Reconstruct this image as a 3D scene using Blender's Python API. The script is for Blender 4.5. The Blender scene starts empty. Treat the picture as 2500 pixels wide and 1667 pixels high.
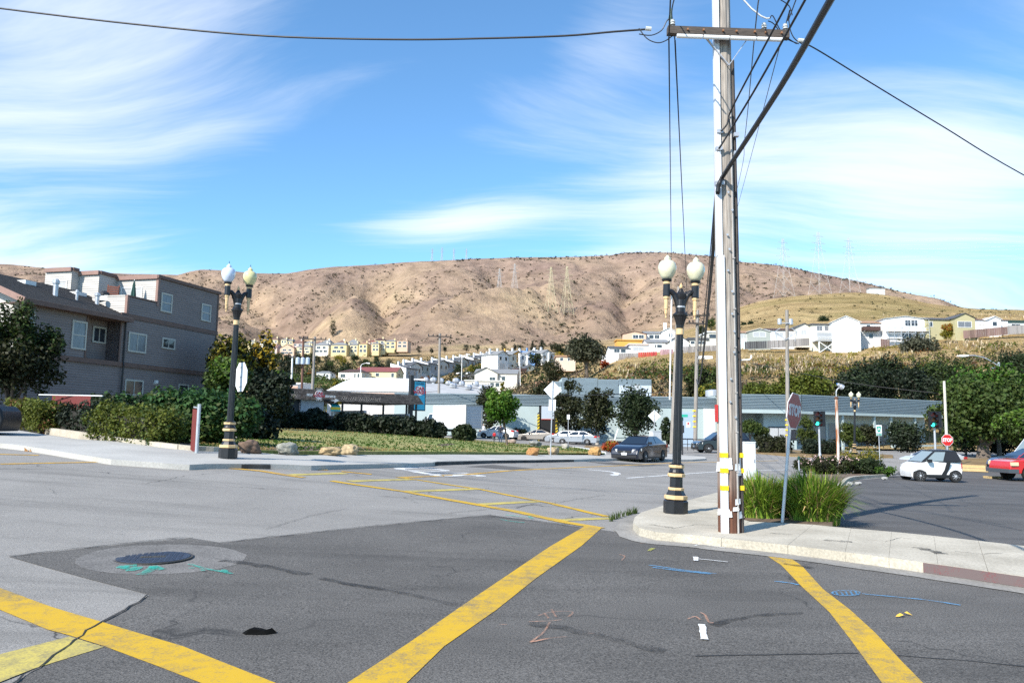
import bpy, bmesh, math, random
import numpy as np
from mathutils import Vector as V, Matrix as M, noise
R = math.radians
rnd = random.Random(11)
sc = bpy.context.scene
C = sc.collection

# ------------------------------------------------------------------ camera
CAM = V((0, 0, 1.65))
ROT = M.Rotation(R(90 + 6.436), 3, 'X') @ M.Rotation(0.015, 3, 'Z')
cam_d = bpy.data.cameras.new('camera'); cam = bpy.data.objects.new('camera', cam_d); C.objects.link(cam)
cam_d.lens = 27.0; cam_d.sensor_width = 36.0; cam_d.clip_start = 0.1; cam_d.clip_end = 6000
cam.matrix_world = M.Translation(CAM) @ ROT.to_4x4()
sc.camera = cam

# ------------------------------------------------------------------ light
SUN_EL, SUN_AZ = R(38), math.atan2(-0.66, -0.75)       # azimuth from +Y towards +X
sun_dir = V((math.sin(SUN_AZ) * math.cos(SUN_EL), math.cos(SUN_AZ) * math.cos(SUN_EL), math.sin(SUN_EL)))
sd = bpy.data.lights.new('sun', 'SUN'); sd.energy = 5.0; sd.angle = R(0.5); sd.color = (1.0, 0.94, 0.845)
so = bpy.data.objects.new('sun', sd); C.objects.link(so)
so.rotation_euler = (-sun_dir).to_track_quat('-Z', 'Y').to_euler()
sc.view_settings.view_transform = 'Standard'; sc.view_settings.look = 'None'
sc.view_settings.gamma = 1.0; sc.view_settings.use_curve_mapping = False
sc.view_settings.exposure = 0.62
sc.render.engine = 'CYCLES'
sc.cycles.use_denoising = False
sc.cycles.max_bounces = 5; sc.cycles.diffuse_bounces = 2; sc.cycles.glossy_bounces = 2
sc.cycles.transmission_bounces = 4; sc.cycles.transparent_max_bounces = 8
sc.cycles.caustics_reflective = False; sc.cycles.caustics_refractive = False

def nd(t, kind, **k):
    n = t.nodes.new(kind)
    for a, b in k.items():
        if a.startswith('i_'):
            n.inputs[a[2:].replace('_', ' ')].default_value = b
        else:
            setattr(n, a, b)
    return n

def ramp(t, stops, interp='LINEAR'):
    n = t.nodes.new('ShaderNodeValToRGB'); cr = n.color_ramp; cr.interpolation = interp
    while len(cr.elements) < len(stops): cr.elements.new(0.5)
    for e, (p, c) in zip(cr.elements, stops):
        e.position = p
        e.color = (c, c, c, 1) if isinstance(c, (int, float)) else (*c, 1)
    return n

def mathn(t, op, a, b=None, c=None, clamp=False):
    n = t.nodes.new('ShaderNodeMath'); n.operation = op; n.use_clamp = clamp
    for k, v in enumerate((a, b, c)):
        if v is None: continue
        if isinstance(v, (int, float)): n.inputs[k].default_value = v
        else: t.links.new(v, n.inputs[k])
    return n.outputs[0]

def build_world():
    w = bpy.data.worlds.new('World'); sc.world = w; w.use_nodes = True
    t = w.node_tree; t.nodes.clear(); L = t.links.new
    out = nd(t, 'ShaderNodeOutputWorld'); bg = nd(t, 'ShaderNodeBackground')
    sky = nd(t, 'ShaderNodeTexSky', sky_type='NISHITA', sun_disc=False, sun_elevation=SUN_EL,
             sun_rotation=SUN_AZ % (2 * math.pi), altitude=60, air_density=1.0, dust_density=0.25, ozone_density=3.5)
    tc = nd(t, 'ShaderNodeTexCoord'); sep = nd(t, 'ShaderNodeSeparateXYZ'); L(tc.outputs['Generated'], sep.inputs[0])
    X, Y, Z = sep.outputs
    zc = mathn(t, 'ADD', mathn(t, 'MAXIMUM', Z, 0.0), 0.16)
    comb = nd(t, 'ShaderNodeCombineXYZ')
    L(mathn(t, 'DIVIDE', X, zc), comb.inputs[0]); L(mathn(t, 'DIVIDE', Y, zc), comb.inputs[1])
    # cirrus: warped, stretched noise on the cloud deck
    wn = nd(t, 'ShaderNodeTexNoise', i_Scale=0.55, i_Detail=2.0); L(comb.outputs[0], wn.inputs['Vector'])
    vm = nd(t, 'ShaderNodeVectorMath', operation='MULTIPLY_ADD'); L(wn.outputs['Color'], vm.inputs[0])
    vm.inputs[1].default_value = (1.3, 1.3, 0); L(comb.outputs[0], vm.inputs[2])
    mp = nd(t, 'ShaderNodeMapping'); mp.inputs['Rotation'].default_value = (0, 0, R(-30)); mp.inputs['Scale'].default_value = (0.42, 2.3, 1)
    mp.inputs['Location'].default_value = (1.4, 0.35, 0)
    L(vm.outputs[0], mp.inputs['Vector'])
    n1 = nd(t, 'ShaderNodeTexNoise', i_Scale=1.15, i_Detail=7.0, i_Roughness=0.63); L(mp.outputs[0], n1.inputs['Vector'])
    n2 = nd(t, 'ShaderNodeTexNoise', i_Scale=0.33, i_Detail=2.0); L(comb.outputs[0], n2.inputs['Vector'])
    # the big fields of cloud: azimuth / elevation lobes (they go on round the sky through n2)
    az = mathn(t, 'ARCTAN2', X, Y); el = mathn(t, 'ARCSINE', Z)
    def lobe(a0, e0, ra, re, tilt, amp):
        da = mathn(t, 'SUBTRACT', az, R(a0)); de = mathn(t, 'SUBTRACT', el, R(e0))
        c, s = math.cos(R(tilt)), math.sin(R(tilt))
        p = mathn(t, 'DIVIDE', mathn(t, 'ADD', mathn(t, 'MULTIPLY', da, c), mathn(t, 'MULTIPLY', de, s)), R(ra))
        q = mathn(t, 'DIVIDE', mathn(t, 'SUBTRACT', mathn(t, 'MULTIPLY', de, c), mathn(t, 'MULTIPLY', da, s)), R(re))
        r2 = mathn(t, 'ADD', mathn(t, 'MULTIPLY', p, p), mathn(t, 'MULTIPLY', q, q))
        return mathn(t, 'MULTIPLY', mathn(t, 'POWER', 2.718, mathn(t, 'MULTIPLY', r2, -1.0)), amp)
    fields = LOBES
    tot = mathn(t, 'MULTIPLY', n2.outputs['Fac'], 0.55)
    for f in fields: tot = mathn(t, 'ADD', tot, lobe(*f))
    dens = mathn(t, 'ADD', mathn(t, 'MULTIPLY', mathn(t, 'SUBTRACT', n1.outputs['Fac'], 0.5), 1.8), tot)
    cov = nd(t, 'ShaderNodeMapRange', interpolation_type='SMOOTHSTEP'); L(dens, cov.inputs[0])
    cov.inputs[1].default_value = 0.22; cov.inputs[2].default_value = 1.12
    mix = nd(t, 'ShaderNodeMix', data_type='RGBA'); L(mathn(t, 'MULTIPLY', cov.outputs[0], 0.82), mix.inputs[0])
    tint = nd(t, 'ShaderNodeMix', data_type='RGBA', blend_type='MULTIPLY'); tint.inputs[0].default_value = 1
    L(sky.outputs[0], tint.inputs[6]); tint.inputs[7].default_value = (*SKY_TINT, 1)
    L(tint.outputs[2], mix.inputs[6]); mix.inputs[7].default_value = (*CLOUD, 1)
    L(mix.outputs[2], bg.inputs[0]); bg.inputs[1].default_value = SKY_STRENGTH
    L(bg.outputs[0], out.inputs[0])
    w.cycles.sampling_method = 'MANUAL'; w.cycles.sample_map_resolution = 256
SKY_STRENGTH = 0.1
SKY_TINT = (1.12, 1.52, 1.66)
CLOUD = (7.4, 7.9, 8.6)
# azimuth, elevation, radii, tilt (degrees), amount
LOBES = [(-29, 25, 14, 7, 40, 0.6), (-33, 8, 15, 4.5, 0, 0.72), (29, 16, 13, 9, -10, 0.55), (8, 28, 7, 4, 20, 0.4), (20, 6, 9, 3, 0, 0.5),
         (-4, 15.5, 7, 1.5, 8, 0.5), (11, 13, 8, 5, 55, 0.42), (-12, 20, 14, 3.5, 35, -0.4), (-14, 10, 9, 3, 0, -0.25), (3, 10, 5, 3, 0, -0.2)]
build_world()

# ------------------------------------------------------------------ view helpers (used to survey places from the photograph)
def ray(px, py):
    v = ROT @ V(((px - 1250) / 1875, (833.5 - py) / 1875, -1)); return v / v.y
def P(px, py, Y):
    return CAM + ray(px, py) * Y

GP = [(3.2,15,0),(3.6,12.5,0),(-7.35,20.4,.73),(-24,36,1.35),(-21,53,1.35),(-13,50,1.2),(-5,50,.78),(-1.2,76,.08),(-1.65,87,.5),(-6,86,.68),(3,93,.15),(7.3,86,0),(0,55,.28),(-15.6,65,1.16),(-12.6,68,.98),(-8,72,.85),(-12.7,60,1.02),(7.3,44,-.15),(9,99,-.1),
      (17,34,-.5),(24,40,-.7),(28,66,0),(3,8,0),(-2,5,0),(-5,8,.1),(5.8,8.7,0),(0,14,.05),(-2,30,.35),(32,90,-.3),(-30,20,1.4),(-15,12,.75),
      (-9,14,.55),(12,20,-.12),(0,0,0),(20,10,-.1),(-20,0,.5),(-30,70,1.3),(6,14,0),(0,20,.1),(3,30,0),(12,55,-.15),(-4,24,.45)]
_p = np.array(GP); _n = len(_p)
def _phi(r2): return np.where(r2 > 1e-9, 0.5 * r2 * np.log(np.maximum(r2, 1e-9)), 0.0)
_d2 = ((_p[:, None, :2] - _p[None, :, :2]) ** 2).sum(-1)
_A = np.zeros((_n + 3, _n + 3)); _A[:_n, :_n] = _phi(_d2) + np.eye(_n) * 10.0
_A[:_n, _n] = 1; _A[:_n, _n + 1:] = _p[:, :2]; _A[_n, :_n] = 1; _A[_n + 1:, :_n] = _p[:, :2].T
_w = np.linalg.solve(_A, np.concatenate([_p[:, 2], [0, 0, 0]]))
def gza(x, y):
    x = np.clip(x, -36, 42); y = np.clip(y, -6, 104); o = _w[_n] + _w[_n + 1] * x + _w[_n + 2] * y
    for k in range(_n): o = o + _w[k] * _phi((_p[k, 0] - x) ** 2 + (_p[k, 1] - y) ** 2)
    return o
_gg = gza(*np.meshgrid(np.arange(-36, 42.01, .5), np.arange(-6, 104.01, .5))).tolist()
def gz(x, y):
    fx = (min(max(x, -36), 41.99) + 36) * 2; fy = (min(max(y, -6), 103.99) + 6) * 2; i = int(fx); j = int(fy); fx -= i; fy -= j; a = _gg[j]; b = _gg[j + 1]
    return (a[i] * (1 - fx) + a[i + 1] * fx) * (1 - fy) + (b[i] * (1 - fx) + b[i + 1] * fx) * fy
def G(px, py, dz=0.0):
    d = ray(px, py); y = 2.0
    while y < 140:
        if CAM.z + d.z * y < gz(d.x * y, y) + dz: break
        y *= 1.03
    a, b = y / 1.03, y
    for _ in range(22):
        m = (a + b) / 2
        if CAM.z + d.z * m < gz(d.x * m, m) + dz: b = m
        else: a = m
    return V((d.x * b, b, gz(d.x * b, b) + dz))

def GY(px, Y, dz=0.0):
    x = ray(px, 1060).x * Y; return V((x, Y, gz(x, Y) + dz))

# ------------------------------------------------------------------ mesh helpers
class MB:
    def __init__(s): s.v = []; s.f = []; s.m = []; s.mi = 0
    def add(s, vs, fs):
        o = len(s.v); s.v += [tuple(p) for p in vs]
        for f in fs: s.f.append(tuple(i + o for i in f)); s.m.append(s.mi)
        return s
    def box(s, x0, x1, y0, y1, z0, z1, mat=None):
        p = [V((x, y, z)) for z in (z0, z1) for y in (y0, y1) for x in (x0, x1)]
        if mat is not None: p = [mat @ q for q in p]
        return s.add(p, [(0, 2, 3, 1), (4, 5, 7, 6), (0, 1, 5, 4), (2, 6, 7, 3), (0, 4, 6, 2), (1, 3, 7, 5)])
    def hexa(s, p):
        return s.add(p, [(0, 2, 3, 1), (4, 5, 7, 6), (0, 1, 5, 4), (2, 6, 7, 3), (0, 4, 6, 2), (1, 3, 7, 5)])
    def poly(s, pts): return s.add(pts, [tuple(range(len(pts)))])
    def prism(s, pts, d):                       # pts: 3D loop, extruded by vector d
        n = len(pts); a = [V(p) for p in pts]; b = [p + V(d) for p in a]
        return s.add(a + b, [tuple(range(n))[::-1], tuple(range(n, 2 * n))] + [(k, (k + 1) % n, n + (k + 1) % n, n + k) for k in range(n)])
    def bar(s, a, b, w, h=None, up=V((0, 0, 1))):
        a, b = V(a), V(b); h = h or w; d = (b - a).normalized()
        u = d.cross(up); u = u.normalized() if u.length > 1e-4 else V((1, 0, 0)); n = u.cross(d)
        p = []
        for q in (a, b):
            for j in (-1, 1):
                for i in (-1, 1): p.append(q + u * (i * w / 2) + n * (j * h / 2))
        return s.add(p, [(0, 2, 3, 1), (4, 5, 7, 6), (0, 1, 5, 4), (2, 6, 7, 3), (0, 4, 6, 2), (1, 3, 7, 5)])
    def tube(s, pts, r, n=8, cap=True):
        pts = [V(p) for p in pts]; N = len(pts)
        if isinstance(r, (int, float)): r = [r] * N
        vs, fs = [], []; u = None
        for k in range(N):
            d = (pts[min(k + 1, N - 1)] - pts[max(k - 1, 0)]).normalized()
            if u is None: u = d.orthogonal().normalized()
            else:
                u = u - d * u.dot(d); u = u.normalized() if u.length > 1e-5 else d.orthogonal().normalized()
            w = d.cross(u)
            for j in range(n):
                a = 2 * math.pi * j / n; vs.append(pts[k] + (u * math.cos(a) + w * math.sin(a)) * r[k])
        for k in range(N - 1):
            for j in range(n):
                fs.append((k * n + j, k * n + (j + 1) % n, (k + 1) * n + (j + 1) % n, (k + 1) * n + j))
        if cap: fs += [tuple(range(n))[::-1], tuple(range((N - 1) * n, N * n))]
        return s.add(vs, fs)
    def lathe(s, prof, n=16, c=(0, 0, 0), flute=0.0, rot=0.0, mat=None):
        c = V(c); vs, fs = [], []
        for r, z in prof:
            for j in range(n):
                a = 2 * math.pi * j / n + rot; q = r * (1 - flute * (j % 2))
                p = V((q * math.cos(a), q * math.sin(a), z)); vs.append(c + (mat @ p if mat is not None else p))
        for k in range(len(prof) - 1):
            for j in range(n): fs.append((k * n + j, k * n + (j + 1) % n, (k + 1) * n + (j + 1) % n, (k + 1) * n + j))
        fs += [tuple(range(n))[::-1], tuple(range((len(prof) - 1) * n, len(prof) * n))]
        return s.add(vs, fs)
    def xf(s, mat, start=0):
        s.v[start:] = [tuple(mat @ V(p)) for p in s.v[start:]]; return s
    def mesh(s, name='mesh'):
        me = bpy.data.meshes.new(name); me.from_pydata(s.v, [], s.f); return me
    def build(s, name, mats, parent=None, smooth=False, loc=None, rotz=0, fix=False):
        me = s.mesh(name)
        if not isinstance(mats, (list, tuple)): mats = [mats]
        for m in mats: me.materials.append(m)
        if len(mats) > 1: me.polygons.foreach_set('material_index', s.m)
        if smooth: me.polygons.foreach_set('use_smooth', [True] * len(me.polygons))
        if fix:
            bm = bmesh.new(); bm.from_mesh(me); bmesh.ops.recalc_face_normals(bm, faces=bm.faces); bm.to_mesh(me); bm.free()
        return link(name, me, parent, loc, rotz)
def link(name, me, parent=None, loc=None, rotz=0):
    o = bpy.data.objects.new(name, me); C.objects.link(o)
    if parent is not None: o.parent = parent
    if loc is not None: o.location = loc
    if rotz: o.rotation_euler = (0, 0, rotz)
    return o
def tag(o, label=None, cat=None, group=None, kind=None):
    if label: o['label'] = label
    if cat: o['category'] = cat
    if group: o['group'] = group
    if kind: o['kind'] = kind
    return o
def thing(name, label, cat, loc=(0, 0, 0), rotz=0.0, group=None):
    o = bpy.data.objects.new(name, None); C.objects.link(o); o.location = loc; o.rotation_euler = (0, 0, rotz)
    o.empty_display_size = 0.2
    return tag(o, label, cat, group)
def copy_tree(o, parent=None):
    c = o.copy(); C.objects.link(c)
    if parent is not None: c.parent = parent
    for ch in list(o.children): copy_tree(ch, c)
    return c
def ordinal(n):
    return ['first', 'second', 'third', 'fourth', 'fifth', 'sixth', 'seventh', 'eighth', 'ninth', 'tenth', 'eleventh', 'twelfth', 'thirteenth', 'fourteenth', 'fifteenth', 'sixteenth', 'seventeenth', 'eighteenth', 'nineteenth', 'twentieth',
            'twenty-first', 'twenty-second', 'twenty-third', 'twenty-fourth', 'twenty-fifth', 'twenty-sixth', 'twenty-seventh', 'twenty-eighth', 'twenty-ninth', 'thirtieth', 'thirty-first', 'thirty-second', 'thirty-third', 'thirty-fourth', 'thirty-fifth', 'thirty-sixth', 'thirty-seventh', 'thirty-eighth', 'thirty-ninth', 'fortieth'][n]

# ------------------------------------------------------------------ materials
MATS = {}
def mat(name, col, rough=0.7, var=0.0, scale=3.0, bump=0.0, bscale=None, metal=0.0, col2=None, spec=0.5, island=0.0, obj_rand=0.0,
        stretch=None, detail=4.0, coat=0.0, trans=0.0, alpha=1.0, emit=None, estr=0.0, thresh=None):
    if name in MATS: return MATS[name]
    m = bpy.data.materials.new(name); m.use_nodes = True; t = m.node_tree; L = t.links.new
    b = t.nodes['Principled BSDF']
    b.inputs['Roughness'].default_value = rough; b.inputs['Metallic'].default_value = metal
    b.inputs['Specular IOR Level'].default_value = spec; b.inputs['Coat Weight'].default_value = coat
    b.inputs['Coat Roughness'].default_value = 0.06
    b.inputs['Base Color'].default_value = (*col, 1)
    if trans: b.inputs['Transmission Weight'].default_value = trans
    if alpha < 1: b.inputs['Alpha'].default_value = alpha
    if emit: b.inputs['Emission Color'].default_value = (*emit, 1); b.inputs['Emission Strength'].default_value = estr
    vec = None
    if var or bump or col2:
        tc = nd(t, 'ShaderNodeTexCoord'); vec = tc.outputs['Object']
        if stretch:
            mp = nd(t, 'ShaderNodeMapping'); mp.inputs['Scale'].default_value = stretch; L(vec, mp.inputs[0]); vec = mp.outputs[0]
    cur = None
    if var or col2:
        n = nd(t, 'ShaderNodeTexNoise', i_Scale=scale, i_Detail=detail, i_Roughness=0.6); L(vec, n.inputs['Vector'])
        fac = n.outputs['Fac']
        lo, hi = thresh or (0.3, 0.7)
        c2 = col2 or tuple(min(1, c * (1 + var)) for c in col); c1 = col if col2 else tuple(c * (1 - var) for c in col)
        r = ramp(t, [(lo, c1), (hi, c2)]); L(fac, r.inputs[0]); cur = r.outputs[0]
    def shift(rand, amount):
        nonlocal cur
        h = nd(t, 'ShaderNodeHueSaturation'); 
        if cur is None: h.inputs['Color'].default_value = (*col, 1)
        else: L(cur, h.inputs['Color'])
        L(mathn(t, 'ADD', mathn(t, 'MULTIPLY', rand, amount * 2), 1 - amount), h.inputs['Value'])
        L(mathn(t, 'ADD', mathn(t, 'MULTIPLY', mathn(t, 'FRACT', mathn(t, 'MULTIPLY', rand, 7.31)), amount * 0.10), 0.5 - amount * 0.05), h.inputs['Hue'])
        cur = h.outputs[0]
    if island:
        g = nd(t, 'ShaderNodeNewGeometry'); shift(g.outputs['Random Per Island'], island)
    if obj_rand:
        oi = nd(t, 'ShaderNodeObjectInfo'); shift(oi.outputs['Random'], obj_rand)
    if cur is not None: L(cur, b.inputs['Base Color'])
    if bump:
        bn = nd(t, 'ShaderNodeTexNoise', i_Scale=bscale or scale * 4, i_Detail=5.0); L(vec, bn.inputs['Vector'])
        bp = nd(t, 'ShaderNodeBump', i_Strength=min(1, bump * 10), i_Distance=bump); L(bn.outputs['Fac'], bp.inputs['Height']); L(bp.outputs[0], b.inputs['Normal'])
    MATS[name] = m
    return m
def leafmat(name, col, isl=0.35, tr=0.25):
    if name in MATS: return MATS[name]
    m = mat(name, col, rough=0.6, island=isl, spec=0.25)
    t = m.node_tree; b = t.nodes['Principled BSDF']; L = t.links.new
    td = nd(t, 'ShaderNodeBsdfTranslucent'); mx = nd(t, 'ShaderNodeMixShader'); mx.inputs[0].default_value = tr
    src = b.inputs['Base Color'].links[0].from_socket
    L(src, td.inputs['Color'])
    L(b.outputs[0], mx.inputs[1]); L(td.outputs[0], mx.inputs[2])
    L(mx.outputs[0], t.nodes['Material Output'].inputs['Surface'])
    return m
# ------------------------------------------------------------------ ground, roads, terrain
def world_noise_mat(name, build):
    m = bpy.data.materials.new(name); m.use_nodes = True; t = m.node_tree
    b = t.nodes['Principled BSDF']; b.inputs['Specular IOR Level'].default_value = 0.3
    g = nd(t, 'ShaderNodeNewGeometry'); build(t, b, g.outputs['Position']); MATS[name] = m; return m
def asphalt(name, base, patch, speck, cracks=0.0):
    def f(t, b, pos):
        L = t.links.new
        n1 = nd(t, 'ShaderNodeTexNoise', i_Scale=0.35, i_Detail=6.0, i_Roughness=0.6); L(pos, n1.inputs['Vector'])
        n2 = nd(t, 'ShaderNodeTexNoise', i_Scale=70.0, i_Detail=4.0, i_Roughness=0.75); L(pos, n2.inputs['Vector'])
        n3 = nd(t, 'ShaderNodeTexVoronoi', i_Scale=48.0); L(pos, n3.inputs['Vector'])
        lo = tuple(c * (1 - patch) for c in base); hi = tuple(c * (1 + patch) for c in base)
        r1 = ramp(t, [(0.3, lo), (0.72, hi)]); L(n1.outputs['Fac'], r1.inputs[0])
        r2 = ramp(t, [(0.32, 1 - speck), (0.7, 1 + speck)]); L(n2.outputs['Fac'], r2.inputs[0])
        mx = nd(t, 'ShaderNodeMix', data_type='RGBA', blend_type='MULTIPLY'); mx.inputs[0].default_value = 1
        L(r1.outputs[0], mx.inputs[6]); L(r2.outputs[0], mx.inputs[7]); cur = mx.outputs[2]
        # pale stones in the mix
        r3 = ramp(t, [(0.0, 1.0), (0.16, 0.0)]); L(n3.outputs['Distance'], r3.inputs[0])
        rr = ramp(t, [(0.5, 0.0), (0.75, 0.75)]); L(n3.outputs['Color'], rr.inputs[0])
        mx2 = nd(t, 'ShaderNodeMix', data_type='RGBA'); L(mathn(t, 'MULTIPLY', r3.outputs[0], rr.outputs[0]), mx2.inputs[0])
        L(cur, mx2.inputs[6]); mx2.inputs[7].default_value = (0.55, 0.54, 0.52, 1); cur = mx2.outputs[2]
        # worn streaks and stains along the street
        mp = nd(t, 'ShaderNodeMapping'); mp.inputs['Rotation'].default_value = (0, 0, R(-52)); mp.inputs['Scale'].default_value = (0.25, 1.6, 1); L(pos, mp.inputs[0])
        n4 = nd(t, 'ShaderNodeTexNoise', i_Scale=0.7, i_Detail=5.0, i_Roughness=0.65); L(mp.outputs[0], n4.inputs['Vector'])
        r4 = ramp(t, [(0.3, 0.62), (0.5, 1.0)]); L(n4.outputs['Fac'], r4.inputs[0])
        mx3 = nd(t, 'ShaderNodeMix', data_type='RGBA', blend_type='MULTIPLY'); mx3.inputs[0].default_value = 0.75
        L(cur, mx3.inputs[6]); L(r4.outputs[0], mx3.inputs[7]); cur = mx3.outputs[2]
        if cracks:
            wn = nd(t, 'ShaderNodeTexNoise', i_Scale=1.3, i_Detail=4.0); L(pos, wn.inputs['Vector'])
            va = nd(t, 'ShaderNodeVectorMath', operation='MULTIPLY_ADD'); L(wn.outputs['Color'], va.inputs[0]); va.inputs[1].default_value = (1.1, 1.1, 0); L(pos, va.inputs[2])
            vc = nd(t, 'ShaderNodeTexVoronoi', feature='DISTANCE_TO_EDGE', i_Scale=0.23); L(va.outputs[0], vc.inputs['Vector'])
            rc = ramp(t, [(0.0, 1.0), (0.0045, 0.0)]); L(vc.outputs['Distance'], rc.inputs[0])
            nm = nd(t, 'ShaderNodeTexNoise', i_Scale=0.4); L(pos, nm.inputs['Vector'])
            rm = ramp(t, [(0.52, 0.0), (0.6, cracks)]); L(nm.outputs['Fac'], rm.inputs[0])
            mx4 = nd(t, 'ShaderNodeMix', data_type='RGBA'); L(mathn(t, 'MULTIPLY', rc.outputs[0], rm.outputs[0]), mx4.inputs[0])
            L(cur, mx4.inputs[6]); mx4.inputs[7].default_value = (0.02, 0.02, 0.02, 1); cur = mx4.outputs[2]
        L(cur, b.inputs['Base Color']); b.inputs['Roughness'].default_value = 0.9
        bp = nd(t, 'ShaderNodeBump', i_Strength=0.7, i_Distance=0.012); L(n2.outputs['Fac'], bp.inputs['Height']); L(bp.outputs[0], b.inputs['Normal'])
    return world_noise_mat(name, f)
A_OLD = asphalt('old grey asphalt', (0.27, 0.255, 0.234), 0.14, 0.45, 0.9)
A_NEW = asphalt('dark asphalt patch', (0.122, 0.114, 0.104), 0.26, 0.85, 0.7)
A_LOT = asphalt('car park asphalt', (0.105, 0.10, 0.096), 0.25, 0.4, 0.6)
def speckle(name, c1, c2, sc1=0.6, fine=30.0, amt=0.12, bump=0.004, rough=0.9):
    def f(t, b, pos):
        L = t.links.new
        n1 = nd(t, 'ShaderNodeTexNoise', i_Scale=sc1, i_Detail=7.0, i_Roughness=0.62); L(pos, n1.inputs['Vector'])
        n2 = nd(t, 'ShaderNodeTexNoise', i_Scale=fine, i_Detail=3.0); L(pos, n2.inputs['Vector'])
        r1 = ramp(t, [(0.33, c1), (0.68, c2)]); L(n1.outputs['Fac'], r1.inputs[0])
        r2 = ramp(t, [(0.3, 1 - amt), (0.7, 1 + amt)]); L(n2.outputs['Fac'], r2.inputs[0])
        mx = nd(t, 'ShaderNodeMix', data_type='RGBA', blend_type='MULTIPLY'); mx.inputs[0].default_value = 1
        L(r1.outputs[0], mx.inputs[6]); L(r2.outputs[0], mx.inputs[7]); L(mx.outputs[2], b.inputs['Base Color'])
        b.inputs['Roughness'].default_value = rough
        bp = nd(t, 'ShaderNodeBump', i_Strength=0.6, i_Distance=bump); L(n2.outputs['Fac'], bp.inputs['Height']); L(bp.outputs[0], b.inputs['Normal'])
    return world_noise_mat(name, f)
CONC = speckle('weathered concrete', (0.35, 0.315, 0.25), (0.50, 0.455, 0.37), 1.1, 30, 0.18)
CONC2 = speckle('pale pavement concrete', (0.35, 0.34, 0.315), (0.46, 0.445, 0.41), 0.5, 25)
KERBD = speckle('dark kerb concrete', (0.03, 0.03, 0.03), (0.10, 0.10, 0.095), 1.5, 25)  # dark tone for two stretches of kerb
SOIL = speckle('bare brown soil', (0.10, 0.07, 0.05), (0.19, 0.14, 0.10), 1.2, 18, 0.3, 0.02)
LAWN = speckle('patchy lawn soil', (0.13, 0.185, 0.035), (0.33, 0.27, 0.11), 0.35, 9, 0.35, 0.03)
YEL = [None, None]
def paint(name, col, wear, soft=False):
    def f(t, b, pos):
        L = t.links.new
        n = nd(t, 'ShaderNodeTexNoise', i_Scale=7.0, i_Detail=8.0, i_Roughness=0.75); L(pos, n.inputs['Vector'])
        n2 = nd(t, 'ShaderNodeTexNoise', i_Scale=60.0, i_Detail=3.0); L(pos, n2.inputs['Vector'])
        nb = nd(t, 'ShaderNodeTexNoise', i_Scale=0.9, i_Detail=4.0); L(pos, nb.inputs['Vector'])
        vc = nd(t, 'ShaderNodeTexVoronoi', feature='DISTANCE_TO_EDGE', i_Scale=6.0); 
        va = nd(t, 'ShaderNodeVectorMath', operation='MULTIPLY_ADD'); L(n.outputs['Color'], va.inputs[0]); va.inputs[1].default_value = (.3, .3, 0); L(pos, va.inputs[2]); L(va.outputs[0], vc.inputs['Vector'])
        ck = ramp(t, [(0.0, 0.9), (0.018, 0.0)]); L(vc.outputs['Distance'], ck.inputs[0])
        ckm = ramp(t, [(0.45, 0.0), (0.6, 1.0)]); L(nb.outputs['Fac'], ckm.inputs[0])
        s = mathn(t, 'ADD', mathn(t, 'ADD', mathn(t, 'MULTIPLY', n.outputs['Fac'], 0.6), mathn(t, 'MULTIPLY', n2.outputs['Fac'], 0.35)), mathn(t, 'MULTIPLY', nb.outputs['Fac'], 0.35))
        r = ramp(t, [(0.68 - wear, 0.0), (0.86 - wear * 0.8, 1.0)]); L(s, r.inputs[0])
        fac = mathn(t, 'MAXIMUM', mathn(t, 'MULTIPLY', r.outputs[0], 0.8), mathn(t, 'MULTIPLY', ck.outputs[0], ckm.outputs[0]))
        mx = nd(t, 'ShaderNodeMix', data_type='RGBA'); L(fac, mx.inputs[0]); mx.inputs[6].default_value = (*col, 1); mx.inputs[7].default_value = (0.12, 0.115, 0.11, 1)
        L(mx.outputs[2], b.inputs['Base Color']); b.inputs['Roughness'].default_value = 0.75
        if soft: mx.inputs[0].links and t.links.remove(mx.inputs[0].links[0]); mx.inputs[0].default_value = 0; L(mathn(t, 'SUBTRACT', 0.92, fac, clamp=True), b.inputs['Alpha'])
    return world_noise_mat(name, f)
PY = paint('yellow road paint', (0.54, 0.335, 0.02), 0.06)
PY2 = paint('pale worn yellow road paint', (0.52, 0.42, 0.10), 0.10)
PO = paint('orange yellow centre line paint', (0.58, 0.34, 0.04), 0.09)
PW = paint('white road paint', (0.72, 0.72, 0.70), 0.05)
PT = paint('teal survey spray paint', (0.03, 0.42, 0.33), 0.16, True)
PB = paint('blue survey spray paint', (0.10, 0.34, 0.60), 0.13, True)
PR = paint('orange survey spray paint', (0.62, 0.32, 0.20), 0.22, True)
PL = paint('lime survey spray paint', (0.42, 0.42, 0.08), 0.17, True)
GUTC = speckle('grey gutter concrete', (0.20, 0.19, 0.17), (0.32, 0.30, 0.27), 1.2, 30, 0.2)
STAIN = paint('dark oil stain', (0.035, 0.034, 0.033), 0.2, True)
PRED = paint('worn red kerb paint', (0.19, 0.04, 0.045), 0.27)

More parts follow.
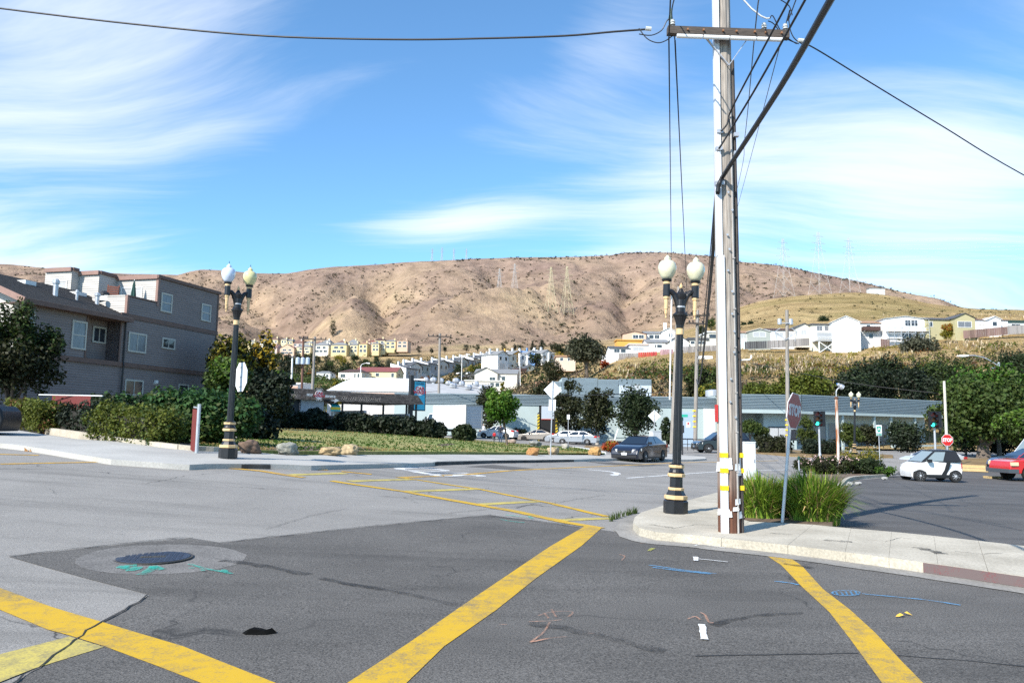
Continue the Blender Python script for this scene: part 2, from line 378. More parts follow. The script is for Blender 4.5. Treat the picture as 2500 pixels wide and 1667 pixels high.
def sheet(name, pts, dz, m, parent=None, res=0.9, kind=None, side=0.0):
    """flat patch that follows the ground; pts are ground (x, y) pairs; side > 0 gives it walls that deep"""
    bm = bmesh.new(); vs = [bm.verts.new((p[0], p[1], 0)) for p in pts]; f = bm.faces.new(vs)
    if f.normal.z < 0 or sum(pts[k][0] * pts[(k + 1) % len(pts)][1] - pts[(k + 1) % len(pts)][0] * pts[k][1] for k in range(len(pts))) < 0: f.normal_flip()
    bmesh.ops.triangulate(bm, faces=bm.faces[:])
    x0 = min(p[0] for p in pts); x1 = max(p[0] for p in pts); y0 = min(p[1] for p in pts); y1 = max(p[1] for p in pts)
    for ax, lo, hi in ((0, x0, x1), (1, y0, y1)):
        n = int((hi - lo) / res)
        for k in range(1, n + 1):
            co = [0, 0, 0]; co[ax] = lo + (hi - lo) * k / (n + 1); no = [0, 0, 0]; no[ax] = 1
            bmesh.ops.bisect_plane(bm, geom=bm.verts[:] + bm.edges[:] + bm.faces[:], plane_co=co, plane_no=no)
    if side:
        be = [e for e in bm.edges if e.is_boundary]
        r = bmesh.ops.extrude_edge_only(bm, edges=be); low = {v for v in r['geom'] if isinstance(v, bmesh.types.BMVert)}
    else: low = set()
    for v in bm.verts: v.co.z = gz(v.co.x, v.co.y) + dz - (side if v in low else 0)
    bmesh.ops.recalc_face_normals(bm, faces=bm.faces)
    up = [f for f in bm.faces if abs(f.normal.z) > .7]
    if up and sum(f.normal.z for f in up) < 0:
        for f in bm.faces: f.normal_flip()
    me = bpy.data.meshes.new(name); bm.to_mesh(me); bm.free(); me.materials.append(m)
    o = link(name, me, parent)
    if kind: o['kind'] = kind
    return o
def gp(*pp): return [tuple(G(a, b)[:2]) for a, b in pp]
def smoothline(pts, n=8):
    out = []
    for k in range(len(pts) - 1):
        p0 = V(pts[max(k - 1, 0)]); p1 = V(pts[k]); p2 = V(pts[k + 1]); p3 = V(pts[min(k + 2, len(pts) - 1)])
        for j in range(n):
            t = j / n
            out.append(0.5 * ((2 * p1) + (-p0 + p2) * t + (2 * p0 - 5 * p1 + 4 * p2 - p3) * t * t + (-p0 + 3 * p1 - 3 * p2 + p3) * t ** 3))
    return out + [V(pts[-1])]
def strip(name, line, w, dz, m, parent, jit=0.0, seg=0.35):
    """a painted line of width w along ground points"""
    ps = [V((p[0], p[1])) for p in line]; q = [ps[0]]
    for a, b in zip(ps, ps[1:]):
        n = max(1, int((b - a).length / seg))
        q += [a.lerp(b, (k + 1) / n) for k in range(n)]
    vs, fs = [], []
    for k, p in enumerate(q):
        d = (q[min(k + 1, len(q) - 1)] - q[max(k - 1, 0)]).normalized(); nn = V((-d.y, d.x))
        for sgn in (-1, 1):
            e = p + nn * sgn * (w / 2 + rnd.uniform(-jit, jit)); vs.append((e.x, e.y, gz(e.x, e.y) + dz))
    for k in range(len(q) - 1): fs.append((2 * k, 2 * k + 2, 2 * k + 3, 2 * k + 1))
    mb = MB().add(vs, fs); o = mb.build(name, m, parent)
    if o.data.polygons[0].normal.z < 0: o.data.flip_normals()
    return o

# base sheet: asphalt of the crossing, fine near the crossing, coarse further out
def axis(lo, hi, f0, f1, fine, coarse):
    a = list(np.arange(lo, f0, coarse)) + list(np.arange(f0, f1, fine)) + list(np.arange(f1, hi + 1, coarse)); return np.array(a)
def grid_mesh(name, xs, ys, zf, m):
    XX, YY = np.meshgrid(xs, ys); ZZ = zf(XX, YY); nx, ny = len(xs), len(ys)
    co = np.stack([XX, YY, ZZ], -1).reshape(-1, 3)
    i = np.arange(nx * ny).reshape(ny, nx); q = np.stack([i[:-1, :-1], i[:-1, 1:], i[1:, 1:], i[1:, :-1]], -1).reshape(-1, 4)
    me = bpy.data.meshes.new(name); me.from_pydata(co.tolist(), [], q.tolist()); me.materials.append(m)
    me.polygons.foreach_set('use_smooth', [True] * len(me.polygons)); return me
road = link('road', grid_mesh('road', axis(-300, 320, -40, 60, 1.0, 20), axis(-200, 118, -8, 112, 1.0, 16), gza, A_OLD)); road['kind'] = 'structure'

# far terrain, as a table of heights over bearing and distance -------------------------------------------------
HC = [-700, -300, 0, 150, 300, 450, 600, 700, 800, 900, 1000, 1200, 1400, 1500, 1650, 1740, 1800, 1870, 1950, 2100, 2200, 2300, 2400, 2500, 2700, 3200]
def col(tab): return np.interp(HC, [a for a, b in tab], [b for a, b in tab])
HY = [96, 114, 140, 200, 260, 340, 450, 560, 660]
HZ = [col([(0, -.7)]), col([(0, -.5)]), col([(0, 3), (1300, 2), (1450, 5), (1560, 8), (2500, 8.5)]),
      col([(0, 14), (800, 12), (1200, 9.5), (1400, 13), (1500, 20), (1650, 22), (1950, 22.5), (2100, 23), (2200, 25), (2300, 27.5), (2500, 29)]),
      col([(0, 22), (600, 18), (1000, 12.5), (1200, 13), (1400, 19), (1500, 28), (1650, 31), (1800, 36), (2100, 39), (2300, 41), (2500, 42)]),
      col([(0, 30), (600, 25), (1000, 19.5), (1100, 20), (1200, 24), (1400, 31), (1500, 37), (1650, 42), (1740, 46), (1800, 52), (1950, 58.6), (2100, 60), (2300, 56), (2500, 56)]),
      col([(0, 42), (600, 39), (1000, 36), (1200, 41), (1400, 46), (1500, 50), (1650, 57), (1740, 66), (1800, 75), (1870, 80), (1950, 83), (2100, 86), (2200, 84), (2300, 79), (2400, 76.5), (2500, 76)]),
      col([(0, 60), (600, 53), (1000, 56), (1200, 58), (1400, 61), (1500, 66), (1650, 74), (1740, 78), (1800, 80), (1950, 83), (2100, 84), (2300, 78), (2500, 72)]),
      col([(0, 82), (300, 80), (600, 70), (800, 69), (1000, 73), (1200, 75), (1400, 80), (1500, 86), (1650, 98), (1800, 104), (2100, 98), (2300, 80), (2500, 70)])]
SIL = [(-700, 600), (-300, 630), (0, 646), (64, 652), (130, 660), (276, 667), (361, 669), (410, 670), (440, 662), (468, 657), (530, 659), (600, 667), (680, 667), (744, 657), (808, 650), (914, 645), (957, 641),
       (1063, 636), (1222, 629), (1382, 627), (1488, 624), (1530, 617), (1637, 616), (1743, 625), (1807, 638), (1913, 648), (2020, 669), (2126, 690), (2232, 717), (2306, 733), (2400, 760), (2500, 775), (2700, 800), (3200, 830)]
YR = 1120.0
s_of = lambda px: ray(px, 1050).x
HS = np.array([s_of(p) for p in HC])
NS, S0, S1 = 620, s_of(-600), s_of(3000)
sg = np.linspace(S0, S1, NS)
yg = np.concatenate([np.arange(96, 660, 5.0), np.arange(660, YR, 6.5), [YR, YR + 12, YR + 60, YR + 200, YR + 500]]); NYG = len(yg)
HZ = np.array(HZ)
low = np.array([np.interp(sg, HS, HZ[k]) for k in range(len(HY))])
sil_s = np.array([s_of(a) for a, b in SIL]); sil_t = np.array([ray(a, b).z for a, b in SIL])
ridge = 1.65 + np.interp(sg, sil_s, sil_t) * YR
zt = np.zeros((NYG, NS))
for j in range(NYG):
    Y = yg[j]
    if Y <= 660:
        k = min(max(np.searchsorted(HY, Y) - 1, 0), len(HY) - 2); f = (Y - HY[k]) / (HY[k + 1] - HY[k]); zt[j] = low[k] * (1 - f) + low[k + 1] * f
    elif Y <= YR:
        f = (Y - 660) / (YR - 660); t0 = (low[-1] - 1.65) / 660; t1 = (ridge - 1.65) / YR
        g = 1 - (1 - f) ** 1.25
        zt[j] = 1.65 + (t0 + (t1 - t0) * g) * Y
    else: zt[j] = ridge - (Y - YR) * (0.02 if Y < YR + 20 else 0.12)
def blur(a, ky, ks):
    for ax, k in ((0, ky), (1, ks)):
        p = np.pad(a, [(k, k) if i == ax else (0, 0) for i in (0, 1)], mode='edge'); c = np.cumsum(np.insert(p, 0, 0, axis=ax), axis=ax)
        n = 2 * k + 1
        a = (c[n:] - c[:-n]) / n if ax == 0 else (c[:, n:] - c[:, :-n]) / n
    return a
ir = int(np.where(yg == YR)[0][0])
keep = zt[ir - 12:].copy()
sm = blur(blur(zt, 4, 5), 3, 4)
wgt = np.clip((YR - 20 - yg) / 70, 0, 1)[:, None]
zt = zt * (1 - wgt) + sm * wgt
# ravines and spurs: polylines on the photograph's hillside, (px, py, depth m, width m)
def on_hill(px, py):
    d = ray(px, py); j = np.interp(d.x, sg, np.arange(NS)); jj = int(round(j))
    h = 1.65 + d.z * yg - zt[:, min(max(jj, 0), NS - 1)]
    idx = np.where((h[:-1] >= 0) & (h[1:] < 0) & (yg[:-1] > 430))[0]
    y = yg[idx[0]] if len(idx) else 700.0
    return V((d.x * y, y))
RAV = [([(736, 800), (738, 765), (728, 735), (690, 722), (650, 700), (610, 685)], 30, 34), ([(735, 770), (760, 735), (800, 705), (850, 680), (900, 665)], 20, 30),
       ([(905, 805), (930, 775), (955, 740), (935, 705), (925, 680), (960, 655)], 24, 30), ([(955, 740), (1000, 712), (1060, 690)], 10, 22),
       ([(1105, 738), (1150, 712), (1190, 692), (1210, 655)], 15, 26), ([(1590, 790), (1565, 765), (1535, 730), (1520, 700), (1540, 660)], 26, 32),
       ([(1640, 780), (1680, 750), (1700, 700), (1690, 660)], 14, 30), ([(560, 760), (540, 730), (520, 700)], 16, 28), ([(640, 790), (600, 752), (560, 735)], 10, 20),
       ([(1330, 800), (1390, 760), (1420, 720), (1400, 680)], 9, 26), ([(1760, 730), (1800, 700), (1850, 680)], 10, 26),
       ([(840, 800), (860, 760), (880, 730)], -7, 26), ([(1020, 800), (1180, 760), (1320, 735), (1430, 700)], -13, 34), ([(640, 740), (680, 755), (715, 790)], -10, 24), ([(1480, 790), (1500, 740), (1480, 690)], -9, 34), ([(1660, 690), (1640, 740), (1650, 790)], -9, 34)]
XG = sg[None, :] * yg[:, None]; YG = np.repeat(yg[:, None], NS, 1)
for pts, dep, wid in RAV:
    q = [on_hill(a, b) for a, b in pts]; best = np.full(XG.shape, 1e9)
    for a, b in zip(q, q[1:]):
        ab = b - a; l2 = max(ab.length_squared, 1e-6); tt = np.clip(((XG - a.x) * ab.x + (YG - a.y) * ab.y) / l2, 0, 1)
        best = np.minimum(best, np.hypot(XG - a.x - ab.x * tt, YG - a.y - ab.y * tt))
    fade = np.clip((YG - 600) / 60, 0, 1) * np.clip((YR - 10 - YG) / 60, 0, 1)
    zt -= 1.35 * dep * np.exp(-np.abs(best / wid) ** 1.3) * fade
# smaller gullies and lumps
rng = np.random.RandomState(3)
def fbm(X, Y, sc0, octv, ridged=False, seed=0):
    out = np.zeros(X.shape); amp = 1.0; tot = 0
    r = np.random.RandomState(seed)
    for o in range(octv):
        n = 256; tab = r.rand(n, n); fx = X / sc0; fy = Y / sc0; ix = np.floor(fx).astype(int); iy = np.floor(fy).astype(int); ux = fx - ix; uy = fy - iy
        ux = ux * ux * (3 - 2 * ux); uy = uy * uy * (3 - 2 * uy)
        g = lambda a, b: tab[a % n, b % n]
        v = (g(ix, iy) * (1 - ux) + g(ix + 1, iy) * ux) * (1 - uy) + (g(ix, iy + 1) * (1 - ux) + g(ix + 1, iy + 1) * ux) * uy
        if ridged: v = 1 - abs(2 * v - 1)
        out += amp * v; tot += amp; amp *= 0.5; sc0 /= 2.03
    return out / tot
hf = np.clip((YG - 560) / 120, 0, 1) * np.clip((YR - YG) / 70, 0.05, 1)
zt += (fbm(XG + YG * 0.25, YG * 0.55, 95, 5, True, 5) - 0.55) * -24 * hf + (fbm(XG, YG, 24, 3, False, 8) - 0.5) * 8 * hf
zt += (fbm(XG, YG, 30, 4, False, 9) - 0.5) * 1.6 * np.clip((YG - 120) / 80, 0, 1)
def tz(x, y):
    if y < 97: return gz(x, y)
    s = x / y; fs = (s - S0) / (S1 - S0) * (NS - 1); i = int(min(max(fs, 0), NS - 2)); fs -= i
    j = int(min(max(np.searchsorted(yg, y) - 1, 0), NYG - 2)); fy = (y - yg[j]) / (yg[j + 1] - yg[j])
    return float((zt[j, i] * (1 - fs) + zt[j, i + 1] * fs) * (1 - fy) + (zt[j + 1, i] * (1 - fs) + zt[j + 1, i + 1] * fs) * fy)
def T(px, Y, dz=0.0):
    """terrain point in the direction of photo column px at distance Y"""
    x = ray(px, 900).x * Y; return V((x, Y, tz(x, Y) + dz))
def TP(px, py, y0=100.0):
    """first hit of the sight line with the far terrain"""
    d = ray(px, py); y = y0
    while y < YR:
        if CAM.z + d.z * y < tz(d.x * y, y): break
        y *= 1.006
    return V((d.x * y, y, tz(d.x * y, y)))
def hill_mat(t, b, pos):
    L = t.links.new
    sp = nd(t, 'ShaderNodeSeparateXYZ'); L(pos, sp.inputs[0])
    n1 = nd(t, 'ShaderNodeTexNoise', i_Scale=0.008, i_Detail=8.0, i_Roughness=0.62); L(pos, n1.inputs['Vector'])
    n2 = nd(t, 'ShaderNodeTexNoise', i_Scale=0.05, i_Detail=9.0, i_Roughness=0.7); L(pos, n2.inputs['Vector'])
    n3 = nd(t, 'ShaderNodeTexNoise', i_Scale=0.22, i_Detail=6.0, i_Roughness=0.75); L(pos, n3.inputs['Vector'])
    r1 = ramp(t, [(0.28, (0.21, 0.145, 0.115)), (0.45, (0.31, 0.222, 0.16)), (0.58, (0.40, 0.29, 0.19)), (0.75, (0.42, 0.32, 0.19))]); L(n1.outputs['Fac'], r1.inputs[0])
    # the nearer spur is golden, the far slope mauve-brown
    dist = nd(t, 'ShaderNodeMapRange', interpolation_type='SMOOTHSTEP'); L(sp.outputs[1], dist.inputs[0]); dist.inputs[1].default_value = 470; dist.inputs[2].default_value = 640
    gold = ramp(t, [(0.3, (0.37, 0.255, 0.125)), (0.7, (0.49, 0.365, 0.19))]); L(n2.outputs['Fac'], gold.inputs[0])
    m1 = nd(t, 'ShaderNodeMix', data_type='RGBA'); L(dist.outputs[0], m1.inputs[0]); L(gold.outputs[0], m1.inputs[6]); L(r1.outputs[0], m1.inputs[7])
    hi = nd(t, 'ShaderNodeMapRange'); L(sp.outputs[2], hi.inputs[0]); hi.inputs[1].default_value = 110; hi.inputs[2].default_value = 230
    m2 = nd(t, 'ShaderNodeMix', data_type='RGBA'); L(mathn(t, 'MULTIPLY', hi.outputs[0], 0.5), m2.inputs[0]); L(m1.outputs[2], m2.inputs[6]); m2.inputs[7].default_value = (0.27, 0.195, 0.165, 1)
    r2 = ramp(t, [(0.3, 0.6), (0.7, 1.28)]); L(n2.outputs['Fac'], r2.inputs[0])
    m3 = nd(t, 'ShaderNodeMix', data_type='RGBA', blend_type='MULTIPLY'); m3.inputs[0].default_value = 1; L(m2.outputs[2], m3.inputs[6]); L(r2.outputs[0], m3.inputs[7])
    # low scrub: dark flecks in patches
    fl = ramp(t, [(0.55, 0.0), (0.66, 1.0)]); L(n3.outputs['Fac'], fl.inputs[0])
    pm = ramp(t, [(0.5, 0.0), (0.66, 0.9)]); L(n2.outputs['Fac'], pm.inputs[0])
    m4 = nd(t, 'ShaderNodeMix', data_type='RGBA'); L(mathn(t, 'MULTIPLY', fl.outputs[0], pm.outputs[0]), m4.inputs[0]); L(m3.outputs[2], m4.inputs[6]); m4.inputs[7].default_value = (0.10, 0.085, 0.055, 1)
    # olive grass low on the slope
    gr = nd(t, 'ShaderNodeMapRange'); L(sp.outputs[2], gr.inputs[0]); gr.inputs[1].default_value = 95; gr.inputs[2].default_value = 55
    g2 = ramp(t, [(0.5, 0.0), (0.62, 0.4)]); L(n1.outputs['Fac'], g2.inputs[0])
    m5 = nd(t, 'ShaderNodeMix', data_type='RGBA'); L(mathn(t, 'MULTIPLY', gr.outputs[0], g2.outputs[0]), m5.inputs[0]); L(m4.outputs[2], m5.inputs[6]); m5.inputs[7].default_value = (0.22, 0.20, 0.07, 1)
    L(m5.outputs[2], b.inputs['Base Color']); b.inputs['Roughness'].default_value = 1.0; b.inputs['Specular IOR Level'].default_value = 0.0
    bp = nd(t, 'ShaderNodeBump', i_Strength=1.0, i_Distance=7.0); L(n2.outputs['Fac'], bp.inputs['Height']); L(bp.outputs[0], b.inputs['Normal'])
HILL = world_noise_mat('dry hillside grass', hill_mat)
co = np.stack([XG, YG, zt], -1).reshape(-1, 3); ii = np.arange(NYG * NS).reshape(NYG, NS)
qq = np.stack([ii[:-1, :-1], ii[:-1, 1:], ii[1:, 1:], ii[1:, :-1]], -1).reshape(-1, 4)
me = bpy.data.meshes.new('hills'); me.from_pydata(co.tolist(), [], qq.tolist()); me.materials.append(HILL)
me.polygons.foreach_set('use_smooth', [True] * len(me.polygons))
hills = link('hills', me); hills['kind'] = 'structure'
# plain running on to the horizon all round, just under everything
MB().add([(-5000, -5000, -3), (5000, -5000, -3), (5000, 5000, -3), (-5000, 5000, -3)], [(0, 1, 2, 3)]).build('ground', SOIL)['kind'] = 'structure'
# ------------------------------------------------------------------ street surfaces and markings
def gpd(dz, *pp): return [tuple(G(a, b, dz)[:2]) for a, b in pp]
def shrink(pts, d):
    c = V((sum(p[0] for p in pts) / len(pts), sum(p[1] for p in pts) / len(pts)))
    return [tuple(V(p) + (c - V(p)).normalized() * d) for p in pts]
z4 = lambda *pp: gp(*[(x / 1.568, 1050 + y / 1.568) for x, y in pp])
z5 = lambda *pp: gp(*[(1300 + x / 1.96, 1250 + y / 1.96) for x, y in pp])
z8 = lambda *pp: gp(*[(700 + x / 2.94, 1110 + y / 2.94) for x, y in pp])
sheet('asphalt_patch', gp((22,1359),(217,1337),(465,1313),(542,1325),(893,1286),(1199,1257),(1330,1276),(1460,1292),(1569,1308),(1688,1328),(1807,1346),(1914,1356),(2150,1385),(2500,1427),(2650,1450)) + [(15.5, 2.6), (15, -6), (-2, -6)] + gp((20,1760),(-20,1720),(38,1667),(150,1589),(240,1520),(367,1452)), .004, A_NEW, road)
sheet('asphalt_patch', gp((1135,1139),(1203,1134),(1305,1144),(1258,1147)), .004, A_NEW, road)
sheet('asphalt_patch', gp((1425,1126),(1545,1131),(1640,1136),(1560,1138),(1480,1133)), .004, A_NEW, road)
SEAM = mat('black seam filler', (0.02, 0.02, 0.02), 0.8)
def jag(line, a=0.012, seg=.12):
    out = []
    for p, q in zip(line, line[1:]):
        p, q = V(p), V(q); n = max(2, int((q - p).length / seg))
        out += [p.lerp(q, k / n) + V((rnd.uniform(-a, a), rnd.uniform(-a, a))) for k in range(n)]
    return out + [V(line[-1])]
for ln, w in ((z4((35,485),(340,450),(690,413)), .022), (z4((690,413),(740,414)), .012), (z4((850,432),(1400,370),(1700,342),(1880,325)), .02), (z4((575,632),(480,690),(385,737),(235,845),(60,967),(0,1010)), .014),
              (z4((1020,380),(1180,330),(1330,300)), .008), (z8((1160,420),(1900,350),(2280,290)), .012), (z8((1640,385),(1790,350),(1690,370),(1640,385)), .01), (z8((1270,265),(1380,255),(1450,238)), .01)):
    strip('asphalt_crack', jag(ln, .02), w, .013, SEAM, road, jit=w * .3, seg=9)
# worn streaks: the long tar line low on the right
strip('tar_line', jag(z5((780,690),(1200,683),(1560,678)), .006), .02, .007, SEAM, road, jit=.006, seg=9)
strip('tar_line', jag(z5((1745,688),(2100,715),(2352,740)), .006), .018, .007, SEAM, road, jit=.006, seg=9)
for ln, w in ((z4((1230,568),(1400,602),(1560,630),(1755,676)), .10), (z5((-20,535),(200,570),(420,620),(640,672)), .13), (z4((850,500),(1000,520),(1180,555)), .14), (z4((1880,330),(2060,350),(2220,372)), .16), (z5((860,545),(1060,500),(1300,488)), .08), (z5((1200,250),(1290,262),(1330,270)), .1)):
    strip('oil_stain', smoothline(ln, 4), w, .0125, STAIN, road, w * .25, .1)
# yellow crosswalk of the near street
sheet('crosswalk_line', z4((1250,1030),(1335,967),(1560,820),(1760,680),(1960,545),(2100,450),(2240,368),(2305,374),(2225,445),(2050,570),(1900,690),(1700,830),(1560,967),(1500,1030)), .009, PY, road)
sheet('crosswalk_line', z5((1110,203),(1190,255),(1290,360),(1420,480),(1520,610),(1600,720),(1670,817),(1740,910),(1950,910),(1865,817),(1760,710),(1640,580),(1520,470),(1390,370),(1290,260),(1215,208)), .009, PY, road)
sheet('crosswalk_line', z4((-120,570),(0,606),(200,680),(385,735),(700,830),(1045,967),(1200,1035),(920,1035),(760,967),(600,905),(400,830),(265,788),(180,765),(0,690),(-120,655)), .009, PY, road)
sheet('crosswalk_line', z4((-100,895),(0,860),(265,792),(398,832),(130,915),(0,967),(-100,1010)), .0075, PY2, road)
# ladder crosswalk over the main street
LL = [(462,1135),(640,1150),(700,1160),(742,1166),(809,1174),(989,1200),(1159,1231),(1261,1249),(1380,1275),(1469,1290)]
strip('crosswalk_line', gp(*LL[:4]), .22, .009, PO, road, .015)
strip('crosswalk_line', gp(*LL[4:]), .22, .009, PY, road, .015)
strip('crosswalk_line', gp((700,1144),(799,1147)), .2, .009, PO, road, .02)
strip('crosswalk_line', gp((834,1151),(907,1158)), .2, .009, PO, road, .02)
strip('crosswalk_line', gp((972,1165),(1016,1171),(1176,1195),(1346,1229),(1482,1261)), .17, .009, PY, road, .015)
for a, b in (((853,1175),(1006,1170)), ((996,1200),(1173,1193)), ((1159,1232),(1312,1224)), ((1363,1270),(1492,1265)), ((700,1160),(843,1155))):
    strip('crosswalk_bar', gp(a, b), .27, .0065, PY2, road, .02)
strip('centre_line', smoothline(gp((972,1166),(1142,1158),(1244,1149),(1380,1142),(1500,1137),(1641,1130),(1764,1127),(1900,1124))), .2, .0065, PO, road, .01)
strip('centre_line', gp((0,1133),(109,1130.5),(272,1127.5),(360,1128.5)), .16, .0065, PO, road, .01)
strip('centre_line', gp((-60,1108),(0,1109),(95,1111.5)), .16, .0065, PO, road, .01)
strip('lane_line', gp((1529,1167),(1640,1159),(1755,1151),(1850,1148),(1923,1146)), .14, .0065, PW, road, .006)
strip('lane_line', gp((1931,1135),(1969,1142)), .12, .0065, PW, road, .006)
strip('lane_line', gp((2180,1158),(2215,1163)), .12, .0065, PW, road, .006)
# turn arrow
strip('turn_arrow', smoothline(gp((1437,1146.5),(1470,1149),(1500,1153),(1508,1157))), .28, .0065, PW, road, .01)
sheet('turn_arrow', gp((1486,1158),(1512,1156),(1509,1161),(1498,1161.5)), .0065, PW, road)
def text_mesh(body, size, extrude=0.0, bold=0.0):
    cu = bpy.data.curves.new('text', 'FONT'); cu.body = body; cu.size = size; cu.align_x = 'CENTER'; cu.align_y = 'CENTER'; cu.extrude = extrude; cu.offset = bold
    cu.resolution_u = 3
    o = bpy.data.objects.new('text', cu); C.objects.link(o); dg = bpy.context.evaluated_depsgraph_get()
    me = bpy.data.meshes.new_from_object(o.evaluated_get(dg)); bpy.data.objects.remove(o); return me
def road_text(body, cx, cy, ax, ay, size, sx, sy, m):
    """lettering on the road: (ax, ay) is the reading direction"""
    me = text_mesh(body, size, bold=.02 * size); c = V((cx, cy)); a = V((ax, ay)).normalized(); b = V((-a.y, a.x))
    bm = bmesh.new(); bm.from_mesh(me); bmesh.ops.triangulate(bm, faces=bm.faces[:])
    for v in bm.verts:
        p = c + a * v.co.x * sx + b * v.co.y * sy; v.co = (p.x, p.y, gz(p.x, p.y) + .0065)
    bm.to_mesh(me); bm.free(); me.materials.clear(); me.materials.append(m); return link('road_lettering', me, road)
pc = G(1058, 1149.5); road_text('STOP', pc.x, pc.y, -0.72, 0.62, 1.3, 0.95, 2.3, PW)
# survey marks
def marks(m, w, *lines):
    for ln in lines: strip('paint_mark', smoothline(gp(*ln), 4), w, .0155, m, road, w * .14, .06)
zm = lambda x, y: (240 + x / 6.19, 1300 + y / 6.19)
marks(PT, .10, [zm(345,555), zm(420,520), zm(580,510)], [zm(420,580), zm(520,575), zm(590,530)], [zm(380,545), zm(470,560)], [zm(625,655), zm(740,600), zm(850,520)], [zm(840,540), zm(900,560), zm(970,575)], [zm(820,520), zm(890,540)])
marks(PT, .05, [zm(1380,490), zm(1560,545), zm(1750,585), zm(1900,610), zm(2010,640)], [zm(1880,575), zm(1940,610), zm(1900,625)], [zm(1370,555), zm(1450,545)], [zm(1560,560), zm(1580,595)])
marks(PT, .07, [(1233,1258), (1262,1261), (1303,1266)], [(1222,1269), (1250,1274), (1280,1277)], [(1290,1261), (1300,1268)])
zn = lambda x, y: (1540 + x / 5.6, 1320 + y / 5.6)
marks(PB, .035, [zn(245,343), zn(600,395), zn(900,435), zn(1170,462)], [(1891,1421), (1926,1425), (1950,1430)], [(2105,1452), (2180,1459), (2260,1467), (2345,1480)])
marks(PB, .05, [zn(300,375), zn(700,425), zn(1100,468)])
marks(PW, .03, [zn(920,258), zn(1100,275), zn(1330,300)], [zn(870,235), zn(905,260), zn(890,285)], [zn(870,78), zn(975,64), zn(1290,106)])
marks(PW, .06, [zn(885,230), zn(895,285)], [(1713,1527), (1716,1545), (1721,1564)])
marks(PB, .02, *[[(2066 + 34 * math.cos(a), 1450 + 6.5 * math.sin(a)) for a in [k * .5 + .2 for k in range(13)]]] + [[(2040 + k * 12, 1446), (2046 + k * 12, 1455)] for k in range(5)])
zr = lambda x, y: (x / 1.568, 1050 + y / 1.568)
marks(PR, .02, [zr(2025,738), zr(2110,735), zr(2150,730)], [zr(2060,715), zr(2115,700), zr(2190,700), zr(2175,720)], [zr(2110,690), zr(2130,720)], [zr(2085,705), zr(2100,725)], [zr(2105,740), zr(2080,780), zr(2030,818)], [zr(2030,818), zr(2100,803), zr(2170,796)], [zr(2250,783), zr(2275,783)], [zr(1910,748), zr(1940,750)],
      [(1680,1514), (1697,1508), (1710,1516)], [(1710,1498), (1722,1505), (1730,1521), (1742,1524)], [(1512,1355), (1525,1360), (1518,1370)], [zn(125,42), zn(185,45)], [zn(690,68), zn(790,80)])
marks(PL, .06, [zn(245,150), zn(310,110)])
# manhole in its concrete collar
mc = G(375, 1362)
def disc(name, c, r, dz, m, parent, n=40, jit=0, e=1.0, rz=0):
    pts = []
    for k in range(n):
        a = 2 * math.pi * k / n; q = r * (1 + rnd.uniform(-jit, jit)); x, y = q * math.cos(a) * e, q * math.sin(a)
        pts.append((c.x + x * math.cos(rz) - y * math.sin(rz), c.y + x * math.sin(rz) + y * math.cos(rz)))
    return sheet(name, pts, dz, m, parent)
COLLAR = speckle('asphalt collar round the manhole', (0.13, 0.123, 0.115), (0.19, 0.18, 0.168), 2.5, 60, 0.5)
disc('manhole_collar', mc + V((.12, 0, 0)), .86, .0065, COLLAR, road, 72, .02, 1.05)
IRON = mat('dark blue-grey cast iron', (0.05, 0.058, 0.09), 0.38, var=.3, scale=20, metal=.6)
mh = thing('manhole_cover', 'round dark iron manhole cover in the road between teal spray marks', 'manhole', mc)
mb = MB(); mb.lathe([(.425, 0), (.425, .012), (.40, .012), (.40, .004)], 40); mb.build('frame', mat('rusty iron frame', (.09, .08, .07), .6, metal=.5), mh)
mb = MB(); mb.lathe([(.395, 0), (.395, .0155), (.385, .0175)], 40)
for i in range(-6, 7):
    for j in range(-6, 7):
        if math.hypot(i, j) * .06 < .35 and (abs(i) > 2 or abs(j) > 1): mb.box(i * .058 - .02, i * .058 + .02, j * .058 - .02, j * .058 + .02, .017, .0205)
mb.build('lid', IRON, mh)
mb = MB(); mb.box(-.14, .13, -.055, .05, .017, .0215); 
for k in range(9): mb.box(-.12 + k * .028, -.105 + k * .028, -.04 + .02 * (k % 3), .0 + .02 * (k % 2), .0215, .026)
mb.build('maker_plate', mat('worn bronze iron lettering', (.12, .10, .075), .45, metal=.7, var=.5, scale=40), mh)
mh.rotation_euler.z = .3

# pavements ---------------------------------------------------------------------------------------------------------
side = link('sidewalk', bpy.data.meshes.new('sidewalk')); side['kind'] = 'structure'
OUT = [(1761,1313),(1923,1330),(2063,1347),(2170,1361),(2290,1377),(2412,1394),(2680,1432)]
INN = [(1830,1272),(1985,1280),(2078,1289),(2177,1297),(2280,1307),(2388,1319),(2680,1352)]
sheet('slab', shrink(gpd(.13, (1870,1192),(1760,1199),(1682,1220),(1617,1234),(1565,1250),(1549,1262),(1545,1275),(1560,1288),(1600,1298),(1660,1303),(1705,1307),(1761,1313),(1800,1291),(1830,1272),(1815,1268),(1830,1240)), .006), .13, CONC, side, .6, side=.2)
og, ig = ([V(p) for p in gpd(.13, *q)] for q in (OUT, INN))
for q in (og, ig):
    for _ in range(5): q.append(q[-1] + (q[6] - q[5]).normalized() * 1.7)
for k in range(11):
    sheet('slab', shrink([tuple(p) for p in (og[k], og[k + 1], ig[k + 1], ig[k])], .007), .13, CONC, side, .6, side=.2)
KL = [(1870,1192),(1760,1199),(1682,1220),(1617,1234),(1565,1250),(1549,1262),(1545,1275),(1560,1288),(1600,1298),(1660,1303),(1705,1307)] + OUT
kl = [V(p) for p in gpd(.13, *KL)] + og[7:]
strip('gutter', smoothline([p - V((.06, .12)) for p in kl], 3), .5, .0115, GUTC, side, .02)
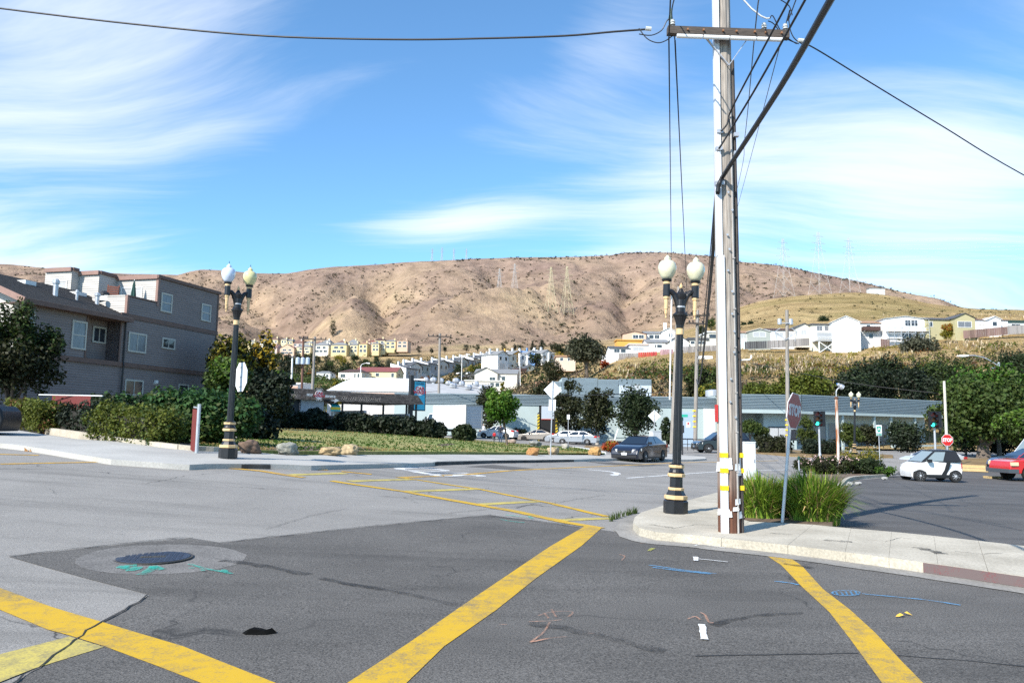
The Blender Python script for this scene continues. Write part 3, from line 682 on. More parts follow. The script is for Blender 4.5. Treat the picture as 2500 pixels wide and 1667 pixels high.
# red kerb paint on the kerb face
mb = MB(); ks = [V(p) for p in gpd(.13, (2254,1372),(2290,1377),(2350,1385),(2412,1394),(2500,1406.5),(2680,1432))]
for a, b in zip(ks, ks[1:]):
    d = (b - a).normalized(); nn = V((d.y, -d.x)); nn = nn if nn.y < 0 else -nn
    a2, b2 = a + nn * .008, b + nn * .008
    mb.add([(a2.x, a2.y, gz(*a2) + .014), (b2.x, b2.y, gz(*b2) + .014), (b2.x, b2.y, gz(*b2) + .128), (a2.x, a2.y, gz(*a2) + .128)], [(0, 1, 2, 3)])
mb.build('red_kerb_paint', PRED, side)
for ln in (((2160,1322),(2200,1312),(2225,1315)), ((1640,1290),(1700,1280),(1760,1284)), ((2330,1345),(2400,1352),(2450,1349))): strip('slab_crack', jag(gpd(.13, *ln), .012, .08), .008, .1335, SEAM, side, .003, 9)
for ln, w in ((((1590,1280),(1640,1288)), .12), (((2010,1318),(2080,1322)), .16), (((2240,1335),(2300,1352)), .14), (((1880,1300),(1930,1305)), .1)): strip('slab_stain', gpd(.13, *ln), w, .1325, STAIN, side, w * .3, .06)
sheet('parking_lot', gp((2033,1286),(2150,1296),(2500,1334),(2680,1354)) + [tuple(ig[-1])] + gp((2900,1128),(2420,1136),(2200,1146),(2172,1164),(2085,1172),(2064,1180),(2040,1215)), .006, A_LOT, None, kind='structure')
sheet('planter_bed', gp((1806,1284),(1822,1240),(1870,1193),(1990,1163),(2165,1159),(2080,1172),(2062,1178),(2035,1215),(2033,1300),(1900,1292)), .11, SOIL, None, kind='structure')
mb = MB()
pk = [V(p) for p in smoothline(gp((2031,1286),(2034,1240),(2042,1208),(2060,1182),(2079,1171.5),(2120,1167),(2165,1164)), 4)]
def kerb_line(mb, line, w, h, base=-.05):
    for a, b in zip(line, line[1:]):
        d = (b - a).normalized(); nn = V((-d.y, d.x)) * w / 2; p = []
        for q in (a, b):
            for s in (-1, 1):
                e = q + nn * s; p.append((e.x, e.y))
        z0 = [gz(*q) + base for q in p]; z1 = [gz(*q) + h for q in p]
        mb.hexa([(*p[i], z0[i]) for i in range(4)] + [(*p[i], z1[i]) for i in range(4)])
kerb_line(mb, pk, .15, .15); mb.build('planter_kerb', CONC)['kind'] = 'structure'
# far pavement along the main street, in front of the lawn
far = sheet('far_sidewalk', gpd(.12, (-60,1038),(43,1050),(125,1063),(180,1071),(376,1103),(473,1107),(536,1108),(700,1111),(900,1110),(1100,1109),(1300,1110),(1480,1110),(1560,1108),(1560,1117),(1500,1119),(1400,1121),(1200,1123),(1067,1126),(1054,1129),(836,1134),(760,1136),(660,1132),(500,1132),(463,1134),(400,1130),(272,1121),(174,1106),(60,1088),(-60,1075)), .12, CONC2, None, 1.2, 'structure', side=.2)
def kerbface(name, pix, m, h=.1):
    mb = MB(); q = [V(p) for p in gpd(.12, *pix)]
    for a, b in zip(q, q[1:]):
        d = (b - a).normalized(); nn = V((d.y, -d.x)); nn = nn if nn.y < 0 else -nn
        a2, b2 = a + nn * .03, b + nn * .03
        za, zb = gz(*a2), gz(*b2)
        mb.hexa([(a.x, a.y, za - .05), (b.x, b.y, zb - .05), (a2.x, a2.y, za - .05), (b2.x, b2.y, zb - .05), (a.x, a.y, za + .117), (b.x, b.y, zb + .117), (a2.x, a2.y, za + .1), (b2.x, b2.y, zb + .1)])
    return mb.build(name, m, far, fix=True)
kerbface('dark_kerb', [(500,1131),(560,1131),(605,1131.5),(660,1133)], KERBD)
kerbface('dark_kerb', [(1062,1127),(1200,1123),(1400,1121)], KERBD)
mb = MB(); kerb_line(mb, [V(p) for p in gp((-60,1036),(43,1049),(125,1061),(180,1069),(300,1088),(400,1102),(440,1107),(473,1110),(536,1112))], .2, .24); mb.build('garden_kerb', CONC)['kind'] = 'structure'
LAWNB = [(492,42),(600,48),(823,56),(960,61),(1100,67),(1165,71),(1236,74),(1406,64),(1472,50)]
sheet('lawn', [tuple(GY(a, b)[:2]) for a, b in LAWNB] + gp((1478,1110.5),(1300,1111.5),(1100,1110.5),(900,1111.5),(700,1112.5),(536,1109.5),(478,1100)), .15, LAWN, None, 1.0, 'structure', side=.2)
sheet('soil_strip', gp((600,1101),(760,1099),(880,1101),(930,1107),(880,1110.5),(700,1111.5),(560,1109)), .155, SOIL, None, 1.0, 'structure')
sheet('soil_patch', gp((1065,1092),(1100,1088),(1110,1091),(1080,1097)), .155, SOIL, None, 1.0, 'structure')
sheet('garden_bed', gp((-80,1034),(43,1047),(125,1059),(180,1067),(300,1086),(400,1099),(473,1106),(500,1085),(480,1062),(300,1050),(0,1030),(-80,1026)), .12, SOIL, None, 1.5, 'structure')
# pavements on the far side of the main street
sheet('corner_pavement', gp((1590,1106),(1640,1112),(1690,1116),(1722,1119),(1724,1123),(1690,1125.5),(1640,1126),(1590,1124)), .1, CONC2, None, 1.5, 'structure', side=.15)
VERGE = speckle('dry brown verge', (.16, .10, .05), (.26, .19, .09), 0.6, 12, .3, .02)
sheet('verge', gp((1840,1098),(1920,1100),(2010,1105),(2090,1108),(2180,1113),(2180,1118),(2090,1117),(2000,1117.5),(1920,1114),(1845,1107)), .1, VERGE, None, 2.0, 'structure', side=.15)
sheet('verge', gp((2330,1120),(2480,1122),(2700,1124),(2700,1144),(2480,1140),(2340,1136)), .08, VERGE, None, 2.0, 'structure', side=.15)
sheet('verge', gp((1430,1089),(1520,1093),(1600,1095),(1600,1100),(1520,1101),(1480,1101),(1425,1094)), .08, VERGE, None, 2.0, 'structure', side=.15)
# ------------------------------------------------------------------ lamps, poles, wires, signs
BLACK = mat('black cast iron paint', (0.010, 0.010, 0.012), 0.38, var=.35, scale=9, bump=.002)
GOLD = mat('cream gold paint', (0.62, 0.43, 0.22), 0.45, var=.12, scale=8)
GLASS_Y = mat('yellowed milk glass', (0.66, 0.64, 0.46), 0.25, var=.10, scale=6, coat=.4)
GLASS_B = mat('clear bluish glass', (0.62, 0.68, 0.80), 0.15, var=.08, scale=6, coat=.6)
GLASS_O = mat('amber yellow glass', (0.62, 0.58, 0.30), 0.2, var=.12, scale=6, coat=.4)
GALV = mat('galvanised steel', (0.50, 0.51, 0.53), 0.45, metal=.55, var=.12, scale=6)
WHITE = mat('white paint', (0.76, 0.76, 0.75), 0.5, var=.05, scale=2)
SIGNBACK = mat('bare aluminium sign back', (0.72, 0.73, 0.74), 0.5, var=.04, scale=3)
DARK = mat('dark grey plastic', (0.02, 0.02, 0.022), 0.5)
CABLE = mat('black cable', (0.012, 0.012, 0.014), 0.5)
def orient(o, base, top):
    """tilt an upright thing so its axis runs from base to top"""
    d = (top - base).normalized(); q = V((0, 0, 1)).rotation_difference(d)
    rz = o.rotation_euler.z
    o.rotation_euler = (q.to_matrix() @ M.Rotation(rz, 3, 'Z')).to_euler()
def street_lamp(label, base, rotz, top=None, g1=GLASS_Y, g2=GLASS_Y, scale=1.0):
    t = thing('street_lamp', label, 'street lamp', base, rotz, 'double globe street lamps'); t.scale = (scale,) * 3
    o8 = R(22.5)
    MB().lathe([(.243, 0), (.243, .235), (.225, .255), (.20, .27)], 8, rot=o8).build('base', BLACK, t)
    for r, z0, z1 in ((.232, .27, .355), (.16, .45, .505), (.175, .715, .785), (.155, .89, .955)):
        MB().lathe([(r * .93, z0), (r, z0 + .012), (r, z1 - .012), (r * .93, z1)], 8, rot=o8).build('base_band', GOLD, t)
    mb = MB(); mb.lathe([(.20, .355), (.185, .38), (.16, .42), (.152, .45)], 8, rot=o8); mb.lathe([(.128, .505), (.124, .715)], 8, rot=o8)
    mb.lathe([(.15, .785), (.155, .81), (.135, .85), (.13, .89)], 16); mb.lathe([(.15, .955), (.13, .97), (.10, .985)], 16); mb.build('pedestal', BLACK, t)
    MB().lathe([(.09, .985), (.086, 1.05), (.069, 3.58)], 32, flute=.10).build('shaft', BLACK, t)
    MB().lathe([(.074, 3.58), (.08, 3.59), (.078, 3.70), (.083, 3.71)], 16).build('collar', GOLD, t)
    mb = MB(); mb.lathe([(.072, 3.71), (.08, 3.78), (.10, 3.86), (.128, 3.94), (.14, 3.97)], 32, flute=.06); mb.lathe([(.155, 3.97), (.158, 4.0), (.12, 4.03), (.098, 4.05), (.092, 4.3), (.11, 4.36), (.12, 4.41), (.07, 4.46), (.05, 4.5), (.03, 4.54)], 16); mb.build('capital', BLACK, t)
    MB().lathe([(.096, 4.135), (.1, 4.14), (.1, 4.165), (.096, 4.17)], 16).build('strap', GALV, t)
    MB().lathe([(.018, 4.535), (.034, 4.56), (.036, 4.585), (.015, 4.63), (.004, 4.665)], 10).build('finial', GOLD, t)
    for s, g in ((-1, g1), (1, g2)):
        mb = MB(); mb.tube([(s * x, 0, z) for x, z in ((.03, 4.15), (.07, 4.28), (.13, 4.40), (.19, 4.46), (.25, 4.475), (.30, 4.46))], [.075, .07, .062, .058, .056, .056], 10)
        mb.lathe([(.072, 4.36), (.076, 4.37), (.074, 4.60), (.07, 4.61)], 12, c=(s * .30, 0, 0)); mb.build('arm', BLACK, t)
        c = (s * .30, 0, 0)
        MB().lathe([(.012, 3.905), (.024, 3.91), (.026, 3.925), (.014, 3.945), (.018, 3.97), (.034, 4.0), (.036, 4.09), (.045, 4.1), (.04, 4.11), (.046, 4.30), (.06, 4.31), (.066, 4.34), (.06, 4.36)], 8, c=c).build('pendant', GOLD, t)
        MB().lathe([(.07, 4.61), (.078, 4.62), (.078, 4.655), (.07, 4.665)], 12, c=c).build('arm_ring', GOLD, t)
        MB().lathe([(.075, 4.665), (.10, 4.685), (.105, 4.71), (.09, 4.72)], 16, c=c).build('cup', BLACK, t)
        gl = MB().lathe([(.09, 4.715), (.125, 4.77), (.165, 4.84), (.185, 4.93), (.182, 5.0), (.16, 5.06), (.115, 5.10), (.06, 5.115), (.058, 5.13), (.068, 5.145), (.06, 5.17), (.035, 5.19), (.02, 5.215), (.012, 5.225)], 20, c=c).build('globe', g, t, smooth=True)
        MB().lathe([(.012, 5.225), (.005, 5.24), (.011, 5.255), (.003, 5.30)], 8, c=c).build('spike', DARK, gl)
    if top is not None: orient(t, base, top)
    return t
LB = G(1649, 1252, .13)
street_lamp('black double globe street lamp with gold bands on the near right corner', LB, R(4), P(1663, 690, LB.y), scale=.93)
LL_ = G(556, 1118, .12)
lamp_l = street_lamp('black double globe street lamp carrying the back of an octagonal sign', LL_, R(42), P(580.5, 735, LL_.y), GLASS_B, GLASS_O, .95)
L3 = G(2086, 1112)
street_lamp('small distant double globe street lamp beside the rusty white pole', L3, R(-8), P(2087, 978, L3.y), scale=.97)

# the big utility pole
UB = G(1782, 1298, .13); UT = P(1773, -60, UB.y)
def wood_mat(name, lo, hi, z0, z1, c1):
    m = mat(name, hi, .9, var=.55, scale=5, stretch=(10, 10, .45), bump=.03, bscale=5, detail=8)
    t = m.node_tree; b = t.nodes['Principled BSDF']; L = t.links.new; src = b.inputs['Base Color'].links[0].from_socket
    g = nd(t, 'ShaderNodeNewGeometry'); sp = nd(t, 'ShaderNodeSeparateXYZ'); L(g.outputs['Position'], sp.inputs[0])
    n = nd(t, 'ShaderNodeTexNoise', i_Scale=3.0); L(g.outputs['Position'], n.inputs['Vector'])
    mr = nd(t, 'ShaderNodeMapRange'); L(mathn(t, 'ADD', sp.outputs[2], mathn(t, 'MULTIPLY', n.outputs['Fac'], .6)), mr.inputs[0]); mr.inputs[1].default_value = z0; mr.inputs[2].default_value = z1
    mx = nd(t, 'ShaderNodeMix', data_type='RGBA', blend_type='MULTIPLY'); mx.inputs[0].default_value = 1
    rp = ramp(t, [(0, c1), (1, (1, 1, 1))]); L(mr.outputs[0], rp.inputs[0]); L(src, mx.inputs[6]); L(rp.outputs[0], mx.inputs[7]); L(mx.outputs[2], b.inputs['Base Color']); return m
POLEW = wood_mat('weathered utility pole wood', .9, (0.32, 0.28, 0.24), 0.9, 1.9, (.32, .15, .10))
up = thing('utility_pole', 'tall weathered wooden utility pole with white conduits on the near corner', 'utility pole', UB)
HP = 13.6
mb = MB(); n = 28; vs = []; zz = [0, .5, 1, 2, 3, 4.5, 6, 7.5, 9, 10.5, 12, HP]
for z in zz:
    r0 = .176 - .0042 * z
    for k in range(n):
        a = 2 * math.pi * k / n; r = r0 * (1 + .05 * math.sin(k * 2.7 + math.sin(z * .5)) * (1 if k % 5 in (0, 3) else .3)); vs.append((r * math.cos(a), r * math.sin(a), z))
mb.add(vs, [(j * n + k, j * n + (k + 1) % n, (j + 1) * n + (k + 1) % n, (j + 1) * n + k) for j in range(len(zz) - 1) for k in range(n)] + [tuple(range((len(zz) - 1) * n, len(zz) * n))])
mb.build('pole', POLEW, up)
WPVC = mat('white plastic conduit', (.64, .645, .66), .4, var=.05, scale=3)
mb = MB(); mb.box(-.16, -.065, -.182, -.08, 0, 4.25); mb.box(-.118, -.102, -.188, -.182, 0, 4.25); mb.build('conduit_guard', WPVC, up)
mb = MB(); mb.box(-.165, -.085, -.165, -.05, 4.25, 8.9); mb.box(-.13, -.115, -.171, -.165, 4.3, 8.9); mb.build('conduit_guard', WPVC, up)
GREYP = mat('grey conduit pipe', (.34, .32, .30), .5, var=.2, scale=4)
mb = MB(); mb.tube([(.085, -.155, 0), (.085, -.15, 2), (.082, -.14, 6.6)], .015, 8)
for z in (.35, .9, 1.5, 2.1, 2.8, 3.4, 4.2): mb.box(.065, .105, -.172, -.13, z, z + .02)
mb.build('thin_conduit', GREYP, up)
mb = MB(); mb.tube([(.168, -.07, 0), (.165, -.07, 4.5), (.15, -.06, 7.5)], .03, 8); mb.build('side_cable', mat('dark brown side cable cover', (.05, .04, .035), .7, var=.4, scale=6), up)
YB = mat('yellow marker tape', (.78, .52, .01), .45)
for py in (1110, 1147, 1189):
    z = (P(1770, py, UB.y) - UB).z
    mb = MB(); mb.box(-.165, -.06, -.19, -.09, z - .035, z + .035); mb.box(.13, .2, -.11, -.02, z - .035, z + .035); mb.build('marker_band', YB, up)
PAPER = mat('torn white paper', (.72, .72, .71), .8, var=.12, scale=9)
for z, h in (((P(1770, 1137, UB.y) - UB).z, .22), ((P(1770, 1238, UB.y) - UB).z, .22)):
    mb = MB()
    for k in range(12):
        a = R(rnd.uniform(195, 345)); r = .183; w = rnd.uniform(.03, .07); hh = rnd.uniform(.05, .13); zc = z + rnd.uniform(-h / 2, h / 2)
        c = V((r * math.cos(a), r * math.sin(a), zc)); tx = V((-math.sin(a), math.cos(a), 0)); nn = V((math.cos(a), math.sin(a), 0))
        mb.poly([c - tx * w + V((0, 0, -hh)) * .5 + nn * rnd.uniform(0, .008), c + tx * w + V((0, 0, -hh * .4)) + nn * rnd.uniform(0, .008), c + tx * w * .9 + V((0, 0, hh * .5)), c - tx * w * .8 + V((0, 0, hh * .45))])
    mb.build('paper_wrap', PAPER, up)['kind'] = 'stuff'
MB().box(-.188, -.17, -.06, .06, (P(1770, 1030, UB.y) - UB).z, (P(1770, 988, UB.y) - UB).z).build('red_plate', mat('red plate paint', (.5, .03, .03), .5), up)
mb = MB(); mb.tube([(.16, -.05, 2.62), (.33, -.06, 2.63), (.36, -.06, 2.66), (.36, -.06, 2.70)], .012, 6); mb.build('steel_step', WHITE, up)
mb = MB()
for k in range(12): mb.lathe([(.018, 0), (.018, .012)], 8, c=(0, 0, 0), mat=M.Translation((rnd.uniform(-.02, .07), -.182, 1.6 + k * .33 + rnd.uniform(0, .2))) @ M.Rotation(R(90), 4, 'X'))
mb.build('bolt_heads', GALV, up)['kind'] = 'stuff'
# crossarm
inv = M.Translation(-UB)
ax0, ax1 = P(1629, 76, UB.y - .24) - UB, P(1925, 87, UB.y - .24) - UB
DWOOD = mat('dark old crossarm timber', (.075, .06, .05), .9, var=.4, scale=6, stretch=(1, 8, 8), bump=.006)
MB().bar(ax0, ax1, .11, .125).build('crossarm', DWOOD, up)
dx = (ax1 - ax0).normalized(); ax_mid = ax0.lerp(ax1, .5)
mb = MB(); a, b = ax0.lerp(ax1, .07), ax0.lerp(ax1, .95)
for k in range(4):
    p, q = a.lerp(b, k / 4 + .005), a.lerp(b, (k + 1) / 4 - .005); mb.tube([p + V((0, -.03, -.095)), q + V((0, -.03, -.095))], .034, 10)
mb.build('crossarm_conduit', WHITE, up)
mb = MB()
for s in (.33, .665): mb.bar(ax0.lerp(ax1, s) + V((0, .06, -.07)), ax_mid + V((.02, .06, -.52)), .05, .012)
mb.build('crossarm_brace', GALV, up)
mb = MB()
for s in (.16, .29, .45, .56, .71, .80, .93): mb.lathe([(.016, -.02), (.016, .02)], 8, mat=M.Translation(ax0.lerp(ax1, s) + V((0, -.07, 0))) @ M.Rotation(R(90), 4, 'X'))
mb.build('crossarm_bolts', mat('rusty bolts', (.28, .13, .06), .8), up)
PORC = mat('pale glazed insulator', (.55, .56, .54), .2, coat=.5)
for s in (.045, .80, .975):
    c = ax0.lerp(ax1, s); MB().lathe([(.016, .06), (.016, .1), (.045, .105), (.03, .13), (.045, .145), (.03, .17), (.036, .185), (.01, .2)], 10, c=c).build('insulator', PORC, up)
for px, py in ((1583, 71), (1955, 100)):
    c = P(px, py, UB.y - .2) - UB; MB().tube([c + V((-.045, 0, .004)), c + V((.045, 0, -.004))], .036, 8).build('splice_box', PORC, up)
MB().tube([P(px, py, UB.y - .15) - UB for px, py in ((1815, 0), (1835, 22), (1858, 40), (1872, 46), (1880, 45))], .014, 6).build('drip_loop', mat('pale grey loop cable', (.6, .62, .66), .5), up)
mb = MB()
for pts in (((1880, 45), (1887, 40), (1905, 75), (1925, 95), (1945, 108)), ((1926, 50), (1930, 75), (1940, 95), (1958, 108)), ((1905, 0), (1926, 15), (1934, 38)), ((1560, 70), (1580, 95), (1605, 105), (1625, 100), (1642, 88)), ((1560, 84), (1590, 87), (1615, 75), (1628, 52), (1640, 42)), ((1875, 52), (1890, 60), (1915, 92), (1950, 108))):
    mb.tube(smoothline([P(a, b, UB.y - .2) - UB for a, b in pts], 4), .009, 5)
mb.build('jumper_wires', CABLE, up)['kind'] = 'stuff'
MB().tube([P(1638, 22, UB.y - .2) - UB, P(1637, 45, UB.y - .2) - UB, P(1636, 66, UB.y - .2) - UB], [.012, .035, .012], 6).build('dead_end_clamp', mat('green clamp', (.03, .10, .08), .4), up)
HARD = [(1757, 322, .05), (1755, 364, .05), (1757, 448, .07), (1797, 330, .04), (1797, 375, .04)]
for a, b, r in HARD:
    c = P(a, b, UB.y - .15) - UB; MB().box(c.x - r, c.x + r, c.y - .04, c.y + .04, c.z - .03, c.z + .03).build('cable_clamp', GALV, up)

# far poles that carry the wires
def wood_pole(label, b, t, r=.15, arms=(), extra=None, mt=None):
    """b, t: base and top points; arms: (fraction of height, half length, tilt)"""
    o = thing('utility_pole', label, 'utility pole', b, 0, 'distant utility poles'); h = (t - b).length; d = (t - b).normalized()
    MB().tube([(0, 0, 0), d * h * .5, d * h], [r, r * .88, r * .75], 10).build('pole', mt or POLEF, o)
    for f, hl, yaw in arms:
        c = d * h * f; e = V((math.cos(yaw), math.sin(yaw), 0)) * hl
        MB().bar(c - e + V((0, -r, 0)), c + e + V((0, -r, 0)), .12, .14).build('crossarm', DWOOD, o)
        for k in (-.95, -.55, .55, .95):
            MB().lathe([(.03, .06), (.09, .1), (.05, .16), (.09, .2), (.04, .3)], 6, c=c + e * k + V((0, -r, 0))).build('insulator', DARK, o)
    return o
POLEF = mat('grey weathered pole wood', (.26, .235, .21), .9, var=.3, scale=3, stretch=(6, 6, .4))
POLER = mat('red-brown pole wood', (.14, .07, .05), .9, var=.3, scale=3, stretch=(6, 6, .4))
F2b = G(1697, 1098); F2t = P(1703, 757, F2b.y); F1b = G(1640, 1106); F1t = P(1658, 700, F1b.y)
f2 = wood_pole('grey utility pole with yellow bands behind the near lamp, street side', F2b, F2t, .2, ((.96, 1.2, .2), (.90, .9, .2)))
for z in (2.1, 2.6, 3.1, 3.6): MB().lathe([(.205, z), (.205, z + .12)], 10).build('marker_band', YB, f2)
f1 = wood_pole('leaning grey utility pole directly behind the near lamp', F1b, F1t, .2, ((.95, 1.1, .3),))
MB().tube([(-.16, -.16, 4.2), (.08, -.16, 13)], .06, 6).build('conduit', WHITE, f1)
F3b = G(1924, 1110); F3t = P(1921, 757, F3b.y)
f3 = wood_pole('pale utility pole with transformer and yellow bands left of the stop sign', F3b, F3t, .17)
for z in (1.5, 1.9, 2.3, 2.7): MB().lathe([(.178, z), (.178, z + .1)], 10).build('marker_band', YB, f3)
hz = (F3t - F3b).length
for s in (-1, 1):
    mb = MB(); c = V((s * .45, -.1, hz * .915)); mb.lathe([(.16, -.22), (.17, -.2), (.17, .22), (.1, .27)], 10, c=c); mb.build('transformer', GALV, f3)
mb = MB(); mb.bar((-.6, -.2, hz * .905), (.6, -.2, hz * .905), .06); 
for s in (-1, 1): mb.bar((s * .9, -.2, hz * .845), (0, -.15, hz * .79), .05); mb.bar((s * .9, -.2, hz * .845), (s * .45, -.2, hz * .87), .05); mb.bar((s * .9, -.2, hz * .845), (s * .7, -.2, hz * .78), .04)
mb.build('bracket', GALV, f3)
# left-hand middle distance
def pole_at(label, bx, by, tx, ty, Y, **k):
    b = P(bx, by, Y); b.z = min(b.z, tz(b.x, b.y)); t = P(tx, ty, Y); return wood_pole(label, b, t, **k)
p4 = pole_at('tall pale utility pole with crossarm behind the car wash roof sign', 762, 955, 769, 822, 95, r=.2, arms=((.97, 1.45, .1),))
p5 = pole_at('red-brown utility pole with three transformers behind the car wash', 738, 955, 741, 820, 95, r=.17, arms=((.97, .5, .1),), mt=POLER)
hp = (p5.children[0].data.vertices[-1].co.z)
for k in (-1, 0, 1): MB().lathe([(.2, -.4), (.26, -.36), (.26, .36), (.12, .46)], 10, c=(k * .62, -.4, hp - 2.9)).build('transformer', mat('pale blue transformer steel', (.42, .49, .58), .4), p5)
p6 = pole_at('short pale pole in the green belt left of the red-brown pole', 713, 915, 714, 868, 130, r=.17, arms=((.98, .5, .1),), mt=WHITE)
p7 = pole_at('dark utility pole with bristling crossarm behind the white box truck', 1071, 1000, 1074, 814, 98, r=.19, arms=((.97, 1.5, .1),))
MB().box(-.25, .25, -.35, -.15, hp * .3, hp * .3 + .3).build('terminal_box', GALV, p7)

# wires
def wire(label, pts, r, sag=0.0, n=14):
    if len(pts) == 2:
        a, b = V(pts[0]), V(pts[1]); q = [a.lerp(b, k / n) - V((0, 0, sag * 4 * (k / n) * (1 - k / n))) for k in range(n + 1)]
    else: q = smoothline(pts, 6)
    o = MB().tube(q, r, 6).build('overhead_wire', CABLE, smooth=True); tag(o, label, 'wire', 'overhead wires'); return o
Yp = UB.y
wire('long twisted black wire crossing the sky from the crossarm to the left', [P(a, b, Yp + (1582 - a) * .001) for a, b in ((1582, 72), (1500, 78), (1380, 88), (1200, 94), (960, 97), (640, 88), (330, 60), (0, 21), (-300, -20))], .0165)
wire('black wire falling from the crossarm to the right edge of the picture', [P(a, b, Yp + (a - 1955) * .006) for a, b in ((1955, 102), (2000, 125), (2130, 205), (2300, 308), (2500, 428), (2900, 640))], .0125)
wire('thickest black cable rising steeply from the pole over the camera', [P(1752, 470, Yp - .22), P(1757, 446, Yp - .26), P(1775, 415, Yp - .45), P(1900, 222, 8.6), P(2028, 0, 6.3), P(2085, -100, 5.5), P(2160, -230, 4.8), P(2300, -470, 4.0)], .034)
wire('upper of two thinner cables rising beside the thick cable', [P(1760, 320, Yp - .2), P(1775, 303, Yp - .25), P(1792, 255, Yp - .4), P(1927, 0, 9.0), P(2000, -140, 8)], .014)
wire('lower of two thinner cables rising beside the thick cable', [P(1755, 364, Yp - .22), P(1795, 299, Yp - .5), P(1853, 202, 10.5), P(1966, 0, 8.6), P(2040, -140, 7.6)], .015)
wire('wire from the left crossarm end to the leaning pole behind the lamp', [P(1633, 95, Yp - .2), F1t - V((.6, 0, .5))], .012, .4)
wire('wire from the left crossarm end to the banded pole behind the lamp', [P(1648, 100, Yp - .1), F2t - V((.9, 0, .3))], .013, .4)
wire('wire coming over the camera to the left crossarm end, left one', [P(1638, -30, 10.5), P(1633, 95, Yp - .2)], .012, 0)
wire('wire coming over the camera to the left crossarm end, right one', [P(1655, -30, 10.5), P(1640, 30, 11.6), P(1648, 100, Yp - .1)], .010)
wire('thin wire passing the right half of the crossarm, left one', [P(1854, -10, 10), P(1842, 91, 13.5), P(1818, 340, 26), P(1800, 460, 44), F2t + V((.8, 0, -.2))], .011)
wire('thin wire passing the right half of the crossarm, right one', [P(1966, -60, 11), P(1925, 50, 13), P(1903, 117, 15.5), P(1815, 452, 40), F2t + V((1.1, 0, -.2))], .010)
for k, (a, lab) in enumerate(((0, 'upper thin wire of the bundle dropping to the far banded pole'), (14, 'middle thin wire of the bundle dropping to the far banded pole'), (28, 'lower thin wire of the bundle dropping to the far banded pole'))):
    wire(lab, [P(1758 - k, 325 + k * 22, Yp - .15), F2b.lerp(F2t, .62 + .05 * k)], .012, 1.3)
wire('thick black cable sagging from the pole to the far banded pole', [P(1753, 468, Yp - .2), F2b.lerp(F2t, .5)], .036, 1.5)
wire('pale cable stretched over the teal roof towards the big trees', [P(1800, 880, 90), P(1960, 912, 82), P(2100, 938, 78), P(2292, 960, 74)], .03)
wire('black cable running across in front of the teal upper storey', [P(1000, 925, 96), P(1260, 960, 92), P(1400, 965, 88), P(1560, 960, 80), F1b.lerp(F1t, .36)], .035)
wire('pale cable over the white industrial roof', [P(765, 945, 95), P(860, 958, 97), P(960, 962, 97), P(1068, 955, 98)], .025)

# signs ---------------------------------------------------------------------------------------------------------------
def ngon(mb, n, r, y0, y1, c=(0, 0), rot=0.0, sx=1.0):
    mb.prism([(c[0] + sx * r * math.cos(2 * math.pi * k / n + rot), y0, c[1] + r * math.sin(2 * math.pi * k / n + rot)) for k in range(n)], (0, y1 - y0, 0))
def flat_text(name, body, size, m, parent, loc, sx=1.0, bold=0.0, rotx=90):
    me = text_mesh(body, size, .002, bold); me.materials.clear(); me.materials.append(m); o = link(name, me, parent, loc); o.rotation_euler = (R(rotx), 0, 0); o.scale = (sx, 1, 1); return o
REDDIM = mat('weathered red sign face with shade tone', (.23, .011, .016), .45, var=.1, scale=4)  # weathered red, darkened to hold the shade on the face
REDNEW = mat('bright red sign face', (.52, .015, .012), .4)
SWHITE = mat('white sign sheeting', (.78, .78, .78), .5)
def stop_sign(name, label, base, zc, r, yaw, post_r, face, top=None, post=True, group=None, cat='stop sign'):
    face2 = mat('white sheeting greyed for shade', (.45, .45, .47), .6) if face is REDDIM else SWHITE  # white lettering and border greyed to paint the shade on them
    t = thing(name, label, cat, base, yaw, group); k = R(22.5)
    if post: MB().tube([(0, .05, 0), (0, .05, zc + r * .9)], post_r, 10).build('post', GALV, t)
    mb = MB(); ngon(mb, 8, r / math.cos(k), -.004, .004, (0, zc), k); mb.build('sign_back', SIGNBACK, t, fix=True)
    mb = MB(); ngon(mb, 8, r / math.cos(k), -.008, -.0045, (0, zc), k); mb.build('sign_border', face2, t, fix=True)
    mb = MB(); ngon(mb, 8, r * .945 / math.cos(k), -.0115, -.0085, (0, zc), k); f = mb.build('sign_face', face, t, fix=True)
    flat_text('lettering', 'STOP', r * .82, face2, f, (0, -.0145, zc), .86, .014)
    return t
SB = G(1917, 1276, .13); ST = P(1942, 958, SB.y); hS = (ST - SB).length
s1 = stop_sign('stop_sign', 'shade-darkened red stop sign on a leaning pole among the grass clumps', SB, hS - .32, .305, R(49), .027, REDDIM); orient(s1, SB, ST)
s2b = P(580, 919, LL_.y)
ss = stop_sign('stop_sign', 'octagonal sign seen from behind, strapped to the left street lamp', V((LL_.x + .14, LL_.y + .2, s2b.z - .5)), .5, .375, R(132), .03, REDNEW, post=False)
for z in (.25, .5, .75): MB().bar((-.06, .012, z), (.06, .012, z), .02, .02).build('strap', GALV, ss)
ss.location.x = s2b.x + .02
SG = GY(2312, 50); zt_ = P(2310.5, 1074, SG.y).z - SG.z
stop_sign('stop_sign', 'bright red stop sign above the small white car', SG, zt_, .37, R(0), .05, REDNEW)
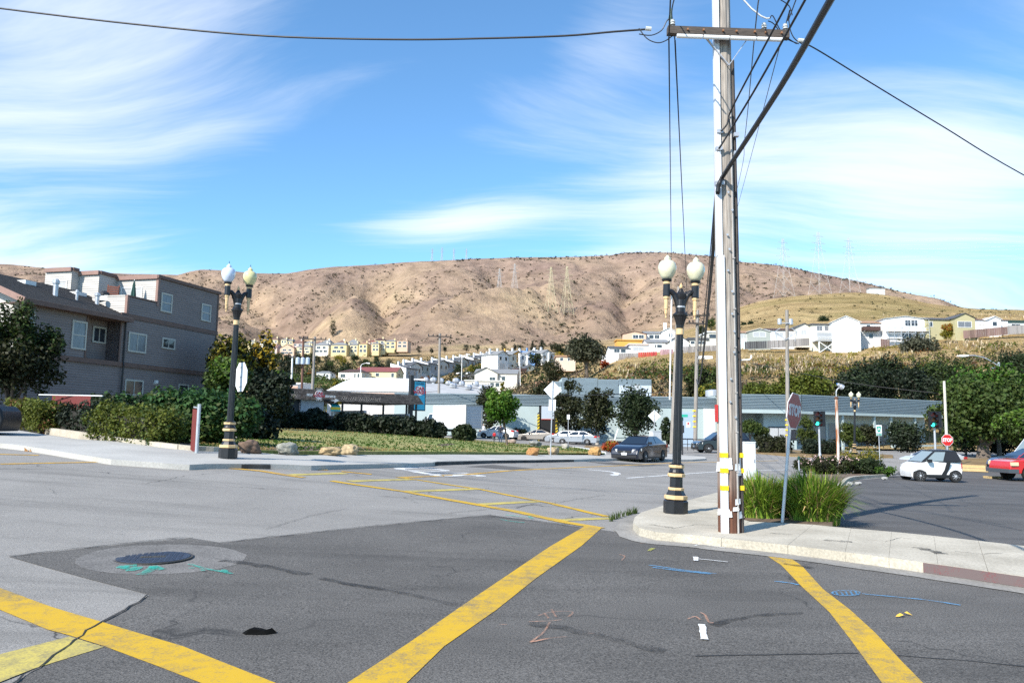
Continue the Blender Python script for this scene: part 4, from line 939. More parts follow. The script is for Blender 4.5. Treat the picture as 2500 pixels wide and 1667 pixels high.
def diamond(label, base, top, side, yaw, plaque=None):
    t = thing('diamond_sign', label, 'road sign', base, yaw, 'diamond signs seen from behind'); h = (top - base).length
    MB().tube([(0, -.03, 0), (0, -.03, h)], .03, 8).build('post', GALV, t)
    mb = MB(); ngon(mb, 4, side * .707, .004, .012, (0, h - side * .70)); mb.build('panel', SIGNBACK, t, fix=True)
    if plaque: MB().box(-plaque[0] / 2, plaque[0] / 2, .004, .012, h - side * 1.42 - plaque[1], h - side * 1.42).build('plaque', SIGNBACK, t)
    orient(t, base, top); return t
d1b = G(1344, 1116, .12); diamond('large white diamond sign back with rectangular plaque on a tall post', d1b, P(1350, 930, d1b.y), .64, R(-12), (.34, .55))
d2b = G(1596, 1104); diamond('smaller white diamond sign back beside the dark sedan', d2b, P(1598, 1000, d2b.y), .72, R(-5))
# green bicycle route sign
gb = G(2150, 1163); GREEN = mat('green sign sheeting', (.005, .28, .20), .45)
t = thing('route_sign', 'white and green bicycle route sign with arrow plate in the shrubs', 'road sign', gb, R(-4)); h = P(2147, 1037, gb.y).z - gb.z
MB().tube([(0, .03, 0), (0, .03, h)], .022, 8).build('post', GALV, t)
MB().box(-.15, .15, -.004, .004, h - .43, h - .01).build('panel', SWHITE, t)
mb = MB(); mb.prism([(-.11, -.006, h - .12), (-.06, -.006, h - .07), (0, -.006, h - .10), (.06, -.006, h - .05), (.11, -.006, h - .11), (.11, -.006, h - .24), (.07, -.006, h - .35), (0, -.006, h - .39), (-.07, -.006, h - .35), (-.11, -.006, h - .24)], (0, -.003, 0)); bd = mb.build('bridge_badge', GREEN, t, fix=True)
mb = MB()
for s in (-1, 1):
    mb.tube([(s * .055 + .045 * math.cos(a), -.012, h - .24 + .045 * math.sin(a)) for a in [k * math.pi / 6 for k in range(13)]], .009, 4)
mb.bar((-.055, -.012, h - .24), (0, -.012, h - .18), .016); mb.bar((0, -.012, h - .18), (.055, -.012, h - .24), .016); mb.bar((-.03, -.012, h - .17), (.05, -.012, h - .17), .014); mb.build('bicycle_symbol', SWHITE, bd)
mb = MB(); mb.box(-.145, .145, -.004, .004, h - .57, h - .455); pl = mb.build('arrow_plate', SWHITE, t); MB().box(-.13, .13, -.0075, -.0045, h - .557, h - .468).build('plate_field', GREEN, pl)
mb = MB(); mb.bar((-.05, -.012, h - .512), (.09, -.012, h - .512), .022, .01); mb.prism([(-.1, -.012, h - .512), (-.04, -.012, h - .485), (-.04, -.012, h - .54)], (0, -.003, 0)); mb.build('arrow', SWHITE, pl)
# rusty lamp column
rb = G(2048, 1160); t = thing('lamp_column', 'white lamp column streaked with rust carrying a tilted flood lamp', 'lamp post', rb)
RUST = mat('white paint streaked with rust', (.66, .64, .58), .7, col2=(.30, .10, .03), scale=1.9, stretch=(5, 5, .5), thresh=(.42, .54))
h = P(2049, 972, rb.y).z - rb.z
MB().lathe([(.085, 0), (.078, h)], 14).build('column', RUST, t)
MB().lathe([(.115, h - .03), (.12, h), (.115, h + .03), (.05, h + .09)], 14).build('flange', mat('rust brown iron', (.10, .045, .025), .9, var=.3, scale=9), t)
MB().tube(smoothline([(0, 0, h + .05), (0, 0, h + .3), (.03, 0, h + .42), (.12, 0, h + .53), (.2, 0, h + .57)], 4), .03, 8).build('bracket', GALV, t)
mm = M.Translation((.2, -.02, h + .66)) @ M.Rotation(R(-55), 4, 'Y') @ M.Rotation(R(180), 4, 'X')
mb = MB(); mb.lathe([(.05, -.16), (.09, -.13), (.1, .0), (.13, .03), (.14, .09), (.15, .14)], 14, mat=mm); hd = mb.build('lamp_head', GALV, t, smooth=False)
MB().lathe([(.14, .14), (.13, .19), (.05, .22)], 14, mat=mm).build('lens', SWHITE, hd); MB().lathe([(.035, -.2), (.035, -.16)], 8, mat=mm).build('photocell', mat('blue photocell', (.08, .25, .6), .4), hd)
# thin pale pole by the far stop sign
tb = GY(2313, 50.2); tt = P(2305, 930, tb.y + .2); t = wood_pole('thin pale pole rising behind the red stop sign', tb + V((.1, .3, 0)), tt, .1, mt=mat('pale pole paint', (.60, .57, .46), .7, var=.2, scale=3))
# traffic signals
AMB = mat('unlit red lens', (.25, .03, .02), .3); AMB2 = mat('unlit amber lens', (.28, .10, .02), .3)
GRN = mat('lit green lens', (.05, .6, .5), .3, emit=(.05, 1, .72), estr=1.6)
def signal(label, b, zc, yaw, dz=0.0):
    t = thing('traffic_light', label, 'traffic light', b, yaw, 'traffic lights'); 
    MB().lathe([(.2, 0), (.2, .1), (.1, .35), (.075, .5), (.065, zc + .5)], 10).build('post', GALV, t)
    for dx, rz, lit in ((-.22, 0, True), (.24, R(-80), False)):
        hd = MB().box(-.17, .17, -.12, .1, zc - .55, zc + .55, M.Translation((dx, -.12, 0)) @ M.Rotation(rz, 4, 'Z')).build('signal_head', BLACK, t)
        for k, m in ((1, AMB), (0, AMB2), (-1, GRN if lit else AMB)):
            mm = M.Translation((dx, -.12, zc + k * .345)) @ M.Rotation(rz, 4, 'Z') @ M.Rotation(R(90), 4, 'X')
            MB().lathe([(.135, .121), (.12, .128)], 14, mat=mm).build('lens', m, hd)
            mb = MB(); mm2 = M.Translation((dx, -.12, zc + k * .345)) @ M.Rotation(rz, 4, 'Z')
            for a in range(0, 9):
                a0, a1 = R(-10 + a * 22), R(-10 + (a + 1) * 22)
                mb.add([mm2 @ V((.15 * math.cos(q), y, .15 * math.sin(q))) for q in (a0, a1) for y in (-.12, -.32)], [(0, 1, 3, 2)])
            mb.build('visor', BLACK, hd)
    return t
sb = G(2002, 1121); signal('traffic light showing green left of the rusty lamp column', sb, P(2003, 1022, sb.y).z - sb.z, R(0))
sb2 = GY(2282, 52); signal('traffic light showing green beside the thin pale pole', sb2, P(2281, 1024, sb2.y).z - sb2.z, R(0))
# cabinets, posts
cb = G(1826, 1178); t = thing('utility_cabinet', 'tall white utility cabinet behind the wooden pole', 'cabinet', cb, R(12)); h = P(1826, 1078, cb.y).z - cb.z
CABW = mat('white cabinet paint', (.78, .78, .77), .45, var=.04, scale=2)
w = .44; MB().box(-w / 2, w / 2, -.2, .2, .05, h - .03).build('body', CABW, t); MB().box(-w / 2 - .015, w / 2 + .015, -.215, .215, h - .03, h).build('lid', CABW, t); MB().box(-w / 2 - .04, w / 2 + .04, -.24, .24, -.1, .05).build('plinth', CONC, t)
MB().box(-w / 2 + .03, w / 2 - .03, -.206, -.2, .12, h - .08).build('door', CABW, t); MB().box(w / 2 - .08, w / 2 - .05, -.225, -.206, h * .5, h * .5 + .12).build('handle', GALV, t)
cb = G(1600, 1101); t = thing('utility_cabinet', 'squat grey utility cabinet behind the dark sedan', 'cabinet', cb, R(20)); CABG = mat('pale grey cabinet paint', (.52, .54, .56), .5, var=.06, scale=2)
h = P(1600, 1051, cb.y).z - cb.z; MB().box(-.42, .42, -.3, .3, 0, h - .06).build('body', CABG, t); MB().box(-.45, .45, -.33, .33, h - .06, h).build('lid', CABG, t); MB().box(-.36, .36, -.31, -.3, .1, h - .15).build('door', CABG, t)
cb = G(1951, 1160); t = thing('marker_post', 'short grey marker post with dark green cap behind the grass', 'post', cb); h = P(1951, 1114, cb.y).z - cb.z
MB().tube([(0, 0, 0), (0, 0, h)], .035, 8).build('post', GALV, t); MB().lathe([(.05, h - .16), (.055, h - .15), (.055, h - .02), (.03, h + .02)], 10).build('cap', mat('dark green cap', (.01, .06, .045), .4), t)
b0 = G(1493, 1098); b1 = P(1509, 1046, b0.y + .5); t = thing('guy_wire_guard', 'leaning white guy wire guard behind the red shrub', 'guy guard', b0); MB().tube([(0, 0, 0), b1 - b0], .045, 8).build('guard_tube', WHITE, t); MB().tube([b1 - b0, (b1 - b0) * 4.2], .012, 5).build('guy_wire', CABLE, t)
b0 = G(1387, 1086); t = thing('parking_sign', 'small grey sign on a thin post between the dark street trees', 'road sign', b0); h = P(1388, 1012, b0.y).z - b0.z
MB().tube([(0, 0, 0), (0, 0, h)], .035, 6).build('post', GALV, t); MB().box(-.15, .15, -.05, -.035, h - .5, h).build('panel', SIGNBACK, t)
sbb = G(1666, 1112); t = thing('street_name_sign', 'green street name sign on a dark post right of the near lamp', 'street sign', sbb); h = P(1666, 1018, sbb.y).z - sbb.z
MB().tube([(0, 0, 0), (0, 0, h)], .06, 8).build('post', DARK, t); MB().box(-.05, .42, -.02, .02, h, h + .2, M.Rotation(R(-20), 4, 'Z')).build('name_plate', GREEN, t); MB().box(-.1, .28, -.02, .02, h - .24, h - .04, M.Rotation(R(60), 4, 'Z')).build('name_plate', GREEN, t); MB().box(-.13, .13, -.1, .1, h - 1.15, h - .6).build('signal_box', DARK, t)
# cobra lamp behind the big trees, right
cb = P(2441, 1000, 80); ct = P(2438, 884, 80); t = thing('street_light', 'curved white cobra arm street light above the big green trees', 'street light', V((cb.x, 80, tz(cb.x, 80))), 0); o = t.location
MB().tube([(0, 0, 0), ct - o], [.14, .1], 10).build('column', GALV, t)
MB().tube(smoothline([P(a, b, 80) - o for a, b in ((2438, 894), (2425, 885), (2405, 874), (2380, 868), (2362, 868))], 4), .05, 8).build('arm', GALV, t)
MB().tube([P(2364, 868, 80) - o, P(2350, 869, 80) - o, P(2336, 869, 80) - o], [.09, .13, .05], 8).build('lamp_head', SWHITE, t)
mb = MB(); mb.bar(P(2436, 894, 80) - o, P(2419, 900, 80) - o, .1); mb.build('lower_arm', GALV, t)
for lab, pts, Y in (('distant white street light above the red roofed house', ((881, 925), (881, 893), (884, 889), (894, 886)), 170), ('white street light among the townhouses, left one', ((1127, 915), (1128, 871), (1133, 867), (1141, 865)), 225), ('double armed white street light over the middle townhouses', ((1271, 905), (1269, 871), (1276, 865), (1287, 871)), 260)):
    q = [P(a, b, Y) for a, b in pts]; b0 = V((q[0].x, Y, tz(q[0].x, Y))); t = thing('street_light', lab, 'street light', b0, 0, 'distant street lights')
    MB().tube([(0, 0, 0), q[1] - b0], [.13, .1], 6).build('column', WHITE, t); MB().tube([p - b0 for p in q[1:]], [.08, .07, .06], 6).build('arm', WHITE, t); MB().tube([q[3] - b0, q[3] - b0 + V((.8, 0, -.1))], [.12, .16], 6).build('lamp_head', WHITE, t)
# ------------------------------------------------------------------ vegetation
def leaf_cloud(name, centres, radii, per, size, seed, squash=1.0, asp=1.6, flat=0.3, tilt=0.9):
    """many small rhombic leaves spread over clumps; centres (n,3), radii (n,)"""
    r = np.random.RandomState(seed); n = len(centres); N = n * per
    c = np.repeat(np.asarray(centres, float), per, 0); rad = np.repeat(np.asarray(radii, float), per)
    d = r.normal(size=(N, 3)); d /= np.linalg.norm(d, axis=1)[:, None]
    rr = rad * r.uniform(0.25, 1.08, N) ** 0.6
    p = c + d * rr[:, None] * np.array([1, 1, squash])
    nrm = d * tilt + r.normal(size=(N, 3)) * 0.7 + np.array([0, 0, flat]); nrm /= np.linalg.norm(nrm, axis=1)[:, None]
    u = np.cross(nrm, r.normal(size=(N, 3))); u /= np.linalg.norm(u, axis=1)[:, None]; w = np.cross(nrm, u)
    s = size * r.uniform(0.55, 1.35, N)[:, None]
    vs = np.stack([p - u * s * asp * .5, p + w * s * .5 + nrm * s * .12, p + u * s * asp * .5, p - w * s * .5 + nrm * s * .12], 1).reshape(-1, 3)
    me = bpy.data.meshes.new(name); me.vertices.add(4 * N); me.vertices.foreach_set('co', vs.ravel())
    me.loops.add(4 * N); me.loops.foreach_set('vertex_index', np.arange(4 * N, dtype=np.int32))
    me.polygons.add(N); me.polygons.foreach_set('loop_start', np.arange(0, 4 * N, 4, dtype=np.int32)); me.update(calc_edges=True)
    return me
def crown_points(shape, rx, ry, rz, n, seed, rough=.28):
    r = np.random.RandomState(seed); out = []
    while len(out) < n:
        d = r.normal(size=3); d /= np.linalg.norm(d); q = r.uniform(.15, 1) ** .45
        lump = 1 + rough * noise.noise(V(d * 1.9) + V((seed * 1.7, 3.1, 0))) * 2
        p = d * q * lump
        if shape == 'cone':
            z = r.uniform(0, 1) ** 1.35; w = (1 - z) ** .85 * (0.55 + .45 * q); a = r.uniform(0, 6.283); p = np.array([w * math.cos(a), w * math.sin(a), z * 2 - 1])
        elif shape == 'umbrella': p[2] = abs(p[2]) * .9 - .25 + .25 * (1 - min(1, math.hypot(p[0], p[1])))
        elif shape == 'dome': p[2] = max(p[2], -.45)
        out.append(p * np.array([rx, ry, rz]))
    return np.array(out)
BARK = mat('grey-brown bark', (.12, .095, .075), .95, var=.35, scale=6, stretch=(5, 5, 1), bump=.02)
BARKW = mat('pale bark', (.42, .39, .35), .9, var=.25, scale=5, stretch=(4, 4, 1))
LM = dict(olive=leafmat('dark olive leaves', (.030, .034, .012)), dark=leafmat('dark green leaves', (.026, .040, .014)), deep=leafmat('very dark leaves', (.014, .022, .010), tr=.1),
          mid=leafmat('mid green leaves', (.050, .078, .016)), bright=leafmat('bright green leaves', (.085, .15, .016)), fresh=leafmat('fresh green leaves', (.055, .125, .012)),
          yellow=leafmat('yellow green leaves', (.19, .17, .02)), gold=leafmat('yellow autumn leaves', (.33, .23, .02)), orange=leafmat('orange autumn leaves', (.33, .12, .02)), grey=leafmat('grey green leaves', (.075, .078, .048)),
          rust=leafmat('rust brown scrub', (.16, .075, .03)), red=leafmat('red orange leaves', (.34, .06, .015)), brown=leafmat('grey brown scrub', (.14, .105, .07)), tan=leafmat('tan dry grass', (.42, .31, .13)), juniper=leafmat('olive juniper leaves', (.088, .105, .013)), ivy=leafmat('glossy shrub leaves', (.035, .085, .022)),
          plume=leafmat('pale pampas plumes', (.50, .40, .27)), topi=leafmat('clipped cypress leaves', (.062, .082, .016)))
SEED = [100]
def tree(label, base, h, rx, kind='mid', shape='round', trunk=None, rz=None, clumps=60, per=26, leaf=None, cr=None, group=None, name='tree', bark=None, lean=(0, 0), kind2=None, cat='tree', tr=None, dy=1.0):
    """base: ground point; h: total height; rx: crown radius; trunk: height at which the crown starts"""
    SEED[0] += 1; sd_ = SEED[0]
    trunk = h * .25 if trunk is None else trunk; ch = h - trunk; rz = rz or ch / 2
    t = thing(name, label, cat, base, rnd.uniform(0, 6), group)
    cz = trunk + ch / 2; cr = cr or rx * .34; leaf = leaf or max(.07, rx * .085)
    pts = crown_points(shape, rx * .86, rx * .86 * dy, rz * .86, clumps, sd_) + np.array([lean[0], lean[1], cz])
    me = leaf_cloud('crown', pts, np.random.RandomState(sd_).uniform(.7, 1.25, clumps) * cr, per, leaf, sd_); me.materials.append(LM[kind]); link('crown', me, t)
    if kind2:
        top = pts[pts[:, 2] > cz + rz * .15][: clumps // 3]
        if len(top): me = leaf_cloud('crown', top, np.full(len(top), cr * 1.1), per, leaf, sd_ + 7); me.materials.append(LM[kind2]); link('crown', me, t)
    r0 = tr or max(.05, h * .022); mb = MB()
    mb.tube(smoothline([(0, 0, -.1), (lean[0] * .3, lean[1] * .3, trunk * .6), (lean[0] * .7, lean[1] * .7, trunk + ch * .2), (lean[0], lean[1], trunk + ch * .6)], 3), [r0 * (1.25 - .1 * k) for k in range(10)], 8)
    for k in range(5):
        a = k * 1.3 + sd_; p = pts[(k * 7) % len(pts)]
        mb.tube([(lean[0] * .6, lean[1] * .6, trunk * .8), (p[0] * .4 + lean[0] * .3, p[1] * .4, trunk + (p[2] - trunk) * .5), tuple(p)], [r0 * .55, r0 * .38, r0 * .12], 5)
    mb.build('trunk', bark or BARK, t, smooth=True)
    return t
def tree_px(label, bx, by, top, half, Y=None, cstart=None, **k):
    """place a tree from photo pixels: base column/row, top row, crown half width, crown start row"""
    b = G(bx, by) if Y is None else T(bx, Y); 
    if Y is not None and Y < 100: b = V((ray(bx, by).x * Y, Y, gz(ray(bx, by).x * Y, Y)))
    m = b.y / 1875; h = P(bx, top, b.y).z - b.z
    tr_ = None if cstart is None else max(.2, P(bx, cstart, b.y).z - b.z)
    return tree(label, b, h, half * m, trunk=tr_, **k)

# left edge and behind the apartment block
tree_px('dark leafy tree at the left edge in front of the apartment block', 22, 1046, 735, 105, None, 1000, kind='olive', kind2='mid', clumps=150, per=60, leaf=.11, cr=.42)
tree_px('shadow-darkened tree with yellowing top right behind the apartment block corner', 545, 1060, 792, 58, 50, 1030, kind='deep', kind2='yellow', clumps=90, per=50, leaf=.16)  # very dark leaves paint the apartment block's shadow below the yellow top
tree_px('tree with orange-yellow top behind the left street lamp', 628, 1060, 805, 45, 54, 1030, kind='deep', kind2='gold', clumps=80, per=50, leaf=.16)  # lower crown holds the building's shadow as leaf colour
tree_px('young light green tree with thin pale trunk beside the left street lamp', 578, 1080, 868, 54, None, 985, kind='mid', kind2='bright', clumps=70, per=46, leaf=.11, cr=.33, bark=BARKW, lean=(.55, 0), tr=.055)
tree_px('shadowed dark tree between the lamp and the car wash', 655, 1060, 905, 60, 46, 1040, kind='deep', clumps=80, per=46, leaf=.16)  # near-black leaves carry the same building shadow as colour
# trees along the teal building
tree_px('dark olive street tree left of the bright green young tree', 1198, 1062, 940, 42, 92, 1048, kind='olive', clumps=90, per=44, leaf=.2, group='street trees before the teal building', tr=.2)
tree_px('bright green young tree on a leaning stake on the lawn', 1239, 1091, 956, 40, 55, 1030, kind='fresh', kind2='bright', clumps=80, per=40, leaf=.14, cr=.42, lean=(.5, 0), bark=BARK, tr=.07)
tree_px('dark street tree right of the large diamond sign', 1388, 1078, 934, 40, 92, 1062, kind='olive', clumps=100, per=44, leaf=.2, group='street trees before the teal building', tr=.18)
tree_px('dark street tree with whitewashed trunk foot', 1458, 1086, 948, 44, 88, 1062, kind='olive', clumps=100, per=44, leaf=.2, group='street trees before the teal building', bark=BARKW, tr=.2)
tree_px('broadest dark street tree, behind the dark sedan', 1550, 1090, 938, 58, 86, 1066, kind='dark', clumps=130, per=46, leaf=.2, group='street trees before the teal building', tr=.22)
tree_px('narrow dark shrub tree between the sedan and the near lamp', 1628, 1100, 1018, 18, 82, 1092, kind='dark', clumps=50, per=40, leaf=.16)
# clipped trees before the right wing
TG = 'clipped garden trees before the teal building'
tree_px('light green umbrella shaped clipped tree behind the dark suv', 1832, 1100, 1024, 26, 76, 1068, kind='mid', shape='umbrella', clumps=70, per=50, leaf=.12, group=TG, kind2='topi')
tree_px('round dark clipped tree left of the white blinds window', 1860, 1104, 1030, 19, 77, 1092, kind='topi', clumps=60, per=50, leaf=.12, group=TG)
tree_px('ball shaped brownish clipped tree with twisted trunk', 1972, 1112, 1032, 23, 76, 1082, kind='topi', clumps=70, per=60, leaf=.11, group=TG, rz=2.0)
tree_px('light green ball tree behind the rusty lamp column', 2078, 1112, 1032, 27, 78, 1086, kind='topi', clumps=70, per=60, leaf=.12, group=TG, bark=BARKW)
tree_px('dark spreading garden tree left of the bicycle sign', 2120, 1112, 1040, 30, 80, 1086, kind='olive', clumps=70, per=40, leaf=.14, group=TG)
tree_px('large dark shrub under the teal eaves', 2215, 1112, 1032, 46, 78, 1100, kind='deep', clumps=100, per=44, leaf=.16, group=TG, kind2='dark')
tree_px('small round light green tree behind the red stop sign', 2322, 1112, 1045, 22, 74, 1090, kind='mid', clumps=50, per=50, leaf=.12)
# the big trees at the right
BT = 'big green trees at the right'
tree_px('huge spreading green tree with thick grey trunk at the right', 2402, 1130, 925, 112, 63, 1085, kind='mid', kind2='mid', clumps=230, per=56, leaf=.2, cr=.8, group=BT, tr=.5, rz=2.7)
tree_px('tall dark green tree behind the thin pale pole', 2290, 1000, 880, 75, 114, 985, kind='dark', kind2='mid', clumps=170, per=54, leaf=.2, cr=.9, group=BT)
tree_px('tall green tree behind the cobra street light', 2440, 1110, 895, 95, 68, 1060, kind='mid', kind2='fresh', clumps=190, per=54, leaf=.2, cr=.95, group=BT)
tree_px('light green bushy tree at the right edge above the white van', 2500, 1120, 998, 58, 54, 1085, kind='mid', kind2='bright', clumps=110, per=56, leaf=.15, group=BT)
tree_px('dark low tree filling the gap beneath the huge green tree', 2360, 1118, 1015, 48, 70, 1105, kind='deep', clumps=90, per=40, leaf=.18)
tree_px('dark low tree behind the red pickup', 2450, 1118, 1020, 60, 70, 1105, kind='deep', clumps=90, per=40, leaf=.18)
# trees rising behind the teal roof
RG = 'trees on the slope behind the teal roof'
for lab, x, top, half, Y, kd, k2 in (('dark conifer mass behind the teal roof, right of the rusty lamp', 2150, 868, 62, 112, 'deep', 'dark'), ('dark conifer left of the flood lamp head', 2085, 905, 48, 108, 'deep', 'dark'), ('yellow green bush tree behind the teal roof corner', 1985, 900, 55, 110, 'juniper', None), ('yellow green bush behind the stop sign top', 1925, 918, 38, 112, 'juniper', None),
     ('low olive bush along the roof right of the wooden pole', 1850, 938, 45, 112, 'juniper', None), ('round olive bush behind the near lamp neck', 1705, 885, 34, 130, 'olive', 'mid'), ('yellow green bush over the roof beside the metal vent', 1735, 942, 42, 112, 'yellow', 'mid'), ('olive bush rising behind the banded pole', 1755, 905, 32, 124, 'olive', 'mid'), ('dark shrub tree right of the dark conifers', 2230, 895, 48, 106, 'deep', None), ('dark green tree at the far right of the slope', 2480, 850, 46, 150, 'dark', None)):
    tree_px(lab, x, 1000, top, half, Y, 985, kind=kd, kind2=k2, clumps=90, per=44, leaf=.26, group=RG)
# single trees on the slopes
SG_ = 'single trees on the hillside'
def slope_tree(label, x, ybase, top, half, Y, **k):
    x3 = ray(x, 900).x * Y; b = V((x3, Y, P(x, ybase, Y).z)); b.z = min(b.z, tz(x3, Y)); h = P(x, top, Y).z - b.z
    k.setdefault('clumps', 70); k.setdefault('per', 34); k.setdefault('leaf', max(.22, half * Y / 1875 * .09)); k.setdefault('group', SG_)
    return tree(label, b, h, half * Y / 1875, trunk=h * k.pop('tf', .2), **k)
slope_tree('round grey green tree below the scaffolded house', 2243, 898, 818, 43, 185, kind='grey', clumps=120, per=40, tf=.1)
slope_tree('spreading dark oak on the knoll left of the hillside houses', 1432, 905, 828, 46, 195, kind='grey', kind2='olive', clumps=130, per=40, tf=.4, shape='dome', tr=.5)
slope_tree('dark bush tree right of the dark oak over the townhouses', 1350, 915, 880, 26, 205, kind='olive')
slope_tree('dark olive tree below the brown brick terrace', 1330, 985, 925, 38, 150, kind='olive', clumps=90)
slope_tree('lone dark bush high on the dry hillside', 809, 795, 779, 9, 800, kind='dark', tf=.05)
for k, (x, yb, tp, hf, kd) in enumerate(((966, 862, 848, 6, 'dark'), (1022, 862, 841, 8, 'deep'), (1052, 862, 847, 5, 'deep'), (1085, 857, 841, 5, 'deep'), (1137, 858, 838, 9, 'deep'), (1165, 860, 838, 6, 'dark'), (1228, 860, 836, 6, 'dark'), (1256, 862, 838, 5, 'deep'), (1268, 864, 842, 5, 'deep'), (1346, 862, 838, 5, 'deep'))):
    slope_tree(f'{ordinal(k)} from the left of the small dark trees against the foot of the dry hill', x, yb, tp, hf, 520, kind=kd, clumps=40, per=26, tf=.25)
slope_tree('left pointed conifer at the foot of the dry hill', 1300, 880, 830, 9, 420, kind='deep', shape='cone', clumps=60)
slope_tree('right pointed conifer at the foot of the dry hill', 1322, 880, 828, 12, 420, kind='deep', shape='cone', clumps=70)
slope_tree('dark shrub tree beside the golden slope above the houses, left one', 1835, 800, 783, 8, 285, kind='dark', tf=.05)
slope_tree('dark shrub tree beside the golden slope above the houses, right one', 1818, 802, 786, 7, 285, kind='dark', tf=.05)
slope_tree('dark round shrub above the roof of the white boxy house', 2014, 790, 771, 13, 275, kind='dark', tf=.05)
slope_tree('flat olive shrub on the golden slope', 1951, 785, 771, 11, 300, kind='olive', tf=.02, shape='dome')
slope_tree('dark green pine on the slope right of the near lamp, upper', 1738, 812, 770, 14, 330, kind='mid', tf=.1)
slope_tree('dark green pine on the slope right of the near lamp, lower', 1715, 822, 795, 12, 325, kind='dark', tf=.1)
slope_tree('yellow autumn tree beside the olive house', 2318, 822, 788, 15, 190, kind='yellow', kind2='orange')
slope_tree('red orange bush on the slope beside the solar panels', 1477, 905, 880, 11, 205, kind='red', tf=.02, clumps=60)
slope_tree('orange brown bush among the townhouses', 1040, 940, 915, 14, 190, kind='rust', tf=.02)
slope_tree('yellow bush beside the beige house', 1228, 960, 928, 6, 170, kind='yellow', tf=.02)
slope_tree('small yellow green tree beside the white flat roof', 823, 955, 922, 10, 155, kind='yellow', tf=.1)
# green belt below the yellow houses and behind the townhouses
belt = []
rb_ = random.Random(5)
for k in range(26): belt.append((606 + k * 15.5 + rb_.uniform(-5, 5), rb_.choice((470, 430, 390)), rb_.uniform(15, 30), rb_.uniform(9, 15), rb_.choice(('dark', 'olive', 'mid', 'mid', 'olive', 'dark', 'grey', 'yellow'))))
belt += [(664, 330, 24, 10, 'gold'), (756, 330, 16, 8, 'orange'), (700, 300, 62, 22, 'deep'), (722, 290, 70, 18, 'deep'), (800, 320, 40, 22, 'olive'), (845, 320, 44, 24, 'dark'), (885, 330, 36, 20, 'dark'), (925, 340, 52, 24, 'deep'), (955, 330, 40, 20, 'mid'), (980, 380, 30, 15, 'olive')]
belt.sort()
for k, (x, Y, hpx, hf, kd) in enumerate(belt):
    b = T(x, Y); h = hpx * Y / 1875
    tree(f'{kd.replace("gold", "yellow").replace("deep", "very dark").replace("mid", "mid green")} tree, {ordinal(k)} from the left in the belt below the yellow houses', b, h, hf * Y / 1875, kind=kd, trunk=h * .08, clumps=46, per=26, leaf=hf * Y / 1875 * .11, group='trees in the belt below the yellow houses')
belt2 = []
for k in range(22): belt2.append((1075 + k * 15 + rb_.uniform(-6, 6), rb_.choice((440, 400, 370)), rb_.uniform(14, 28), rb_.uniform(9, 16), rb_.choice(('dark', 'olive', 'mid', 'dark', 'olive', 'grey', 'yellow'))))
belt2 += [(1185, 380, 20, 16, 'gold'), (1310, 350, 40, 20, 'dark'), (1365, 360, 24, 14, 'gold')]
belt2.sort()
for k, (x, Y, hpx, hf, kd) in enumerate(belt2):
    b = T(x, Y); h = hpx * Y / 1875
    tree(f'{kd.replace("gold", "yellow").replace("mid", "mid green")} tree, {ordinal(k)} from the left in the belt behind the townhouses', b, h, hf * Y / 1875, kind=kd, trunk=h * .08, clumps=46, per=26, leaf=hf * Y / 1875 * .11, group='trees in the belt behind the townhouses')
for k, (x, Y, hpx, hf, kd) in enumerate(((640, 190, 60, 34, 'mid'), (672, 180, 46, 30, 'mid'), (690, 185, 50, 26, 'bright'), (720, 170, 34, 24, 'mid'), (745, 165, 30, 22, 'olive'), (785, 160, 42, 26, 'olive'), (1010, 165, 30, 14, 'dark'), (1080, 190, 24, 12, 'mid'), (1110, 190, 20, 12, 'bright'))):
    b = T(x, Y); h = hpx * Y / 1875
    tree(f'{ordinal(k)} of the leafy trees rising just behind the car wash roof, counted from the left' if k < 6 else ('dark shrub beside the grey townhouses', 'hedge like green shrub below the townhouses', 'bright green shrub below the townhouses')[k - 6], b, h, hf * Y / 1875, kind=kd, trunk=h * .1, clumps=70, per=36, leaf=.3)

# scrub: masses nobody could count
def scatter(name, label, kind, n, region, size, seed, hz=.7, per=16, leafs=.4, cat='scrub', mask=None):
    r = random.Random(seed); cs, rs = [], []
    while len(cs) < n:
        x, Y = region(r); p = T(x, Y)
        if mask is not None and noise.noise(V((p.x * mask[0], p.y * mask[0], seed))) < mask[1]: continue
        s = r.uniform(*size); cs.append((p.x, p.y, p.z + s * hz * .5)); rs.append(s)
    me = leaf_cloud(name, cs, rs, per, leafs, seed, squash=hz); me.materials.append(LM[kind]); o = link(name, me); tag(o, label, cat, kind='stuff'); return o
slope = lambda r: (r.uniform(1445, 2600), r.uniform(118, 172))
slope_hi = lambda r: (r.uniform(1445, 2600), r.uniform(160, 195))
scatter('olive_scrub', 'olive green scrub covering the slope behind the teal building', 'olive', 650, slope, (.7, 1.7), 21, leafs=.34, mask=(.035, -.12))
scatter('green_scrub', 'mid green scrub covering the slope behind the teal building', 'mid', 500, slope, (.7, 1.8), 22, leafs=.34, mask=(.04, .08))
scatter('brown_scrub', 'grey brown dry scrub covering the slope behind the teal building', 'brown', 550, slope, (.6, 1.5), 23, leafs=.30, mask=(.03, -.05))
scatter('rust_scrub', 'rust brown scrub in patches on the slope', 'rust', 300, slope, (.6, 1.4), 24, leafs=.30, mask=(.045, .12))
scatter('yellow_scrub', 'yellow green scrub below the hillside houses', 'yellow', 260, slope_hi, (.5, 1.2), 25, leafs=.28, mask=(.05, .1))
scatter('dark_scrub', 'dark green scrub in hollows of the slope', 'dark', 260, slope, (.9, 2.0), 26, leafs=.34, mask=(.03, .18))
scatter('knoll_scrub', 'olive scrub on the knoll around the dark oak', 'olive', 260, lambda r: (r.uniform(1240, 1480), r.uniform(150, 330)), (.8, 2.2), 34, leafs=.4)
